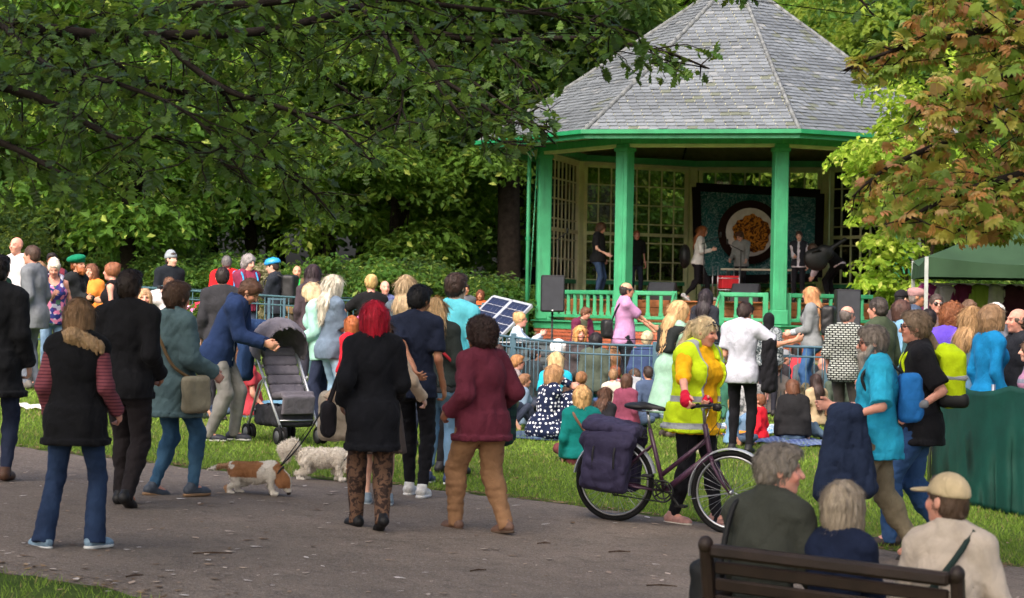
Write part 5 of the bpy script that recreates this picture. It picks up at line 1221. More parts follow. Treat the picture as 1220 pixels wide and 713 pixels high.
# ---- blue railings
BLUE = plain('blue_green_railing_paint', (70, 98, 112), .6, .3, var=.15, scale=4); TEAL = plain('teal_railing_paint', (66, 98, 106), .6, .3, var=.15, scale=4)
def fence(pts, label, hgt, sp, mat, post=2.4, rails=(.0, .14, .92)):
    pts = np.array(pts, float); root = put('railing_fence', (pts[0][0], pts[0][1], float(ground(*pts[0]))), 0, label, 'fence'); o0 = np.array(root.location)
    seg = np.linalg.norm(np.diff(pts, axis=0), axis=1); cum = np.concatenate([[0], np.cumsum(seg)]); L = cum[-1]
    pos = lambda s: np.array((np.interp(s, cum, pts[:, 0]), np.interp(s, cum, pts[:, 1])))
    bme = MB().tube([(0, 0, .05), (0, 0, hgt - .012)], .0075, 6).mesh('bar', True); bme.materials.append(mat)
    pm = MB().box((0, 0, hgt / 2 + .01), (.04, .04, hgt / 2 + .05), bev=.008).mesh('post'); pm.materials.append(mat)
    for k in range(int(L / sp) + 1):
        p = pos(k * sp); link('bar', bme, None, root, np.array((p[0], p[1], float(ground(*p)))) - o0)
    n = int(L / .6); 
    for dz in rails:
        P = [np.array((*pos(L * k / n), float(ground(*pos(L * k / n))) + hgt - dz)) - o0 for k in range(n + 1)]; m = MB(); m.tube(P, .019 if dz == 0 else .014, 6); m.build('rail', mat, root, True)
    for k in range(int(L / post) + 1): p = pos(k * post + .9 if k * post + .9 < L else L); link('post', pm, None, root, np.array((p[0], p[1], float(ground(*p)))) - o0)
    return root
fence([gx(575, 33.0)[:2], gx(640, 31.6)[:2], gx(760, 31.2)[:2], gx(880, 31.2)[:2], gx(1000, 31.2)[:2], gx(1060, 31.5)[:2]], 'blue park railing between the seated crowd and the bandstand', .96, .115, BLUE)
fence([gx(-60, 35)[:2], gx(120, 35.5)[:2], gx(260, 36)[:2], gx(400, 36.5)[:2], gx(500, 38)[:2], gx(575, 40)[:2]], 'teal railing with planters below the wood, people leaning behind it', 1.22, .13, TEAL)
fence([gx(392, 31)[:2], gx(470, 31.5)[:2], gx(540, 32.2)[:2], gx(575, 33.0)[:2]], 'short blue railing stretch by the couple holding hands', .98, .115, BLUE)
# braced gate panel in the teal railing
gt = gx(328, 35.2); gate = put('railing_gate', gt, 0, 'small light blue gate panel with diagonal braces in the railing', 'gate')
m = MB(); 
for x in (-.12, .12): m.box((x, 0, .6), (.02, .02, .62))
gpz = m.build('gate_frame', BLUE, gate)
for z in (.08, .55, .85, 1.2): m = MB(); m.beam((-.1, 0, z), (.1, 0, z), .025, .025); m.build('cross_bar', BLUE, gate)
for s_ in (-1, 1): m = MB(); m.beam((-.1 * s_, 0, .57), (.1 * s_, 0, .84), .02, .02); m.build('brace', BLUE, gate)
# ---- planters
def planter(px, Y, label, w_=1.0, seed=1, dz=0.0, hb=.42):
    g = gx(px, Y); o = put('flower_planter', g + (0, 0, dz), 0, label, 'planter', 'flower planters along the railings'); m = MB(); m.box((0, 0, hb / 2), (w_ / 2, .2, hb / 2), taper=1.06, bev=.015); m.build('trough', plain('grey_trough', (84, 88, 92), .8, .2), o)
    global rng; old = rng; rng = np.random.default_rng(seed); n = 420
    P = rng.uniform(-1, 1, (n, 3)) * np.array((w_ / 2, .2, .12)) + np.array((0, 0, hb + .08)); N = rand_unit(n) + np.array((0, 0, .8)); N /= np.linalg.norm(N, axis=1, keepdims=True)
    V, F, C = leaf_quads(P, N, rng.uniform(.03, .06, n), np.array([lin((86, 128, 50))] * n) * rng.uniform(.6, 1.3, (n, 1))); link('leaves', mesh_np('leaves', V, F, False, C), LEAFM, o)
    n = 70; P = rng.uniform(-1, 1, (n, 3)) * np.array((w_ / 2, .22, .07)) + np.array((0, 0, hb + .17)); cl = np.array([lin(c) for c in ((226, 80, 140), (214, 60, 80), (238, 220, 226), (230, 130, 180))])[rng.integers(0, 4, n)]
    N = rand_unit(n) * .5 + np.array((0, -.6, .8)); N /= np.linalg.norm(N, axis=1, keepdims=True); V, F, C = leaf_quads(P, N, rng.uniform(.03, .055, n), cl, .9); link('flowers', mesh_np('flowers', V, F, False, C), attr_mat('petal', .6, .2, .2), o); rng = old
planter(236, 33.5, 'grey trough of pink flowers hung on the teal railing behind the dark jacket', 1.0, 1, .45); planter(548, 36.5, 'grey trough of mixed flowers beside the solar panels', 1.1, 2, .45); planter(408, 34.5, 'grey trough of leafy plants beside the woman in black', .9, 3, .35)
# ---- solar panels
def solar(c, u, v, label):
    c, u, v = map(lambda a: np.asarray(a, float), (c, u, v)); o = put('solar_panel', c, 0, label, 'solar panel', 'solar panels by the bandstand'); n = np.cross(u, v); n /= np.linalg.norm(n); n = n if n[1] < 0 else -n
    m = MB(); lu, lv = np.linalg.norm(u), np.linalg.norm(v); Rm = np.stack([u / lu, v / lv, np.cross(u / lu, v / lv)], 1); ctr = (u + v) / 2
    m.box(ctr, (lu / 2, lv / 2, .012), Rm); m.build('backing', WHITE, o)
    cell = MB().box((0, 0, 0), (lu / 16 - .004, lv / 8 - .004, .003), Rm).mesh('cell'); cell.materials.append(plain('solar_cell', (26, 34, 62), .25, .5, var=.25, scale=2))
    for i in range(8):
        for k in range(4): link('cell', cell, None, o, u * (i + .5) / 8 + v * (k + .5) / 4 + n * .0135)
    m = MB()
    for a, b2 in ((0 * u, u), (u, u + v), (u + v, v), (v, 0 * u)): m.beam(a, b2, .04, .045, n)
    m.build('frame', SILVER, o)
    m = MB(); gz = float(ground(c[0], c[1])) - c[2]
    for p in (v * .5, u * .5 + v * .5): m.tube([p - n * .02, (p[0] - n[0] * .3, p[1] - n[1] * .5, gz + .02)], .015, 6)
    m.build('prop_leg', STEEL, o)
c_ = at(588, 354, 36.5); u_ = np.array((-.72, -.42, -.74)) * 1.2; v_s = np.array((.30, -.40, -.065))
solar(c_, u_, v_s, 'blue solar panel in silver frame tilted beside the bandstand'); solar(c_ + v_s * 1.06, u_, v_s, 'second blue solar panel, next to the bandstand corner')
# ---- speakers
def speaker(px, pyt, pyb, Y, wd, label, stand=True):
    pt, pb = at(px, pyt, Y), at(px, pyb, Y); h = pt[2] - pb[2]; g = gx(px, Y); zb_ = max(pb[2] - g[2], 0)
    o = put('loudspeaker', (pb[0], Y, pb[2]), 0, label, 'loudspeaker'); m = MB(); m.box((0, 0, h / 2), (wd / 2, .17, h / 2), bev=.02); m.build('cabinet', BLACK, o)
    m = MB(); m.box((0, -.172, h / 2), (wd / 2 - .02, .004, h / 2 - .03)); m.build('grille', plain('speaker_grille', (52, 54, 60), .7, .3, bmp=.5, bscale=200), o); m = MB(); m.lathe((0, -.176, .03), [(.001, 0), (.014, 0), (.001, .004)], 8, (0, -1, 0)); m.build('badge', WHITE, o)
    if stand:
        s2 = put('speaker_stand', (pb[0], Y, g[2]), 0, 'thin black tripod stand under the %s' % ('speaker by the bandstand corner' if px < 800 else 'speaker near the market tent'), 'speaker stand'); m = MB(); m.tube([(0, 0, .1), (0, 0, zb_ - .001)], .018, 8); m.build('pole', BLACK, s2, True)
        for k in range(3): a = k * 2.09 + .4; m = MB(); m.tube([(0, 0, .45), (.4 * math.cos(a), .4 * math.sin(a), .02)], .012, 6); m.build('leg', BLACK, s2, True)
speaker(658, 328, 372, 38.5, .41, 'black loudspeaker on a pole before the left bandstand railing'); speaker(1009, 345, 390, 38.5, .42, 'black loudspeaker on a pole before the right bandstand railing')
def wedge(p, rz, label):
    o = put('stage_monitor', p, rz, label, 'loudspeaker'); m = MB(); P = [(-.3, -.2, 0), (.3, -.2, 0), (.3, .2, 0), (-.3, .2, 0), (-.3, -.2, .12), (.3, -.2, .12), (.3, .1, .38), (-.3, .1, .38), (.3, .2, .3), (-.3, .2, .3)]
    m.add(P, [(3, 2, 1, 0), (0, 1, 5, 4), (4, 5, 6, 7), (7, 6, 8, 9), (9, 8, 2, 3)]); m.f3 += [np.array([(1, 2, 5), (5, 2, 8), (5, 8, 6), (0, 4, 3), (4, 9, 3), (4, 7, 9)])]; m.build('cabinet', BLACK, o)
    m = MB(); m.box((0, -.056, .257), (.27, .19, .004), rx_(.715)); m.build('grille', plain('speaker_grille', (52, 54, 60), .7, .3), o)
for (px, lb) in ((788, 'black wedge monitor at the top of the bandstand steps'), (888, 'black wedge monitor behind the right stair rail')): p = at(px, 360, 47.3); wedge((p[0], 47.3, STZ), -.26, lb)
# ---- stage things
bY = 52.0; q0, q1, q2, q3 = at(829, 223, bY), at(977, 231, bY - .45), at(974, 331, bY - .45), at(832, 334, bY)
ban = put('stage_banner', (q0 + q1 + q2 + q3) / 4, 0, 'dark teal cloth banner with white disc and orange brown scribbled ball', 'banner'); bo_ = np.array(ban.location)
def bil(u, v): return (q0 * (1 - u) + q1 * u) * (1 - v) + (q3 * (1 - u) + q2 * u) * v - bo_
def banner_mat():
    m_, nt, b = new_mat('banner_cloth', .9, .1); v = coords(nt); n = noise(nt, 5, 3, .6, v, 2.5); n2 = noise(nt, 2.2, 3, .6, v)
    c = mix(nt, lin((30, 72, 78)), lin((40, 98, 100)), ramp(nt, n2, [(.35, 0.), (.65, 1.)])); c = mix(nt, c, lin((150, 172, 174)), ramp(nt, n, [(.475, 0.), (.5, 1.), (.525, 0.)])); nt.links.new(c, b.inputs['Base Color']); return m_
m = MB(); uu = np.linspace(0, 1, 30); vv = np.linspace(0, 1, 16); P = np.array([[bil(u, v) + (0, .03 * math.sin(u * 19) * v, 0) for v in vv] for u in uu]); m.grid(P); cl_ = m.build('cloth', banner_mat(), ban, True)
m = MB()
for (a, b2) in (((0, 0), (1, 0)), ((1, 0), (1, 1)), ((1, 1), (0, 1)), ((0, 1), (0, 0))): m.beam(bil(*a) - (0, .05, 0), bil(*b2) - (0, .05, 0), .02, .2, (0, 0, 1) if a[1] == b2[1] else (1, 0, 0))
m.build('border', plain('black_cloth', (24, 22, 24), .95, .1), ban)
cc = at(893, 277, bY - .3) - bo_
for nm, r0, dy, mt in (('disc_rim', .74, .10, plain('brown_black_cloth', (40, 26, 22), .9, .1)), ('white_disc', .56, .12, plain('white_cloth', (206, 200, 198), .9, .1))): m = MB(); m.lathe(cc - (0, dy, 0), [(.001, 0), (r0, 0), (r0, .01)], 36, (0, 1, 0)); m.build(nm, mt, ban)
def scrib():
    m_, nt, b = new_mat('orange_scribble', .9, .1); v = coords(nt); n = noise(nt, 7, 4, .6, v, 3); nt.links.new(mix(nt, lin((190, 122, 44)), lin((74, 40, 22)), ramp(nt, n, [(.47, 0.), (.52, 1.)])), b.inputs['Base Color']); return m_
m = MB(); an_ = np.linspace(0, 2 * np.pi, 48, endpoint=False); rr_ = .43 + .02 * np.sin(an_ * 5) + .018 * np.sin(an_ * 13 + 1) - .04 * np.sin(an_); P = np.stack([cc[0] + .03 + rr_ * np.cos(an_), np.full(48, cc[1] - .135), cc[2] + rr_ * 1.02 * np.sin(an_)], 1); m.v.append(np.concatenate([P, [cc - (0, .135, 0)]])); m.f3.append(np.array([(i, (i + 1) % 48, 48) for i in range(48)])); m.n = 49; m.build('orange_ball', scrib(), ban)
p = at(905, 350, 50); tb = put('trestle_table', (p[0], 50, STZ), -.2, 'long table with pale cloth top in front of the stage banner', 'table'); m = MB(); m.box((0, 0, .72), (.85, .3, .02)); m.build('tabletop', plain('table_cloth', (196, 188, 170), .9, .1), tb)
for x in (-.75, .75):
    for y in (-.22, .22): m = MB(); m.tube([(x, y, 0), (x * .95, y, .7)], .015, 6); m.build('leg', STEEL, tb, True)
p = at(862, 350, 48.5); cr_ = put('red_crate', (p[0], 48.5, STZ), .3, 'red plastic crate on a metal trolley on the stage', 'crate'); m = MB(); m.box((.1, 0, .42), (.2, .15, .14), bev=.01); m.build('crate', plain('red_plastic', (196, 40, 48), .5, .3), cr_); m = MB()
for x in (-.2, .3): m.tube([(x, -.15, 0), (x, -.15, .75)], .012, 6); m.tube([(x, .15, 0), (x, .15, .75)], .012, 6)
for z in (.25, .5): m.tube([(-.2, -.15, z), (.3, -.15, z)], .01, 6)
m.build('trolley_frame', STEEL, cr_, True)
def micstand(px, Y, h, label, boom=0.4, rz=0):
    p = at(px, 350, Y); o = put('microphone_stand', (p[0], Y, STZ), rz, label, 'stand'); m = MB(); m.tube([(0, 0, .05), (0, 0, h)], .012, 6); m.build('pole', BLACK, o, True); m = MB(); m.tube([(-.15 * boom, 0, h - .02), (boom, 0, h + .15)], .009, 6); m.build('boom', BLACK, o, True)
    for k in range(3): a = k * 2.09; m = MB(); m.tube([(0, 0, .12), (.25 * math.cos(a), .25 * math.sin(a), .01)], .01, 5); m.build('leg', BLACK, o, True)
    m = MB(); m.lathe((boom, 0, h + .13), [(.001, 0), (.018, 0), (.024, .08), (.02, .11), (.001, .12)], 8); m.build('microphone', BLACK, o, True)
micstand(838, 48.2, 1.25, 'microphone stand in front of the girl with ginger hair', .35); micstand(664, 48.8, 1.3, 'microphone stand just inside the left bandstand railing', .2); micstand(882, 48.2, 1.1, 'microphone stand before the table on stage', -.3)
F_ = Fld((-.6, -.3, -.1), (.6, .3, 1.1), .025); F_.el((0, 0, .42), (.27, .12, .24), ry_(.4), .02); F_.el((.2, 0, .58), (.2, .1, .16), ry_(.4), .06); F_.rc((.3, 0, .65), (.62, 0, .86), .06, .045, .04); v_, q_ = F_.nets(); p = at(972, 305, 47.8); ic = put('instrument_case', (p[0], 47.8, p[2] - .5), 0, 'large round black instrument case carried by the bent musician', 'case'); link('shell', mesh_np('shell', v_, q_), BLACK, ic); m = MB(); m.tube(smooth_line([(-.1, -.11, .56), (0, -.16, .62), (.1, -.11, .6)]), .015, 6); m.build('handle', BLACK, ic, True)
# ---- gazebo tent and stall
TENT = plain('tent_fabric', (46, 70, 48), .8, .2, var=.12, scale=2, bmp=.25, bscale=3)
c0 = at(1104, 306, 30); c0[2] += 0; gw = 3.0; ten = put('market_tent', (c0[0], c0[1], float(ground(c0[0], c0[1]))), -.12, 'dark green pop-up market tent with pale metal leg', 'tent'); ez_ = c0[2] - ten.location[2]
m = MB(); apx = np.array((gw / 2, gw / 2, ez_ + .8)); cn = [np.array(p) for p in ((0, 0, ez_), (gw, 0, ez_), (gw, gw, ez_), (0, gw, ez_))]
for i in range(4):
    a, b2 = cn[i], cn[(i + 1) % 4]; P = np.array([[(a * (1 - s) + b2 * s) * (1 - t) + apx * t - np.array((0, 0, .10 * math.sin(s * np.pi) * (1 - t) + .08 * math.sin(t * np.pi))) for t in np.linspace(0, 1, 8)] for s in np.linspace(0, 1, 12)]); m.grid(P)
m.build('canopy', TENT, ten, True); m = MB()
for i in range(4):
    a, b2 = cn[i], cn[(i + 1) % 4]; o_ = nrm(np.array((b2[1] - a[1], a[0] - b2[0], 0))) * .012
    P = np.array([[(a * (1 - s) + b2 * s) - np.array((0, 0, .10 * math.sin(s * np.pi))) * (1 - t) - np.array((0, 0, .27 * t)) + o_ + o_ * 2 * math.sin(s * 25) * t for t in (0, .5, 1)] for s in np.linspace(0, 1, 30)]); m.grid(P)
m.build('valance', TENT, ten, True)
for p in cn: m = MB(); m.box((p[0], p[1], ez_ / 2), (.025, .025, ez_ / 2)); m.build('leg', plain('pale_aluminium', (190, 196, 192), .4, .4, metal=.5), ten)
m = MB(); m.beam((0, 1.5, ez_ - .35), (gw, 1.5, ez_ - .35), .03, .03); rail_ = m.build('hanging_rail', STEEL, ten)
gcol = [(112, 40, 84), (150, 146, 140), (96, 36, 66), (128, 150, 60), (170, 168, 160), (60, 30, 40), (150, 160, 60), (140, 100, 120), (90, 110, 60), (120, 90, 50), (70, 44, 70), (150, 130, 90)]
for k, c in enumerate(gcol):
    u = .12 + k * .24; zt_ = ez_ - .37; w_ = .11; F_ = Fld((-.2, -.12, -.75), (.2, .12, .05), .02); F_.bx((0, 0, -.33), (w_, .03, .33), None, .03, .02); F_.rc((-.1, 0, -.06), (.1, 0, -.06), .03, .03, .03)
    for s_ in (-1, 1): F_.rc((s_ * .1, 0, -.08), (s_ * .15, 0, -.35), .035, .03, .03)
    F_.wrinkle(.03, .14, k + 3, (1, 1, .2)); v_, q_ = F_.nets(); wp = Matrix.Rotation(-.12, 3, 'Z') @ Vector((u, 1.5, zt_)) + ten.location
    nm = ['plum', 'pale grey', 'dark berry', 'olive green', 'light grey', 'near black', 'lime green', 'dusty pink', 'moss green', 'ochre brown', 'dark violet', 'sand coloured'][k]
    gm_ = put('hanging_garment', wp, -.12 + random.uniform(-.3, .3), '%s garment hanging under the green market tent' % nm, 'clothing', 'garments hanging in the market tent'); link('garment', mesh_np('garment', v_, q_), cloth(c), gm_); m = MB(); m.tube(smooth_line([(-.09, 0, -.03), (0, 0, .0), (.09, 0, -.03)]), .005, 5); m.tube([(0, 0, -.0), (0, 0, .035)], .004, 5); m.build('hanger', STEEL, gm_, True)
# green tarpaulin skirt of the stall
tp = [gx(1108, 23.2), gx(1150, 21.8), gx(1222, 20.9), gx(1320, 20.3)]; tar = put('tarpaulin_screen', tp[0], 0, 'dark green tarpaulin stretched round the stall, sagging at its top edge', 'tarpaulin'); o0 = tp[0]
L_ = smooth_line(np.array(tp), 14); tops = np.interp(np.linspace(0, 1, len(L_)), [0, .35, .7, 1], [1.16, 1.14, 1.24, 1.32]); P = []
nf = len(L_)
for i in range(nf):
    row = []
    for t in np.linspace(0, 1, 22):
        z = (tops[i] - .05 * abs(math.sin(i * .26))) * (1 - t) + .01; bul = .05 * math.sin(i * 1.9 + t * 1.5) * (.25 + t) + .03 * math.sin(i * 3.3 - t * 3) * t + .05 * abs(math.sin(t * 7 + i * .22)) * (1 - t); row.append(L_[i] - o0 + np.array((.25 * bul, -bul - .12 * t, z)))
    P.append(row)
TARP = plain('tarpaulin', (14, 66, 57), .6, .3, var=.25, scale=2.5, bmp=.4, bscale=7)
m = MB(); m.grid(np.array(P)); sh_ = m.build('sheet', TARP, tar, True); md = sh_.modifiers.new('t', 'SOLIDIFY'); md.thickness = .006
for k in (0, .5, 1): q = L_[int(k * (nf - 1))] - o0; m = MB(); m.tube([q + (0, .05, 0), q + (0, .05, tops[int(k * (nf - 1))] + .02)], .02, 8); m.build('post', STEEL, tar, True)
# ---- small items
def blob(name, label, cat, pos, rz, prims, mat, h=.015, wr=.006, wl=.08, group=None, lo=(-.6, -.6, -.05), hi=(.6, .6, .7)):
    F_ = Fld(lo, hi, h)
    for e in prims: getattr(F_, e[0])(*e[1:])
    if wr: F_.wrinkle(wr, wl, len(label))
    v_, q_ = F_.nets(); o = link(name, mesh_np(name, v_, q_), mat); o.location = tuple(pos); o.rotation_euler = (0, 0, rz); return tag(o, label, cat, group)
def blanket(px, py, w_, d_, col, label, seed, rz=0):
    g = gp(px, py); m = MB(); q = np.random.default_rng(seed); P = []
    c, s = math.cos(rz), math.sin(rz)
    for i in range(22):
        row = []
        for k in range(16):
            x, y = (i / 21 - .5) * w_ * (1 + .06 * math.sin(k)), (k / 15 - .5) * d_ * (1 + .08 * math.sin(i * .8)); X_, Y_ = g[0] + x * c - y * s, g[1] + x * s + y * c
            row.append((X_ - g[0], Y_ - g[1], float(ground(X_, Y_)) - g[2] + .03 + .022 * math.sin(i * 1.3 + k * .7 + seed) * math.sin(k * 1.1 + seed)))
        P.append(row)
    m.grid(np.array(P)); o = m.build('picnic_blanket', cloth(*col), None, True); o.location = tuple(g); md = o.modifiers.new('t', 'SOLIDIFY'); md.thickness = .012; return tag(o, label, 'blanket')
blanket(940, 528, 1.5, .8, ((60, 76, 120), 'plaid', (110, 126, 160)), 'dark blue picnic blanket under the person in the black sweater', 1); blanket(875, 512, 1.3, .9, ((190, 196, 204), 'blotch', (90, 140, 180)), 'white and blue picnic blanket under the toddler in red', 2); blanket(640, 522, 1.6, 1.0, ((70, 90, 110), 'plaid', (40, 50, 80)), 'grey blue blanket under the polka dot dress', 3); blanket(50, 488, .8, .45, ((226, 222, 220), None, None), 'white cloth spread on the grass beside dark trainers', 4)
for k, (px, py, c, lb) in enumerate([(830, 540, (216, 206, 190), 'cream tote bag on the grass behind the bicycle'), (405, 505, (40, 64, 110), 'blue bundle on the grass beside the stroller'), (418, 498, (200, 140, 50), 'orange bag on the grass near the white dog'), (895, 522, (110, 140, 170), 'crumpled blue grey cloth beside the toddler in red'), (765, 492, (60, 70, 84), 'dark grey rucksack on the lawn behind the saddle'), (22, 462, (150, 150, 150), 'grey rucksack on the grass near the man in the grey blazer')]):
    g = gp(px, py); blob('bag', lb, 'bag', g, k * .8, [('bx', (0, 0, .13), (.17, .1, .14), None, .06, .03), ('rc', (-.1, 0, .25), (.1, 0, .26), .05, .04, .04)], cloth(c), .018, .015, .1)
for (px, py, Y, lb) in ((665, 415, 33.4, 'larger white balloon behind the blue railing'), (688, 418, 33.4, 'smaller white balloon behind the railing post')):
    p = at(px, py, Y); o = put('balloon', p, 0, lb, 'balloon'); r0 = .13 if px < 680 else .11; m = MB(); m.lathe((0, 0, 0), [(r0 * math.sin(a) * (1 if a > 1.5 else .93), -r0 * 1.1 * math.cos(a)) for a in np.linspace(0, np.pi, 18)], 24); m.build('envelope', plain('white_latex', (236, 236, 236), .3, .5, var=.03), o, True); m = MB(); gz = float(ground(p[0], Y)) - p[2]; m.tube([(0, 0, -r0 * 1.1), (.02, 0, gz / 2), (0, 0, gz + .02)], .004, 4); m.build('string', WHITE, o)
g = gx(640, 34.2); o = put('equipment_case', g, .2, 'grey ribbed equipment case behind the blue railing', 'case'); m = MB(); m.box((0, 0, .42), (.42, .3, .42), bev=.02); m.build('shell', plain('case_grey', (88, 96, 100), .6, .3), o)
for k in range(5): m = MB(); m.box((0, -.305, .18 + k * .12), (.38, .01, .02)); m.build('rib', plain('case_rib', (60, 66, 70), .6, .3), o)
m = MB(); m.box((0, 0, .855), (.44, .32, .02), rx_(.05), bev=.01); m.build('lid', plain('case_lid', (70, 78, 82), .5, .3), o)
g = gx(598, 33.8); kb = put('keyboard', g, .5, 'black electronic keyboard on a crossed stand behind the railing', 'keyboard'); m = MB(); m.box((0, 0, .78), (.36, .13, .04), bev=.01); m.build('case', BLACK, kb); m = MB(); m.box((0, -.05, .824), (.33, .07, .005)); m.build('keys', WHITE, kb)
for s_ in (-1, 1): m = MB(); m.tube([(-.35 * s_, -.05 * s_, .02), (.3 * s_, -.05 * s_, .74)], .015, 6); m.build('stand_leg', BLACK, kb, True)
g = gx(408, 33.5); o = put('spotted_umbrella', g + (0, 0, .78), 0, 'small navy umbrella with white spots beside the woman in black', 'umbrella'); m = MB(); m.lathe((0, 0, 0), [(.36, 0), (.33, .09), (.25, .19), (.13, .25), (.001, .27)], 16); m.build('canopy', cloth((44, 50, 70), 'dots', (220, 220, 225)), o, True); m = MB(); m.tube([(0, 0, -.75), (0, 0, .31)], .008, 6); m.build('shaft', STEEL, o, True)
# ---- dogs
def dog(name, pos, face, prims, colf, label, h=.012, wr=(.004, .03), S=1.0, fur=None, nose=None):
    F_ = Fld((-.2, -.5, -.02), (.2, .5, .6), h)
    for e in prims: getattr(F_, e[0])(*e[1:])
    F_.wrinkle(wr[0], wr[1], 3); v_, q_ = F_.nets(); root = put('dog', pos, -R(face), label, 'dog'); C = colf(v_)
    m_, nt, b = new_mat('dog_coat', .8, .15); ca = nd(nt, 'ShaderNodeVertexColor', layer_name='Col'); v = coords(nt); n = noise(nt, 90, 3, .7, v); nt.links.new(mix(nt, ca.outputs[0], mix(nt, ca.outputs[0], (.05, .04, .03), .25), ramp(nt, n, [(.45, 0.), (.75, 1.)])), b.inputs['Base Color']); bump(nt, b, n, .6, .01)
    link('body', mesh_np('body', v_ * S, q_, True, C), m_, root)
    if fur:
        n, L = fur; rg = np.random.default_rng(5); tri = q_[rg.integers(0, len(q_), n)]; P = v_[tri].mean(1); nn = np.cross(v_[tri[:, 1]] - v_[tri[:, 0]], v_[tri[:, 2]] - v_[tri[:, 0]]); nn /= np.linalg.norm(nn, axis=1, keepdims=True) + 1e-9; Cc = colf(P)
        k = (P[:, 2] > .07); P, nn, Cc = P[k], nn[k], Cc[k]; n = len(P); d = nn * .8 + rg.normal(size=(n, 3)) * .45 + np.array((0, -.25, -.35)); d /= np.linalg.norm(d, axis=1, keepdims=True); ll = L * rg.uniform(.5, 1.2, (n, 1)); ll[P[:, 1] < -.27] *= 1.7; sd_ = np.cross(d, rg.normal(size=(n, 3))); sd_ /= np.linalg.norm(sd_, axis=1, keepdims=True)
        V = np.stack([P + sd_ * .0035, P - sd_ * .0035, P + d * ll], 1).reshape(-1, 3); link('fur', mesh_np('fur', V * S, np.arange(3 * n).reshape(-1, 3), False, np.repeat(Cc * rg.uniform(.8, 1.05, (n, 1)), 3, 0)), attr_mat('fur', .8, .15), root)
    return root
W_, Br, Tn = np.array(lin((226, 218, 206))), np.array(lin((160, 112, 76))), np.array(lin((180, 140, 108)))
def legs4(F, y0, y1, hz, r, x=.065):
    L = []
    for s_ in (-1, 1):
        f = .02 * s_; L += [('rc', (s_ * x, y1, hz), (s_ * x, y1 - .015 + f, hz * .5), r * 1.5, r, .02), ('rc', (s_ * x, y1 - .015 + f, hz * .5), (s_ * x, y1 + .01 + f, .03), r, r * .85, .01), ('rc', (s_ * x, y1 + .005 + f, .02), (s_ * x, y1 + .04 + f, .018), r * 1.0, r * .9, .01)]
        b = -.03 * s_; L += [('rc', (s_ * x, y0, hz), (s_ * x, y0 + .05 + b, hz * .62), r * 2.2, r * 1.3, .02), ('rc', (s_ * x, y0 + .05 + b, hz * .62), (s_ * x, y0 - .045 + b, hz * .36), r * 1.3, r * .9, .015), ('rc', (s_ * x, y0 - .045 + b, hz * .36), (s_ * x, y0 - .025 + b, .03), r * .9, r * .85, .01), ('rc', (s_ * x, y0 - .025 + b, .02), (s_ * x, y0 + .015 + b, .018), r, r * .9, .01)]
    return L
d1 = [('rc', (0, -.17, .22), (0, .0, .20), .082, .092, .04), ('rc', (0, 0, .20), (0, .14, .215), .092, .098, .04), ('rc', (0, .16, .23), (0, .25, .17), .068, .055, .04), ('el', (0, .275, .125), (.05, .055, .06), None, .03), ('rc', (0, .285, .10), (0, .31, .035), .036, .024, .02), ('rc', (0, -.23, .27), (0, -.34, .25), .022, .016, .03), ('rc', (0, -.34, .25), (0, -.44, .22), .018, .008, .02)]
for s_ in (-1, 1): d1.append(('el', (s_ * .06, .235, .12), (.014, .035, .055), rx_(.5), .01))
d1 += legs4(0, -.18, .15, .17, .022)
def c1(P):
    C = np.tile(W_, (len(P), 1)); n = .02 * np.sin(P[:, 2] * 40) + .02 * np.sin(P[:, 0] * 50 + P[:, 1] * 30); k = (P[:, 1] + n < .045) & (P[:, 1] + n > -.22) & (P[:, 2] > .165); C[k] = Br; k = (P[:, 1] > .20 + n) & (P[:, 2] > .07); C[k] = Br * 1.05; k = (P[:, 1] < -.24) & (P[:, 1] > -.36); C[k] = Tn; k = (P[:, 1] > .26) & (np.abs(P[:, 0]) < .018) & (P[:, 2] > .03); C[k] = W_; k = (P[:, 2] < .035) & (P[:, 1] > .295); C[k] = (.03, .02, .02); return C
dg1 = gp(304, 590); dog1 = dog('dog', dg1, 96, d1, c1, 'small white and tan dog sniffing the tarmac on a lead', fur=(6000, .012), S=.9)
m = MB(); m.ring((0, .205 * .95, .195 * .95), (0, .8, -.55), .062, .008, 20, 6); m.build('collar', BLACK, dog1, True)
d2 = [('rc', (0, -.18, .26), (0, 0, .245), .085, .088, .04), ('rc', (0, 0, .245), (0, .17, .25), .088, .092, .04), ('rc', (0, .19, .26), (0, .27, .20), .07, .06, .04), ('el', (0, .29, .15), (.056, .06, .062), None, .03), ('rc', (0, .305, .12), (0, .335, .06), .036, .026, .02), ('rc', (0, -.25, .30), (0, -.32, .38), .025, .035, .03), ('rc', (0, -.32, .38), (0, -.40, .33), .055, .06, .04), ('rc', (0, -.40, .33), (0, -.39, .24), .055, .03, .03)]
for s_ in (-1, 1): d2.append(('el', (s_ * .062, .26, .15), (.015, .035, .06), rx_(.4), .01))
d2 += legs4(0, -.19, .17, .2, .021)
def c2(P):
    C = np.tile(W_ * 1.15, (len(P), 1)); k = (P[:, 1] > .255) & (P[:, 2] < .2); C[k] = np.array(lin((170, 126, 96))); k = (P[:, 2] < .075) & (P[:, 1] > .315); C[k] = (.03, .02, .02); return C
dg2 = gp(384, 573); dog2 = dog('dog', dg2, 84, d2, c2, 'fluffy white dog with curled tail and tan face by the grass edge', h=.012, wr=(.012, .035), fur=(15000, .022), S=.82)
m = MB(); m.ring((0, .19, .19), (0, .75, -.6), .065, .008, 20, 6); m.build('collar', BLACK, dog2, True)
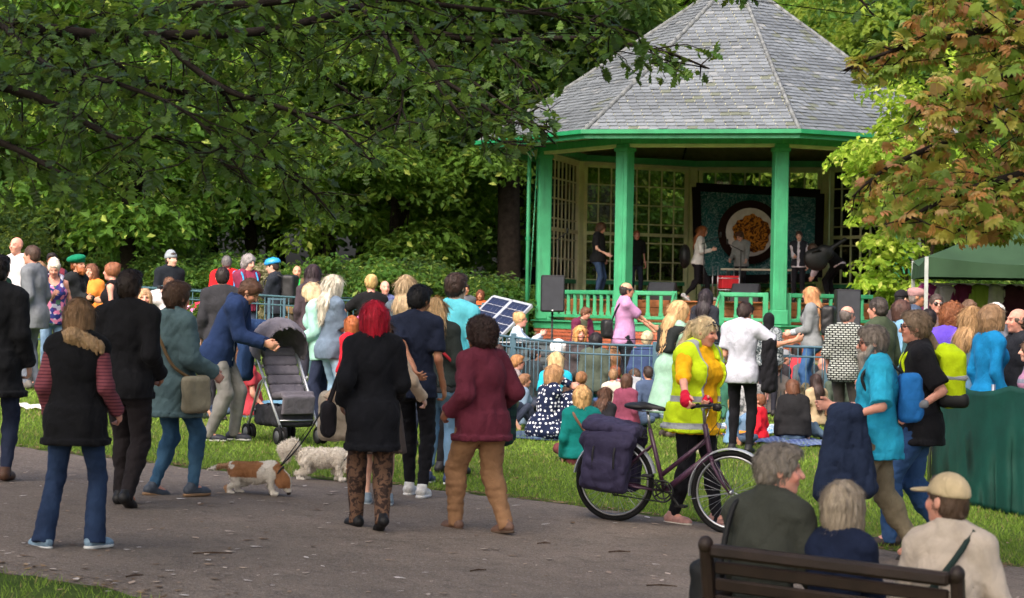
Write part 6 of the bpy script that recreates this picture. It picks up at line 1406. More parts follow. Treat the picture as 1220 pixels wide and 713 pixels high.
# ---- stroller
sg = gp(337, 527); str_ = put('baby_stroller', sg, -R(148), 'grey folding baby stroller with ribbed hood and silver tubes on the grass', 'stroller'); str_.scale = (1.1,) * 3
GREY = cloth((108, 104, 112)); DG = cloth((60, 60, 66))
for s_ in (-1, 1):
    m = MB(); m.tube([(s_ * .19, .36, .13), (s_ * .21, .1, .48), (s_ * .22, -.32, 1.02), (s_ * .22, -.40, 1.06)], .013, 8); fr_ = m.build('side_tube', SILVER, str_, True); m = MB(); m.tube([(s_ * .22, -.30, 1.0), (s_ * .22, -.43, 1.07)], .02, 8); m.build('handle_grip', RUBBER, fr_, True)
    m = MB(); m.tube([(s_ * .23, -.30, .12), (s_ * .22, -.08, .55), (s_ * .22, .05, .62)], .012, 8); m.build('rear_leg', SILVER, str_, True)
    for y in (.37, -.31):
        w_ = empty('wheel', (s_ * .21, y, .085)); w_.parent = str_
        for dx in (-.028, .028):
            m = MB(); m.ring((dx, 0, 0), (1, 0, 0), .066, .018, 24, 8); m.build('tyre', RUBBER, w_, True); m = MB(); m.lathe((dx - .01, 0, 0), [(.001, 0), (.05, 0), (.05, .02), (.001, .02)], 14, (1, 0, 0)); m.build('wheel_disc', plain('grey_plastic', (90, 92, 96), .5, .4), w_, True)
        m = MB(); m.tube([(0, 0, 0), (0, -.02, .1)], .012, 6); m.build('fork', BLACK, w_, True)
for (a_, b_) in (((-.22, -.22, .9), (.22, -.22, .9)), ((-.2, .28, .22), (.2, .28, .22)), ((-.22, -.22, .3), (.22, -.22, .3))): m = MB(); m.tube([a_, b_], .01, 6); m.build('cross_brace', STEEL, str_, True)
Rs = rx_(.5)
for k in range(5): F_ = Fld((-.25, -.3, .3), (.25, .3, 1.0), .013); y_ = .06 - k * .052; z_ = .50 + k * .088; F_.bx((0, y_, z_), (.175, .028, .05), rx_(.53), .022, .01); F_.wrinkle(.004, .05, k); v_, q_ = F_.nets(); link('back_pad', mesh_np('back_pad', v_, q_), GREY, str_)
F_ = Fld((-.25, -.1, .3), (.25, .4, .6), .013); F_.bx((0, .17, .45), (.18, .14, .035), rx_(.12), .03, .01); F_.bx((0, .31, .36), (.17, .02, .1), rx_(-.2), .02, .02); v_, q_ = F_.nets(); link('seat', mesh_np('seat', v_, q_), GREY, str_)
F_ = Fld((-.34, -.55, .5), (.34, .3, 1.28), .014); F_.el((0, -.12, .89), (.26, .32, .29), None, .02); F_.el((0, -.03, .84), (.235, .33, .275), None, .01, 's'); F_.plane((0, .17, .9), (0, 1, .25)); F_.plane((0, 0, .74), (0, -.5, -1)); F_.wrinkle(.007, .08, 2); v_, q_ = F_.nets(); link('hood', mesh_np('hood', v_, q_), GREY, str_)
F_ = Fld((-.3, -.4, .1), (.3, .35, .5), .015); F_.bx((0, 0, .26), (.19, .27, .1), None, .05, .02); F_.bx((0, 0, .34), (.16, .24, .1), None, .04, .01, 's'); F_.wrinkle(.008, .1, 4); v_, q_ = F_.nets(); link('basket', mesh_np('basket', v_, q_), DG, str_)
F_ = Fld((-.35, -.6, .5), (.35, .0, 1.25), .016); F_.rc((-.22, -.42, 1.05), (.24, -.38, 1.07), .07, .06, .03); F_.bx((-.2, -.42, .88), (.1, .08, .2), rz_(.3), .05, .05); F_.bx((.22, -.38, .82), (.07, .06, .25), rz_(-.2), .05, .05); F_.wrinkle(.015, .12, 6); v_, q_ = F_.nets(); dr = link('draped_jacket', mesh_np('draped_jacket', v_, q_), cloth((44, 66, 104))); dr.location = tuple(sg); dr.rotation_euler = (0, 0, -R(148)); dr.scale = (1.12,) * 3; tag(dr, 'navy blue jacket draped over the stroller handles', 'jacket')
print('objects', time.time() - T0)
# ================================================================ people
def J(c, c2=(110, 134, 160)): return (c, 'denim', c2)       # jeans
LOG = []
def PP(label, pos, face=0, **k):
    j = person(label, pos, face, **k); LOG.append((round(j.H, 2), round(float(pos[1]), 1), label)); return j
def bag(j, name, label, cat, mat, prims, h=.014, wr=.008, straps=(), smat=None, parts=()):
    """soft thing carried by person j, modelled in that person's local metres"""
    pts = np.array([p for e in prims for p in (e[1:3] if e[0] == 'rc' else e[1:2]) if np.size(p) == 3], float); o = tag(empty(name, tuple(j.pos), j.root.rotation_euler[2]), label, cat); S = j.S
    F_ = Fld(pts.min(0) - .35, pts.max(0) + .35, h)
    for e in prims: getattr(F_, e[0])(*e[1:])
    F_.wrinkle(wr, .09, len(label)); v_, q_ = F_.nets(); link('bag_body', mesh_np('bag_body', v_ * S, q_), mat, o)
    for s in straps:
        P = smooth_line(np.array(s) * S); m = MB(); m.tube(P, .014 if len(s) > 3 else .011, 6); m.build('strap', smat or mat, o, True)
    for (nm, mt, pr) in parts:
        pts = np.array([p for e in pr for p in (e[1:3] if e[0] == 'rc' else e[1:2]) if np.size(p) == 3], float); F_ = Fld(pts.min(0) - .3, pts.max(0) + .3, h)
        for e in pr: getattr(F_, e[0])(*e[1:])
        v_, q_ = F_.nets(); link(nm, mesh_np(nm, v_ * S, q_), mt, o)
    return o
def chestp(j, x, y, z): return j.chest + j.R1 @ np.array((x, y, z))
# ---------------- near people on the path
j = PP('person in long black jacket and navy jeans cut off by a green beret wearer\'s side of the lawn' if False else 'person in a long black jacket, navy jeans and brown shoes on the path', gp(-8, 573), 5, H=1.80, sex='m', b=1.1, hair=('short', (40, 34, 30)), trousers=dict(c=J((34, 40, 58), (60, 70, 96))), jacket=dict(c=(30, 31, 34), hem=.28, flare=.05, collar=.05), shirt=dict(c=(50, 50, 56)), shoes=(84, 58, 44))
j = PP('woman in black gilet with fur collar, striped maroon sleeves and bootcut jeans', gp(88, 654), 8, top=359, b=1.15, skin='pink', hair=('bob', (150, 116, 84), 1.12), feet=[(-.19, -.08, .08), (.13, .05, .08)], fyaw=(-50, 25), trousers=dict(c=J((36, 50, 76), (52, 72, 104)), flare=.035), shirt=dict(c=((134, 74, 82), 'stripes', (84, 44, 56)), hem=.08), jacket=dict(name='gilet', c=(24, 24, 27), sleeve=0, hem=.2, flare=.03, loose=.01, fur=(168, 136, 100)), shoes=(120, 146, 166), sole=(206, 208, 206), lh=(.23, .1, .93), rh=(.25, .12, .95))
j = PP('man in black jumper and black trousers walking away on the path', gp(148, 604), 12, top=323, sex='m', b=1.1, skin='tan', pose='walk', feet=[(-.07, .1, .08), (.08, -.16, .1)], fpitch=(0, -18), hair=('short', (52, 40, 34)), trousers=dict(c=(38, 34, 36), loose=.008), shirt=dict(name='jumper', c=(28, 28, 31), hem=.12, loose=.008), shoes=(26, 26, 28), lh=(.2, .2, 1.0), rh=(.2, .12, .95))
j = PP('person in a hooded grey green anorak and blue jeans with a shoulder strap', gp(203, 592), 42, top=338, b=1.1, skin='pink', pose='walk', feet=[(-.09, -.1, .08), (.08, .16, .08)], fpitch=(-10, 0), hair=('short', (92, 68, 52), 1.12), trousers=dict(c=J((52, 84, 112), (84, 120, 146))), jacket=dict(name='anorak', c=(86, 108, 112), hem=.26, flare=.05, hood=1, loose=.008), shirt=dict(c=(80, 84, 90)), shoes=(70, 78, 90), sole=(150, 120, 92), rh=(.25, .2, .98))
bag(j, 'shoulder_bag', 'beige shoulder bag at the hip of the hooded anorak', 'bag', cloth((150, 142, 120)), [('bx', (.29, .0, .82), (.05, .12, .14), None, .04, .02)], straps=[[(.27, .0, .93), chestp(j, .15, -.12, -.2), chestp(j, .02, -.15, .02), chestp(j, -.11, -.08, .19)]], smat=cloth((104, 84, 60)))
redw = PP('woman with bright red hair in black cardigan and brown patterned trousers', gp(442, 632), -8, top=362, b=1.08, pose='walk', feet=[(-.1, .16, .08), (.07, -.12, .1)], fpitch=(0, -18), fyaw=(-20, -10), hair=('bob', (196, 24, 52), 1.15), trousers=dict(c=((110, 84, 68), 'blotch', (58, 46, 42), .7), loose=.010), jacket=dict(name='cardigan', c=(26, 27, 32), hem=.3, flare=.02), shoes=(22, 22, 24), lh=(.22, .05, .95), rh=(.2, .22, 1.0))
bag(redw, 'handbag', 'black handbag hanging at the side of the red haired woman', 'bag', cloth((30, 28, 32)), [('bx', (-.33, .04, .82), (.05, .14, .13), None, .05, .02)], straps=[[(-.33, -.07, .93), (-.24, -.03, 1.2), (-.16, .0, 1.44), (-.24, .1, 1.2), (-.33, .12, .93)]])
beig = PP('woman in beige long sleeves and sandals hidden by the red hair, holding the dog lead', gp(450, 602), 0, H=1.5, hair=('long', (120, 84, 60)), shirt=dict(name='jumper', c=(196, 174, 152), hem=.12), skirt=dict(c=(90, 80, 76), len=.42, flare=.05), shoes=(132, 150, 166), sole=(170, 180, 186), lhw=at(384, 487, gp(430, 600)[1] - .1), rhw=at(503, 474, 18.3))
m = MB(); hp_ = beig.toW(beig.arms[0][2] + nrm(beig.arms[0][2] - beig.arms[0][1]) * .07); col_ = np.array(dog1.matrix_world @ Vector((0, .2, .26))) if False else np.array(dg1) + np.array(Matrix.Rotation(-R(96), 3, 'Z') @ Vector((0, .2, .235)))
P = np.array([hp_ * (1 - t) + col_ * t - np.array((0, 0, .05 * math.sin(t * np.pi))) for t in np.linspace(0, 1, 12)]); m.tube(P, .0065, 6); ld_ = m.build('dog_lead', BLACK, None, True); tag(ld_, 'taut black dog lead running from hand to the tan patched dog', 'lead')
blob('tote_bag', 'beige canvas tote bag hanging beside the dog lead', 'bag', at(402, 493, 18.6) - np.array((0, 0, .22)), .2, [('bx', (0, 0, .2), (.15, .06, .2), None, .05, .02)], cloth((178, 166, 150)), .014, .012, .1)
navyT = PP('man in navy T-shirt with black trousers and white trainers, holding hands', gp(492, 592), 14, top=341, sex='m', skin='tan', head=(18, 12), hair=('short', (22, 20, 22)), shirt=dict(name='t_shirt', c=(36, 42, 60), sleeve=.42, hem=.12), trousers=dict(c=(30, 30, 34)), shoes=(224, 222, 218), sole=(235, 235, 232), lhw=at(507, 476, 18.35), feet=[(-.06, .1, .08), (.1, -.08, .08)], lepole=(-.6, -.6, -.3))
blonde = PP('woman with long fair hair, dark jacket, red strap and rolled light jeans', gp(522, 577), 12, top=356, hair=('long', (206, 172, 124), 1.0, .1), head=(-20, 12), shirt=dict(c=(60, 60, 62)), jacket=dict(c=(44, 50, 48), hem=.03), trousers=dict(c=J((104, 138, 168), (136, 164, 188)), len=.9, loose=.012), shoes=(54, 66, 96), sole=(210, 210, 214), side=-6)
bag(blonde, 'crossbody_bag', 'small dark bag on a red strap worn by the fair haired woman', 'bag', cloth((40, 36, 44)), [('bx', (.2, .12, .95), (.04, .08, .07), None, .03, .02)], straps=[[(.2, .1, 1.0), chestp(blonde, .12, -.11, -.12), chestp(blonde, -.02, -.145, .06), chestp(blonde, -.11, -.05, .2)]], smat=plain('red_strap', (190, 50, 60), .6, .3))
PP('man in turquoise shirt and black trousers beside the fair haired woman', gp(537, 566), 20, top=327, sex='m', hair=('short', (66, 48, 40), 1.05), head=(15, 0), shirt=dict(c=(98, 196, 212), hem=.1, collar=.03), trousers=dict(c=(34, 34, 38)), shoes=(40, 38, 40))
mar = PP('woman with short dark curls in maroon jumper and camel trousers', gp(572, 634), -38, top=383, b=1.3, skin='brown', pose='walk', feet=[(-.1, .2, .08), (.1, -.2, .08)], fpitch=(0, -6), hair=('afro', (58, 40, 36), .98), shirt=dict(name='jumper', c=(98, 42, 56), hem=.16, loose=.012, flare=.03), trousers=dict(c=(148, 112, 82), loose=.016), shoes=(112, 84, 70), sole=(90, 74, 62), head=(-25, 0), lh=(.26, .1, .96), rh=(.28, .12, 1.0))
bag(mar, 'carried_jacket', 'dark green checked jacket over the arm of the maroon jumper', 'jacket', cloth((44, 70, 66), 'plaid', (30, 40, 48)), [('bx', (.33, .12, .95), (.06, .07, .26), None, .05, .03), ('rc', (.30, .05, 1.16), (.33, .2, 1.12), .06, .05, .04)], wr=.015)
# woman with bicycle
hips_ = gp(832, 626)
gl, gr = [np.array(bike.matrix_basis @ Vector(g)) for g in (GRL, GRR)]
vest = PP('woman in yellow top and hi-vis vest pushing a bicycle, sunglasses on her hair', gp(824, 626), 128, top=379, b=1.3, lean=6, twist=10, skin='pink', head=(-10, 14), hair=('pony', (228, 202, 160), .97), glasses=('dark', 'up'), shirt=dict(c=(236, 176, 28), sleeve=.55, hem=.16, flare=.03), jacket=dict(name='hi_vis_vest', c=((198, 226, 38), 'bands', (150, 154, 160), .95), sleeve=0, hem=.15, flare=.04, open=.1, loose=.016), trousers=dict(c=(30, 30, 36)), shoes=(186, 140, 134), sole=(222, 216, 204), lhw=gl + (-.05, .0, .05), rhw=gr + (-.05, .0, .05), feet=[(-.06, .2, .08), (.06, -.14, .08)], curl=.9)
for i, nm in ((0, 'a'), (1, 'b')):
    a, e, w_ = vest.arms[i]; d = nrm(w_ - e)
    F_ = Fld(w_ - .12, w_ + d * .1 + .12, .009); F_.rc(w_ - d * .03, w_ + d * .03, .036, .04, .02); F_.el(w_ + d * .055, (.046, .046, .05), None, .02); F_.wrinkle(.004, .03, i); v_, q_ = F_.nets(); link('glove', mesh_np('glove', v_ * vest.S, q_), cloth((196, 30, 58)), vest.root)
# bench
def on_bench(t, off=.24): 
    p = np.array(bench.matrix_basis @ Vector((bL * t, off, 0))); return p
fb = 90 - math.degrees(byw) - 90
B1 = PP('grey haired man in dark green jacket on the bench, sunglasses pushed up', on_bench(.16, .30), fb + 8, top=531, sex='m', b=.84, skin='pink', pose='bench', head=(48, 2), lean=8, hair=('short', (132, 122, 112), 1.02), glasses=('dark', 'up'), jacket=dict(c=(62, 64, 58), collar=.06, hem=.12), shirt=dict(c=(70, 70, 70)), trousers=dict(c=(60, 60, 64)), rh=(.2, .35, .62), lh=(.2, .35, .62), q=.85)
bag(B1, 'shoulder_bag', 'black padded shoulder bag strap on the man in dark green', 'bag', plain('black_nylon', (26, 26, 28), .6, .3), [('bx', (-.3, .05, .6), (.06, .12, .16), None, .05, .02)], straps=[[chestp(B1, -.17, -.11, -.34), chestp(B1, -.15, -.125, -.1), chestp(B1, -.13, -.10, .14), chestp(B1, -.12, .0, .2)]])
PP('woman with grey bob in navy jumper sitting on the bench', on_bench(.44, .30), fb + 4, top=576, b=.9, pose='bench', lean=10, hair=('bob', (172, 156, 136), 1.08), shirt=dict(name='jumper', c=(28, 36, 58), hem=.1), jacket=None, trousers=dict(c=(50, 50, 60)), rh=(.15, .4, .62), lh=(.15, .4, .62), q=.85)
B3 = PP('person in beige belted jacket and khaki cap at the end of the bench', on_bench(.88, .30), fb - 10, top=568, b=.84, skin='pink', pose='bench', lean=8, head=(-60, -4), hair=('short', (84, 64, 50)), hat=('cap', (190, 170, 136)), jacket=dict(c=(186, 172, 158), collar=.05, hem=.16, flare=.02), shirt=dict(c=(120, 110, 100)), trousers=dict(c=(120, 110, 98)), rh=(.24, .3, .6), lh=(.24, .3, .62), q=.85)
bag(B3, 'sling_bag', 'slim dark green bag strap slung across the beige jacket', 'bag', cloth((40, 54, 52)), [('bx', (-.27, .06, .62), (.05, .11, .1), None, .04, .02)], straps=[[chestp(B3, -.17, -.10, -.26), chestp(B3, -.07, -.142, -.1), chestp(B3, .05, -.142, .07), chestp(B3, .11, -.05, .2)], [chestp(B3, -.03, -.145, -.05), chestp(B3, -.04, -.145, -.2), chestp(B3, -.05, -.13, -.3)]])
# right foreground pair
R1p = PP('man with long grey beard, cyan polo shirt and khaki trousers walking past', gp(1042, 668), -88, top=390, sex='m', b=1.12, skin='pink', pose='walk', feet=[(-.09, .12, .08), (.09, -.3, .1)], fpitch=(0, -25), hair=('short', (122, 112, 104), 1.05), beard=((150, 142, 134), .2), glasses=('frame', 'face'), shirt=dict(name='polo_shirt', c=(44, 160, 196), sleeve=.5, hem=.16, collar=.04, loose=.016), trousers=dict(c=(122, 112, 92), loose=.014), shoes=(60, 54, 50), lh=(.26, .24, 1.04), rh=(.22, .3, 1.1), head=(0, 6), lepole=(-.6, -1, -.2))
bag(R1p, 'carried_coat', 'long navy coat folded over the arm of the bearded man', 'coat', cloth((34, 44, 66)), [('rc', (-.26, .2, 1.07), (-.12, .3, 1.07), .06, .06, .04), ('rc', (-.26, .18, 1.04), (-.25, .1, .55), .055, .075, .04), ('rc', (-.25, .26, 1.04), (-.26, .26, .42), .055, .08, .04), ('rc', (-.18, .32, 1.04), (-.22, .4, .5), .05, .07, .04), ('rc', (-.24, .2, .9), (-.28, .32, .28), .04, .06, .04)], wr=.012)
bag(R1p, 'small_rucksack', 'blue and grey small rucksack on the bearded man', 'backpack', cloth((40, 110, 180)), [('bx', chestp(R1p, -.06, -.22, -.06), (.12, .075, .17), None, .04, .02), ('bx', chestp(R1p, -.06, -.28, -.1), (.09, .035, .09), None, .03, .03)], straps=[[chestp(R1p, -.12, -.16, .12), chestp(R1p, -.13, -.02, .19), chestp(R1p, -.13, .13, .08), chestp(R1p, -.14, .0, -.16)]], smat=BLACK, parts=[('front_pocket', cloth((120, 124, 130)), [('bx', chestp(R1p, -.06, -.30, -.1), (.125, .045, .03), None, .02, .02)])])
R2p = PP('man with grey ponytail, sunglasses, black T-shirt and blue jeans', gp(1092, 652), -84, top=372, sex='m', b=1.12, skin='pink', pose='walk', feet=[(-.09, .2, .08), (.09, -.2, .1)], fpitch=(0, -20), hair=('short', (126, 106, 86), 1.03), glasses=('dark', 'face'), shirt=dict(name='t_shirt', c=(30, 30, 34), sleeve=.45, hem=.16, loose=.012), trousers=dict(c=J((46, 74, 116), (74, 104, 146)), loose=.014), shoes=(60, 50, 46), lh=(.24, .06, .98), rh=(.24, .1, 1.0))
bag(R2p, 'hi_vis_backpack', 'fluorescent yellow and black backpack on the sunglasses man', 'backpack', cloth((196, 222, 30)), [('bx', chestp(R2p, 0, -.23, -.03), (.135, .085, .2), None, .04, .02), ('rc', chestp(R2p, 0, -.19, .14), chestp(R2p, 0, -.25, .08), .085, .07, .04)], straps=[[chestp(R2p, s * .1, -.16, .12), chestp(R2p, s * .11, -.0, .2), chestp(R2p, s * .11, .13, .08), chestp(R2p, s * .13, .0, -.16)] for s in (-1, 1)], parts=[('lower_pocket', BLACK, [('bx', chestp(R2p, 0, -.235, -.18), (.15, .11, .055), None, .04, .02)]), ('reflective_band', plain('reflective_grey', (150, 154, 160), .4, .4), [('bx', chestp(R2p, 0, -.235, -.02), (.146, .097, .022), None, .02, .01)])])
# wrist watch of the ponytail man
a, e, w_ = R2p.arms[0]; m = MB(); m.ring((w_ - nrm(w_ - e) * .03) * R2p.S, nrm(w_ - e), .031 * R2p.S, .005, 18, 6, 1.5); m.build('wrist_watch', STEEL, R2p.root, True)
# pony tail
F_ = Fld(R2p.hc - (.2, .3, .5), R2p.hc + .2, .013); F_.rc(R2p.hc + (0, -.1, -.05), R2p.hc + (0, -.16, -.16), .03, .03, .02); F_.rc(R2p.hc + (0, -.16, -.16), R2p.hc + (0, -.17, -.34), .03, .012, .02); v_, q_ = F_.nets(); link('ponytail', mesh_np('ponytail', v_ * R2p.S, q_), hairmat((126, 106, 86)), R2p.root)
# ---------------- lawn, left
PP('man in grey blazer and pale shirt facing the left side of the park' if False else 'man in grey blazer and open white shirt looking away from the bandstand', gp(38, 464), -75, top=293, sex='m', skin='pink', b=1.1, hair=('crop', (74, 54, 44)), shirt=dict(c=(220, 220, 222), hem=.08), jacket=dict(name='blazer', c=(112, 116, 122), open=.04, hem=.2, collar=.03), trousers=dict(c=(110, 116, 128)), shoes=(100, 96, 92))
PP('bald man in a light shirt behind the grey blazer', gx(19, 33.5), -150, top=283, sex='m', b=1.1, skin='pink', hair=('none', (120, 100, 90)), shirt=dict(c=(200, 196, 200), hem=.1), trousers=dict(c=(60, 64, 80)))
PP('person with pale hair in dark green beside the grey blazer', gx(-2, 30), 120, top=311, hair=('bob', (222, 208, 180)), shirt=dict(c=(48, 80, 64)), trousers=dict(c=(50, 50, 60)))
PP('woman in floral vest top and light jeans looking down at a phone', gp(62, 461), 165, top=310, b=1.05, skin='pink', head=(5, 25), hair=('updo', (226, 214, 196), 1.0), shirt=dict(name='vest_top', c=((80, 84, 140), 'floral', (222, 130, 160)), sleeve=0, strap=1, hem=.1, loose=.012), trousers=dict(c=J((104, 132, 160), (150, 172, 192))), shoes=(220, 220, 220), rh=(.02, .3, 1.22), lh=(.26, .05, .95))
PP('long fair haired woman behind the floral top', gx(44, 31.2), 10, top=312, hair=('long', (182, 142, 104)), shirt=dict(c=(70, 66, 72)), trousers=dict(c=(50, 54, 70)))
PP('person in dark jacket with red straps behind the floral top', gx(60, 34), 175, top=302, sex='m', skin='tan', hair=('short', (44, 36, 34)), shirt=dict(c=(40, 44, 60)), trousers=dict(c=(40, 40, 50)), jacket=dict(c=((36, 40, 58), 'plaid', (150, 50, 60), 3), open=.05))
PP('bearded person in green beret and black leather jacket with folded arms', gx(88, 30.5), 115, top=306, sex='m', b=1.05, skin='mid', hair=('short', (150, 84, 46)), beard=((160, 92, 52), .02), hat=('beret', (20, 116, 84)), jacket=dict(name='leather_jacket', c=(36, 38, 40), open=.04, hem=.08), shirt=dict(c=(22, 22, 24)), trousers=dict(c=(26, 26, 30)), rh=(-.1, .24, 1.12), lh=(-.08, .26, 1.15))
PP('woman with wavy brown hair in orange top behind the green beret', gx(108, 33), -160, top=315, hair=('long', (128, 84, 62)), shirt=dict(c=(236, 140, 60)), trousers=dict(c=(60, 70, 90)))
PP('woman with auburn updo and bare shoulders in a black top', gx(133, 29), -80, top=314, skin='pink', hair=('updo', (146, 92, 62), 1.05), shirt=dict(c=(28, 26, 30), sleeve=0, strap=1), trousers=dict(c=(40, 42, 52)))
PP('man in grey beanie and black fleece leaning behind the railing', gx(200, 37.2), 150, top=301, sex='m', b=1.1, head=(-25, 0), hair=('short', (60, 46, 40)), hat=('beanie', (142, 150, 156)), jacket=dict(c=(30, 34, 40), collar=.06), trousers=dict(c=(40, 40, 46)), rh=(.2, .3, 1.1))
cam_ = PP('person in white hooded top taking a photo with elbows raised', gx(200, 28.5), -30, top=331, sex='m', hair=('short', (112, 78, 58)), shirt=dict(name='hooded_top', c=(212, 206, 208), hood=1, hem=.12, loose=.01), trousers=dict(c=(60, 64, 76)), rh=(.02, .22, 1.50), lh=(.05, .22, 1.50), repole=(1, .2, .1), lepole=(-1, .2, -.3))
bag(cam_, 'camera', 'small black camera held up by the person in white', 'camera', BLACK, [('bx', (0, .3, 1.55), (.07, .035, .045), None, .01, .005), ('rc', (0, .32, 1.55), (0, .38, 1.55), .03, .03, .005)], wr=.0)
PP('fair haired child facing the path between two adults', gx(170, 26.8), 170, top=345, hk=1.18, skin='pink', hair=('bob', (200, 160, 120)), shirt=dict(c=(190, 150, 150)), trousers=dict(c=(70, 80, 110)))
PP('man in charcoal jacket with dark cropped hair seen from behind', gx(262, 26.5), -5, top=319, sex='m', b=1.1, hair=('crop', (48, 38, 36)), jacket=dict(c=(52, 52, 56), hem=.16), trousers=dict(c=(44, 44, 50)), shoes=(30, 30, 30))
PP('man in bright red hoodie seen from behind at the railing', gx(268, 37.4), -15, top=305, sex='m', b=1.15, hair=('crop', (104, 100, 100)), jacket=dict(name='hoodie', c=(212, 34, 40), hood=1, hem=.12, loose=.012), trousers=dict(c=(40, 46, 62)))
bw_ = PP('woman with curly grey hair, plum cardigan and blue rucksack straps', gx(292, 37.2), 150, top=305, b=1.1, head=(-20, 10), hair=('curly', (148, 142, 142), .86), shirt=dict(c=(136, 52, 74)), jacket=dict(name='cardigan', c=(120, 46, 70), open=.05), trousers=dict(c=(60, 70, 90)), rh=(.06, .28, 1.1), lh=(.06, .3, 1.12))
bag(bw_, 'blue_rucksack', 'light blue rucksack on the woman in the plum cardigan', 'backpack', cloth((50, 150, 214)), [('bx', chestp(bw_, 0, -.24, -.02), (.15, .09, .22), None, .04, .02)], straps=[[chestp(bw_, s * .1, -.17, .14), chestp(bw_, s * .12, -.0, .215), chestp(bw_, s * .12, .16, .06), chestp(bw_, s * .15, .05, -.16)] for s in (-1, 1)], h=.022)
cy = PP('cyclist in bright blue helmet and black jacket', gx(326, 37), -80, top=309, sex='m', hair=('short', (60, 46, 40)), hat=('helmet', (44, 146, 214)), jacket=dict(c=(40, 44, 52)), trousers=dict(c=(40, 44, 54)), rh=(.1, .34, 1.2), lh=(.1, .34, 1.22), head=(0, 12))
bag(cy, 'black_rucksack', 'black rucksack on the cyclist with the blue helmet', 'backpack', BLACK, [('bx', chestp(cy, 0, -.24, -.04), (.15, .1, .23), None, .04, .02)], straps=[[chestp(cy, s * .1, -.17, .14), chestp(cy, s * .12, -.0, .2), chestp(cy, s * .12, .15, .06), chestp(cy, s * .15, .05, -.16)] for s in (-1, 1)], h=.022)
PP('bald man in brown jacket and bright green shirt by the bushes', gx(352, 40), 172, top=317, sex='m', skin='mid', hair=('none', (80, 60, 50)), shirt=dict(c=(40, 170, 80)), jacket=dict(c=(112, 92, 66), open=.06), trousers=dict(c=(70, 66, 60)))
PP('young man in navy hoodie and grey jeans bending over the stroller', gp(266, 526), 96, top=334, sex='m', skin='mid', lean=28, head=(0, 42), pel=(0, -.06, .90), feet=[(-.11, .08, .08), (.1, -.12, .08)], hair=('short', (88, 60, 44), 1.05), shirt=dict(c=(196, 202, 210)), jacket=dict(name='hoodie', c=(34, 50, 84), hood=1, open=.03, hem=.14, loose=.01), trousers=dict(c=J((116, 114, 110), (146, 144, 140)), loose=.014), shoes=(44, 46, 56), sole=(190, 188, 184), rh=(.12, .42, .98), lh=(.14, .40, .96))
PP('fair haired woman in mint green cardigan looking down into the stroller', gp(386, 508), -72, top=339, b=1.2, lean=14, head=(-5, 38), hair=('bob', (222, 196, 158), 1.08), shirt=dict(c=(56, 110, 92), hem=.1), jacket=dict(name='cardigan', c=(160, 206, 194), hem=.14, loose=.006), trousers=dict(c=J((40, 46, 66), (54, 62, 86))), shoes=(50, 50, 56), rh=(.1, .3, 1.05), lh=(.18, .28, 1.0))
PP('person with long dark wavy hair behind the mint cardigan', gx(370, 31), 5, top=317, hair=('long', (54, 40, 44), 1.15, .12), shirt=dict(c=(70, 60, 66)), trousers=dict(c=(50, 50, 60)))
PP('woman with long silver blonde hair in a blue grey cold shoulder top', gp(392, 511), 55, top=329, skin='pink', hair=('long', (222, 214, 196), 1.05, .14), shirt=dict(c=(104, 120, 138), sleeve=.5, hem=.14), trousers=dict(c=J((140, 170, 196), (170, 192, 210)), flare=.04, len=1.0), rh=(.1, .32, 1.12), lh=(.1, .34, 1.15))
PP('woman with cropped blonde hair in black T-shirt reaching sideways', gx(440, 29.5), -14, top=328, b=1.15, skin='pink', hair=('updo', (216, 180, 120), 1.0), shirt=dict(name='t_shirt', c=(26, 26, 28), sleeve=.4, hem=.1), trousers=dict(c=(40, 40, 46)), lh=(.55, .2, 1.08), lepole=(-.4, -.5, -1))
PP('bald man in blue checked shirt beside the woman in black', gx(456, 34.5), 160, top=335, sex='m', skin='pink', hair=('none', (120, 90, 80)), shirt=dict(c=((110, 120, 160), 'plaid', (80, 80, 130)), hem=.1), trousers=dict(c=(60, 60, 70)))
PP('ginger haired child in a red coat behind the red haired woman', gx(418, 25.2), -40, top=377, hk=1.15, skin='pink', hair=('bob', (176, 100, 56)), jacket=dict(name='coat', c=(192, 34, 48), hem=.2, flare=.05), trousers=dict(c=(60, 50, 70)))
PP('woman with wavy ash blonde hair in a slate top behind the couple', gx(480, 23.8), 8, top=330, hair=('long', (188, 162, 126), 1.08, .08), shirt=dict(c=(88, 100, 110), sleeve=.6, back=1), trousers=dict(c=(50, 56, 72)))
PP('person in grey sitting beyond the railing by the trees', gx(553, 42.5), 170, top=339, sex='m', skin='tan', hair=('short', (60, 44, 38)), shirt=dict(c=(90, 92, 98)), trousers=dict(c=(70, 66, 70)))
PP('person in rust orange top beyond the railing by the trees', gx(571, 43), 190, top=346, skin='tan', hair=('bob', (110, 60, 40)), shirt=dict(c=(186, 92, 50)), trousers=dict(c=(70, 60, 60)))
PP('person with bare arms in blue jeans sitting on the grass behind the stroller', gp(300, 497), 60, H=1.66, pose='legs', skin='pink', lean=-14, hair=('long', (120, 84, 60)), shirt=dict(c=(170, 60, 70), sleeve=.35), trousers=dict(c=J((96, 140, 170), (120, 160, 186)), loose=.012))
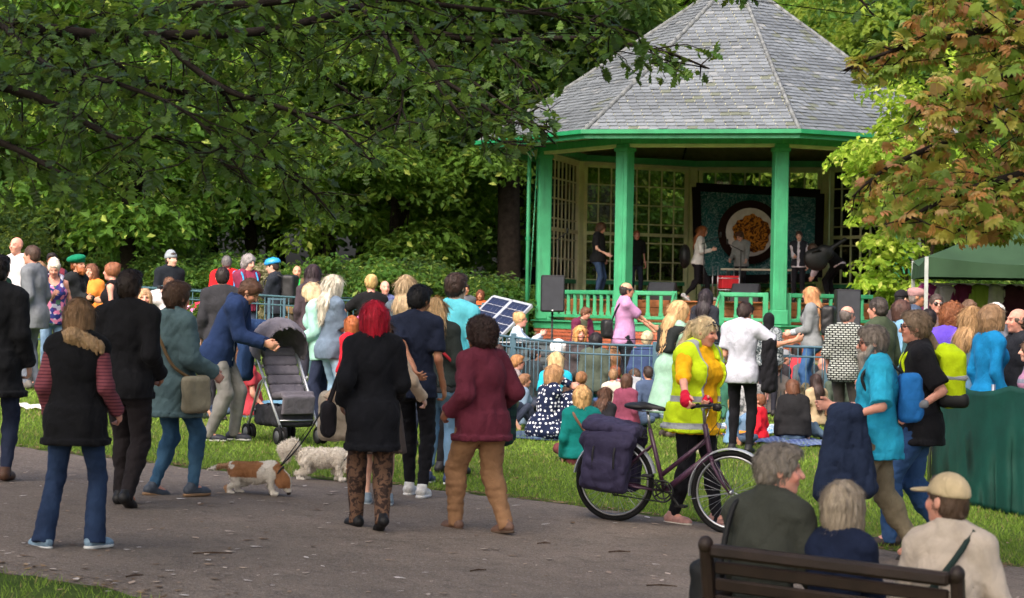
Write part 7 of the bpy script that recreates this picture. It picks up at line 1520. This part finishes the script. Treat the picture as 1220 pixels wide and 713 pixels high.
# ---------------- seated crowd in the middle
PP('woman in a navy polka dot dress sitting on the lawn, hand to her face', gp(648, 524), 62, top=436, b=1.05, pose='knees', skin='pink', lean=10, head=(20, 10), hair=('bob', (180, 138, 96), 1.05), rh=(.06, .32, .66), lh=(.15, .45, .5), shirt=dict(name='dress_top', c=((30, 38, 64), 'dots', (226, 228, 234), 1.25), hem=.05), extra=[('dress_skirt', ((30, 38, 64), 'dots', (226, 228, 234), 1.25), [('rc', (0, 0, .14), (-.05, .42, .42), .2, .16, .06), ('rc', (.05, .3, .35), (.0, .62, .12), .2, .16, .08), ('el', (0, .3, .1), (.38, .5, .12), None, .08), ('plane', (0, 0, .012), (0, 0, -1))], .012)])
PP('man with glasses and swept ginger hair sitting behind the polka dots', gp(613, 492), 80, top=424, sex='m', skin='pink', pose='cross', hair=('short', (170, 120, 76), 1.08), glasses=('frame', 'face'), shirt=dict(c=(140, 130, 130)), trousers=dict(c=(60, 66, 80)))
PP('dark haired man in a charcoal jacket sitting by the railing', gp(634, 482), 60, top=414, sex='m', skin='mid', pose='cross', hair=('short', (44, 36, 36)), jacket=dict(c=(56, 62, 66)), trousers=dict(c=(50, 52, 60)))
PP('woman with long blonde hair in turquoise T-shirt sitting cross legged', gp(661, 499), 12, top=421, b=1.1, pose='cross', hair=('long', (222, 192, 142), 1.12, .2), shirt=dict(name='t_shirt', c=(40, 172, 200), sleeve=.4, hem=.04, loose=.006), trousers=dict(c=J((140, 156, 176), (164, 178, 194))), feet=[(.2, .34, .07), (.34, .2, .08)])
gs = PP('person with short fair bob in teal jumper sitting on the grass', gp(692, 554), 5, top=461, b=1.05, pose='cross', hair=('bob', (214, 172, 116), 1.12), shirt=dict(name='jumper', c=(16, 108, 104), hem=.04, loose=.008), trousers=dict(c=(110, 60, 62)))
bag(gs, 'satchel', 'small brown satchel strap across the teal jumper', 'bag', plain('brown_leather', (112, 78, 60), .6, .3), [('bx', (.24, .1, .2), (.05, .09, .08), None, .03, .02)], straps=[[chestp(gs, .17, -.08, -.26), chestp(gs, .06, -.135, -.08), chestp(gs, -.06, -.135, .09), chestp(gs, -.11, -.03, .18)]])
PP('small child with a top bun sitting beside the turquoise T-shirt', gp(691, 503), 30, top=444, hk=1.15, pose='cross', hair=('updo', (150, 106, 70), 1.1), shirt=dict(c=(60, 56, 62)), trousers=dict(c=(70, 70, 90)))
PP('brown haired girl in black leather jacket leaning on the grass', gp(714, 530), 35, top=462, pose='sidelegs', hair=('long', (96, 66, 50), 1.0, .05), jacket=dict(c=(32, 32, 36)), trousers=dict(c=(50, 54, 70)), lean=16)
PP('man in pale grey hoodie and jeans propped sideways on one arm', gp(752, 494), -38, top=440, sex='m', b=1.15, pose='legs', skin='pink', side=30, lean=12, head=(-30, 30), hair=('short', (90, 70, 56)), shirt=dict(name='hoodie', c=(166, 168, 172), hood=1, hem=.06, loose=.014), trousers=dict(c=J((56, 84, 124), (84, 110, 148)), loose=.01), rh=(.42, .05, .08), lh=(.3, .35, .3))
PP('dark haired toddler in teal sitting beside the grey hoodie', gp(705, 484), 20, top=432, hk=1.22, pose='cross', hair=('bob', (84, 56, 44)), shirt=dict(c=(30, 130, 140)), trousers=dict(c=(60, 60, 80)))
PP('brown haired toddler in pink and orange beside the grey hoodie', gp(722, 484), -20, top=433, hk=1.22, pose='cross', hair=('bob', (120, 76, 56)), shirt=dict(c=((236, 96, 50), 'blotch', (226, 50, 120), 2)), trousers=dict(c=(60, 60, 80)))
PP('auburn haired child with stripes next to the pink and orange toddler', gp(733, 486), -60, top=437, hk=1.2, pose='cross', hair=('curly', (134, 76, 48), .8), shirt=dict(c=((214, 90, 96), 'stripes', (230, 220, 220), 2)), trousers=dict(c=(60, 80, 120)))
PP('dark haired woman in an olive coat sitting behind the blue railing', gx(708, 32.6), 10, H=1.62, pose='bench', pel=(0, 0, .34), b=1.1, hair=('bob', (40, 34, 36), 1.1), jacket=dict(c=(74, 82, 72), hem=.1), trousers=dict(c=(60, 60, 60)))
PP('blonde woman facing the crowd behind the blue railing', gx(689, 33.2), 165, H=1.62, pose='bench', pel=(0, 0, .42), skin='pink', hair=('long', (206, 152, 92), 1.1), shirt=dict(c=(70, 64, 66)), trousers=dict(c=(60, 60, 60)))
PP('girl with long dark hair and white top in front of the railing post', gp(679, 478), 25, top=414, pose='cross', hair=('long', (52, 36, 36), 1.1, .12), shirt=dict(c=(206, 204, 206)), trousers=dict(c=(60, 60, 80)))
PP('man in plum jacket and olive jumper stooping before the bandstand', gx(687, 36.5), 150, top=367, sex='m', lean=24, head=(-30, 20), skin='pink', hair=('short', (110, 72, 52), 1.05), shirt=dict(c=(92, 94, 76)), jacket=dict(c=(96, 38, 64), open=.08), trousers=dict(c=(50, 50, 56)), rh=(.25, .3, .85), lh=(.25, .3, .85))
PP('person in pale blue shirt and glasses sitting at the keyboard', gx(612, 34.4), 95, H=1.66, pose='bench', skin='pink', lean=6, hair=('updo', (200, 160, 110), 1.0), glasses=('frame', 'face'), shirt=dict(c=(186, 202, 218)), trousers=dict(c=(60, 60, 70)), rh=(.15, .42, .95), lh=(.15, .42, .95))
PP('person in a white top sitting left of the keyboard stand' if False else 'person in white top with dark hair sitting close to the keyboard stand', gx(592, 32.0), 20, H=1.6, pose='cross', hair=('bob', (70, 50, 44)), shirt=dict(c=(214, 214, 218)), trousers=dict(c=(60, 60, 70)))
lil = PP('man in lilac polo shirt and black shorts with arm stretched out', gx(742, 34.5), 82, top=337, sex='m', skin='mid', b=1.12, hair=('fringe', (50, 40, 38)), glasses=('frame', 'face'), shirt=dict(name='polo_shirt', c=(186, 138, 178), sleeve=.48, hem=.14, collar=.05, loose=.01), trousers=dict(c=(34, 36, 42), len=.52, name='shorts', loose=.02), shoes=(50, 46, 46), rh=(.1, .48, 1.02), lh=(.12, .42, 1.05))
bag(lil, 'messenger_bag', 'black messenger bag on the back of the man in lilac', 'bag', BLACK, [('bx', (-.04, -.25, 1.02), (.14, .07, .13), None, .04, .02)], straps=[[(.0, -.2, 1.1), (.12, -.1, 1.38), (.1, .06, 1.42), (.0, .17, 1.2)]], h=.02)
PP('person in navy denim with pale hair sitting by the railing near the steps', gx(766, 32.6), 15, H=1.68, pose='bench', pel=(0, 0, .36), b=1.15, lean=24, hair=('short', (214, 196, 160), 1.1), shirt=dict(c=(52, 66, 98)), trousers=dict(c=(50, 60, 84)))
PP('woman in long mint dress and black shawl with long wavy fair hair', gp(796, 522), 58, top=361, lean=10, head=(20, 14), hair=('long', (210, 170, 120), 1.2, .26), shirt=dict(name='dress', c=(142, 178, 158), sleeve=.4, hem=.62, flare=.1), extra=[('shawl', (40, 44, 44), [('rc', (-.15, .04, 1.34), (.15, .06, 1.34), .085, .085, .04), ('bx', (0, -.05, 1.22), (.16, .05, .16), rx_(-.15), .04, .05)])], shoes=(80, 70, 64), rh=(.2, .3, 1.2), lh=(.2, .3, 1.1))
PP('dark haired woman in a black jacket near the bandstand steps', gx(838, 33), 25, top=346, hair=('long', (46, 38, 42), 1.15, .15), jacket=dict(c=(44, 46, 54)), trousers=dict(c=(40, 42, 50)))
wt = PP('man in white T-shirt and black jeans pointing with one arm', gp(882, 541), 20, top=361, sex='m', skin='mid', hair=('short', (60, 46, 42)), head=(10, 28), shirt=dict(name='t_shirt', c=(182, 184, 196), sleeve=.42, hem=.13, loose=.012), trousers=dict(c=(24, 24, 28)), shoes=(30, 30, 32), rh=(.55, .25, 1.28), lh=(.18, .2, 1.0), repole=(.2, -.6, -1))
bag(wt, 'carried_jacket', 'black jacket hanging from the arm of the white T-shirt', 'jacket', cloth((28, 28, 32)), [('bx', (.3, .05, 1.0), (.07, .09, .3), None, .05, .03)], wr=.014)
PP('person in black headscarf and patterned grey jacket', gx(914, 31), 10, top=374, hat=('scarf', (26, 26, 30)), hair=('short', (30, 26, 26)), jacket=dict(c=((150, 156, 160), 'blotch', (56, 66, 70), .5)), trousers=dict(c=(40, 40, 48)))
gw_ = PP('woman with long straight strawberry blonde hair in a grey hoodie', gx(966, 32.6), -72, top=343, skin='pink', hair=('long', (196, 142, 96), 1.08, .24), shirt=dict(c=(176, 184, 192)), jacket=dict(name='hoodie', c=(126, 130, 132), open=.03, sleeve=.85), trousers=dict(c=J((56, 92, 140), (84, 118, 160))), rh=(.12, .3, 1.05), lh=(.14, .28, 1.05))
bag(gw_, 'black_backpack', 'black backpack on the woman in the grey hoodie', 'backpack', BLACK, [('bx', chestp(gw_, 0, -.24, -.03), (.14, .09, .21), None, .04, .02)], straps=[[chestp(gw_, s * .1, -.17, .12), chestp(gw_, s * .11, -.0, .2), chestp(gw_, s * .11, .14, .06), chestp(gw_, s * .14, .03, -.16)] for s in (-1, 1)], h=.02)
PP('person in pale blue shirt sitting behind the hi-vis vest', gp(800, 500), 20, top=424, sex='m', b=1.1, pose='knees', hair=('short', (150, 130, 110)), shirt=dict(c=(176, 196, 216), hem=.05), trousers=dict(c=J((110, 130, 156), (140, 156, 178))))
PP('toddler in a red top sitting on the picnic blanket', gp(906, 524), -60, top=470, hk=1.25, pose='legs', skin='pink', hair=('short', (132, 84, 58)), shirt=dict(c=(214, 36, 50)), trousers=dict(c=(200, 130, 50)), shoes=(80, 70, 60))
PP('person in black jumper sitting on the dark blue blanket', gp(944, 525), 15, top=453, b=1.2, pose='sidelegs', lean=10, head=(-40, 15), hair=('bob', (110, 72, 52), 1.02), shirt=dict(name='jumper', c=(34, 34, 36), hem=.04, loose=.01), trousers=dict(c=J((70, 90, 110), (90, 110, 130))))
PP('girl with brown ponytail sitting among the picnic group', gp(925, 494), 15, top=431, pose='cross', hair=('pony', (134, 92, 64), 1.05), shirt=dict(c=(120, 112, 108), sleeve=.3), trousers=dict(c=(70, 70, 80)))
PP('man in grey cap facing sideways among the picnic group', gp(932, 486), 75, top=418, sex='m', pose='cross', skin='pink', hair=('short', (120, 100, 84)), hat=('cap', (132, 136, 142)), shirt=dict(c=(50, 48, 52)), trousers=dict(c=(70, 70, 80)))
PP('person with long pink hair sitting by the railing', gp(911, 488), 5, top=425, pose='cross', hair=('long', (206, 148, 140), 1.15, .2), shirt=dict(c=(196, 140, 136)), trousers=dict(c=(80, 80, 90)))
PP('person in fuzzy grey jumper and brown trousers beside the white T-shirt man', gp(893, 505), -15, top=440, pose='knees', hair=('bob', (130, 120, 116)), shirt=dict(name='jumper', c=((150, 150, 150), 'blotch', (96, 96, 98), .6)), trousers=dict(c=(120, 90, 70)))
PP('person in camouflage trousers sitting behind the black jumper', gp(982, 492), -40, top=425, pose='knees', sex='m', skin='pink', hair=('none', (120, 100, 90)), shirt=dict(c=(96, 92, 88)), trousers=dict(c=((120, 112, 90), 'blotch', (76, 72, 60))))
for (px, py, tp_, fc, ps, hr, sc, lb) in [(745, 512, 446, 30, 'cross', ('bob', (90, 62, 48)), (120, 60, 80), 'woman in a berry red top on the grass beside the grey hoodie'), (772, 500, 437, -20, 'knees', ('short', (60, 46, 40)), (70, 84, 110), 'man in a slate blue shirt hugging his knees on the lawn'),
        (845, 492, 430, 10, 'cross', ('long', (110, 74, 52)), (200, 190, 176), 'woman in a cream top with long brown hair on the lawn'), (862, 500, 440, -30, 'cross', ('short', (50, 40, 36)), (60, 110, 90), 'man in a moss green T-shirt sitting near the picnic blankets'), (872, 478, 420, 15, 'knees', ('bob', (200, 160, 110)), (150, 110, 140), 'fair haired person in a mauve top by the railing'),
        (960, 480, 418, 0, 'cross', ('short', (100, 80, 66)), (90, 96, 104), 'man in a grey sweatshirt sitting close to the railing'), (972, 508, 446, -25, 'knees', ('long', (60, 44, 40)), (170, 150, 120), 'woman in a sand coloured top beside the dark blue blanket'), (598, 498, 432, 40, 'cross', ('bob', (130, 90, 64)), (90, 70, 60), 'person in a brown top near the maroon jumper'),
        (622, 508, 446, 70, 'cross', ('short', (150, 110, 80)), (110, 130, 150), 'child in a steel blue top beside the polka dots'), (655, 474, 410, 10, 'cross', ('short', (40, 34, 32)), (140, 60, 50), 'man in a brick red shirt sitting against the railing'), (730, 470, 408, -10, 'cross', ('long', (140, 100, 66)), (60, 60, 70), 'woman in a charcoal top sitting against the railing'),
        (606, 512, 450, 60, 'knees', ('short', (120, 90, 66)), (96, 104, 84), 'boy in a sage green top beside the blue grey blanket'), (676, 520, 458, 20, 'cross', ('long', (90, 64, 50)), (150, 120, 110), 'girl in a dusty rose top beside the teal jumper'), (730, 500, 440, 0, 'cross', ('short', (150, 116, 84)), (196, 186, 170), 'child in an ivory top next to the berry red top'), (790, 486, 424, 25, 'cross', ('bob', (56, 42, 40)), (70, 56, 84), 'woman in dark violet seated behind the mint dress'),
        (855, 478, 416, -15, 'cross', ('short', (70, 54, 46)), (110, 84, 60), 'man in a tan shirt against the railing post'), (889, 482, 420, 10, 'cross', ('long', (160, 120, 80)), (66, 96, 130), 'woman in cobalt blue seated by the headscarf'), (948, 468, 410, 5, 'cross', ('bob', (40, 34, 34)), (180, 60, 70), 'woman in a coral top under the long grey hoodie'), (996, 500, 436, -30, 'cross', ('short', (90, 76, 70)), (70, 80, 70), 'man in dark khaki seated below the basket weave shirt'), (872, 530, 474, 80, 'cross', ('bob', (190, 150, 100)), (120, 160, 190), 'small child in sky blue on the white blanket'),
        (560, 512, 446, 30, 'cross', ('bob', (70, 50, 44)), (176, 170, 160), 'person in an oatmeal top seated beyond the couple'), (430, 508, 446, 20, 'knees', ('short', (80, 60, 50)), (90, 50, 70), 'person in a wine top seated beyond the white dog'), (240, 500, 440, 50, 'cross', ('short', (90, 70, 60)), (60, 70, 60), 'person in dark olive seated behind the grey jeans')]:
    PP(lb, gp(px, py), fc, top=tp_, pose=ps, sex='m' if ' man ' in ' ' + lb else 'f', skin=random.choice(['pink', 'pale', 'mid']), hair=hr, shirt=dict(c=sc, sleeve=random.choice([.4, 1.0])), trousers=dict(c=random.choice([(54, 60, 76), (80, 96, 120), (60, 56, 54)])))
# ---------------- right side crowd by the tent
PP('bald man in black and white basket weave shirt', gp(1005, 530), 30, top=365, sex='m', b=1.15, skin='pink', head=(25, 0), hair=('fringe', (110, 100, 96)), shirt=dict(c=((170, 174, 168), 'weave', (30, 34, 34)), sleeve=.6, hem=.14, loose=.014), trousers=dict(c=(70, 66, 62)))
PP('man with cropped dark hair and olive collar by the right speaker', gx(1046, 25.5), -50, top=355, sex='m', b=1.1, skin='pink', hair=('crop', (66, 58, 54)), jacket=dict(c=(66, 76, 58), collar=.06), trousers=dict(c=(50, 50, 54)))
PP('brown haired woman in profile behind the olive collared man', gx(1069, 28), 75, top=359, skin='pink', hair=('bob', (80, 54, 46), 1.08), shirt=dict(c=(120, 160, 190)), trousers=dict(c=(50, 50, 60)))
PP('person with a black cap at the edge of the tent', gx(1070, 31.5), 60, top=347, sex='m', hair=('short', (30, 28, 28)), hat=('cap', (34, 32, 36)), shirt=dict(c=(80, 70, 72)), trousers=dict(c=(50, 50, 60)))
PP('man in a dusty pink flat cap beside the tent leg', gx(1087, 30.5), 100, top=344, sex='m', b=1.1, skin='tan', hair=('short', (120, 110, 104)), hat=('flatcap', (176, 136, 136)), jacket=dict(c=(70, 84, 106)), trousers=dict(c=(60, 60, 70)))
PP('smiling man in glasses under the tent', gx(1112, 29), 175, top=351, sex='m', b=1.1, skin='pink', hair=('crop', (76, 62, 56)), glasses=('frame', 'face'), shirt=dict(c=(110, 90, 90)), trousers=dict(c=(60, 60, 66)))
PP('man with very short dark hair in a teal jacket seen from behind', gx(1103, 24.6), 18, top=369, sex='m', b=1.1, skin='tan', hair=('crop', (42, 34, 34)), jacket=dict(c=(60, 92, 96), collar=.06), trousers=dict(c=(50, 54, 60)))
pu = PP('person with curly auburn hair under the tent', gx(1131, 24.2), 25, top=366, hair=('curly', (138, 84, 50), 1.05), shirt=dict(c=(70, 60, 90)), trousers=dict(c=(50, 50, 60)), b=1.1)
bag(pu, 'purple_rucksack', 'large purple hooded rucksack worn below the curly auburn hair', 'backpack', cloth((98, 74, 190)), [('bx', chestp(pu, 0, -.25, -.1), (.2, .14, .25), None, .1, .04), ('el', chestp(pu, 0, -.25, .12), (.2, .15, .14), None, .05)], straps=[[chestp(pu, s * .1, -.17, .12), chestp(pu, s * .12, -.0, .2), chestp(pu, s * .12, .15, .06), chestp(pu, s * .15, .05, -.16)] for s in (-1, 1)], h=.018)
PP('person with light brown hair holding a white cup beneath the garments', gx(1151, 29.5), 165, top=358, skin='pink', hair=('bob', (110, 84, 66)), shirt=dict(c=(90, 80, 88)), trousers=dict(c=(50, 50, 60)), rh=(.06, .24, 1.38))
PP('white haired person at the back of the tent', gx(1183, 29.8), 150, top=362, hair=('bob', (226, 220, 216), 1.05), shirt=dict(c=(110, 110, 120)), trousers=dict(c=(50, 50, 60)))
PP('woman with wavy highlighted hair in blue grey top behind the tarpaulin', gx(1153, 23.4), 55, top=368, hair=('long', (184, 146, 102), 1.15, .08), shirt=dict(c=(84, 116, 140)), trousers=dict(c=(50, 54, 70)))
PP('woman with glasses in bright blue jumper behind the tarpaulin', gx(1176, 22.8), 70, top=365, skin='pink', hair=('bob', (150, 118, 86), 1.1), glasses=('frame', 'face'), head=(10, -4), shirt=dict(name='jumper', c=(22, 118, 172), hem=.12), trousers=dict(c=(50, 54, 70)))
PP('balding man in black jacket at the edge of the stall', gx(1213, 23.4), -100, top=368, sex='m', b=1.12, skin='pink', hair=('fringe', (90, 76, 66)), jacket=dict(c=(40, 42, 48)), trousers=dict(c=(50, 50, 56)))
PP('person in a lilac striped top beside the man in black', gx(1228, 22.4), -80, H=1.62, hair=('bob', (110, 84, 66)), shirt=dict(c=((176, 130, 160), 'stripes', (120, 124, 140), 6)), trousers=dict(c=(50, 50, 60)))
# ---------------- on the stage
def stage_at(px, py, Y): p = at(px, py, Y); return np.array((p[0], Y, STZ))
PP('long haired musician in black waistcoat and jeans on the stage', stage_at(712, 360, 50.2), 110, top=266, sex='m', b=1.1, head=(10, 30), hair=('bob', (88, 62, 46), 1.05), shirt=dict(c=(40, 40, 44), sleeve=.4), jacket=dict(name='waistcoat', c=(36, 38, 40), sleeve=0, hem=.1), trousers=dict(c=J((50, 70, 100), (70, 90, 120))), rh=(.2, .25, 1.0))
PP('person in black printed T-shirt standing by the stage windows', stage_at(757, 360, 51.5), 170, top=275, skin='pink', sex='m', hair=('crop', (150, 90, 60)), shirt=dict(c=(30, 34, 34), sleeve=.45), trousers=dict(c=(40, 46, 60)))
gg = PP('girl with long ginger hair and white top on the stage', stage_at(831, 358, 49.6), 95, top=270, pose='walk', lean=6, hair=('long', (146, 88, 50), 1.05, .12), shirt=dict(c=(214, 212, 208)), trousers=dict(c=(30, 28, 32)), shoes=(226, 226, 226), rh=(.18, .3, 1.15))
bag(gg, 'round_drum_bag', 'round black bag on the back of the ginger haired girl', 'bag', BLACK, [('el', (-.02, -.3, 1.0), (.22, .12, .27), None, .02)], h=.025)
PP('musician in grey shirt behind the stage table', stage_at(882, 358, 51), -150, top=276, sex='m', head=(10, 35), hair=('short', (96, 62, 46)), shirt=dict(c=(150, 152, 152)), trousers=dict(c=(40, 40, 46)), rh=(.15, .3, 1.0), lh=(.3, .35, 1.0))
PP('musician in white shirt, dark waistcoat and tie on the stage', stage_at(951, 360, 49.2), -165, top=276, sex='m', hair=('short', (70, 50, 42)), shirt=dict(c=(216, 212, 224)), jacket=dict(name='waistcoat', c=(46, 48, 56), sleeve=0, hem=.06, open=.025), trousers=dict(c=(36, 36, 42)), rh=(.08, .28, 1.1))
PP('musician in black bending down at the stage corner', stage_at(990, 362, 48.6), -60, H=1.7, sex='m', lean=72, head=(0, 50), pel=(0, -.12, .86), hair=('short', (90, 70, 60)), shirt=dict(c=(222, 206, 218)), jacket=dict(name='waistcoat', c=(24, 24, 26), sleeve=0, hem=.06), trousers=dict(c=(22, 22, 25)), rh=(.1, .5, .5), lh=(.1, .45, .45))
for l in LOG:
    if l[0] > 1.9 or l[0] < 1.5: print('H', l)
print('people', len(LOG), time.time() - T0)
tot = sum(len(m.loop_triangles) if m.loop_triangles else sum(len(p.vertices) - 2 for p in m.polygons) for m in bpy.data.meshes); print('unique tris', tot)
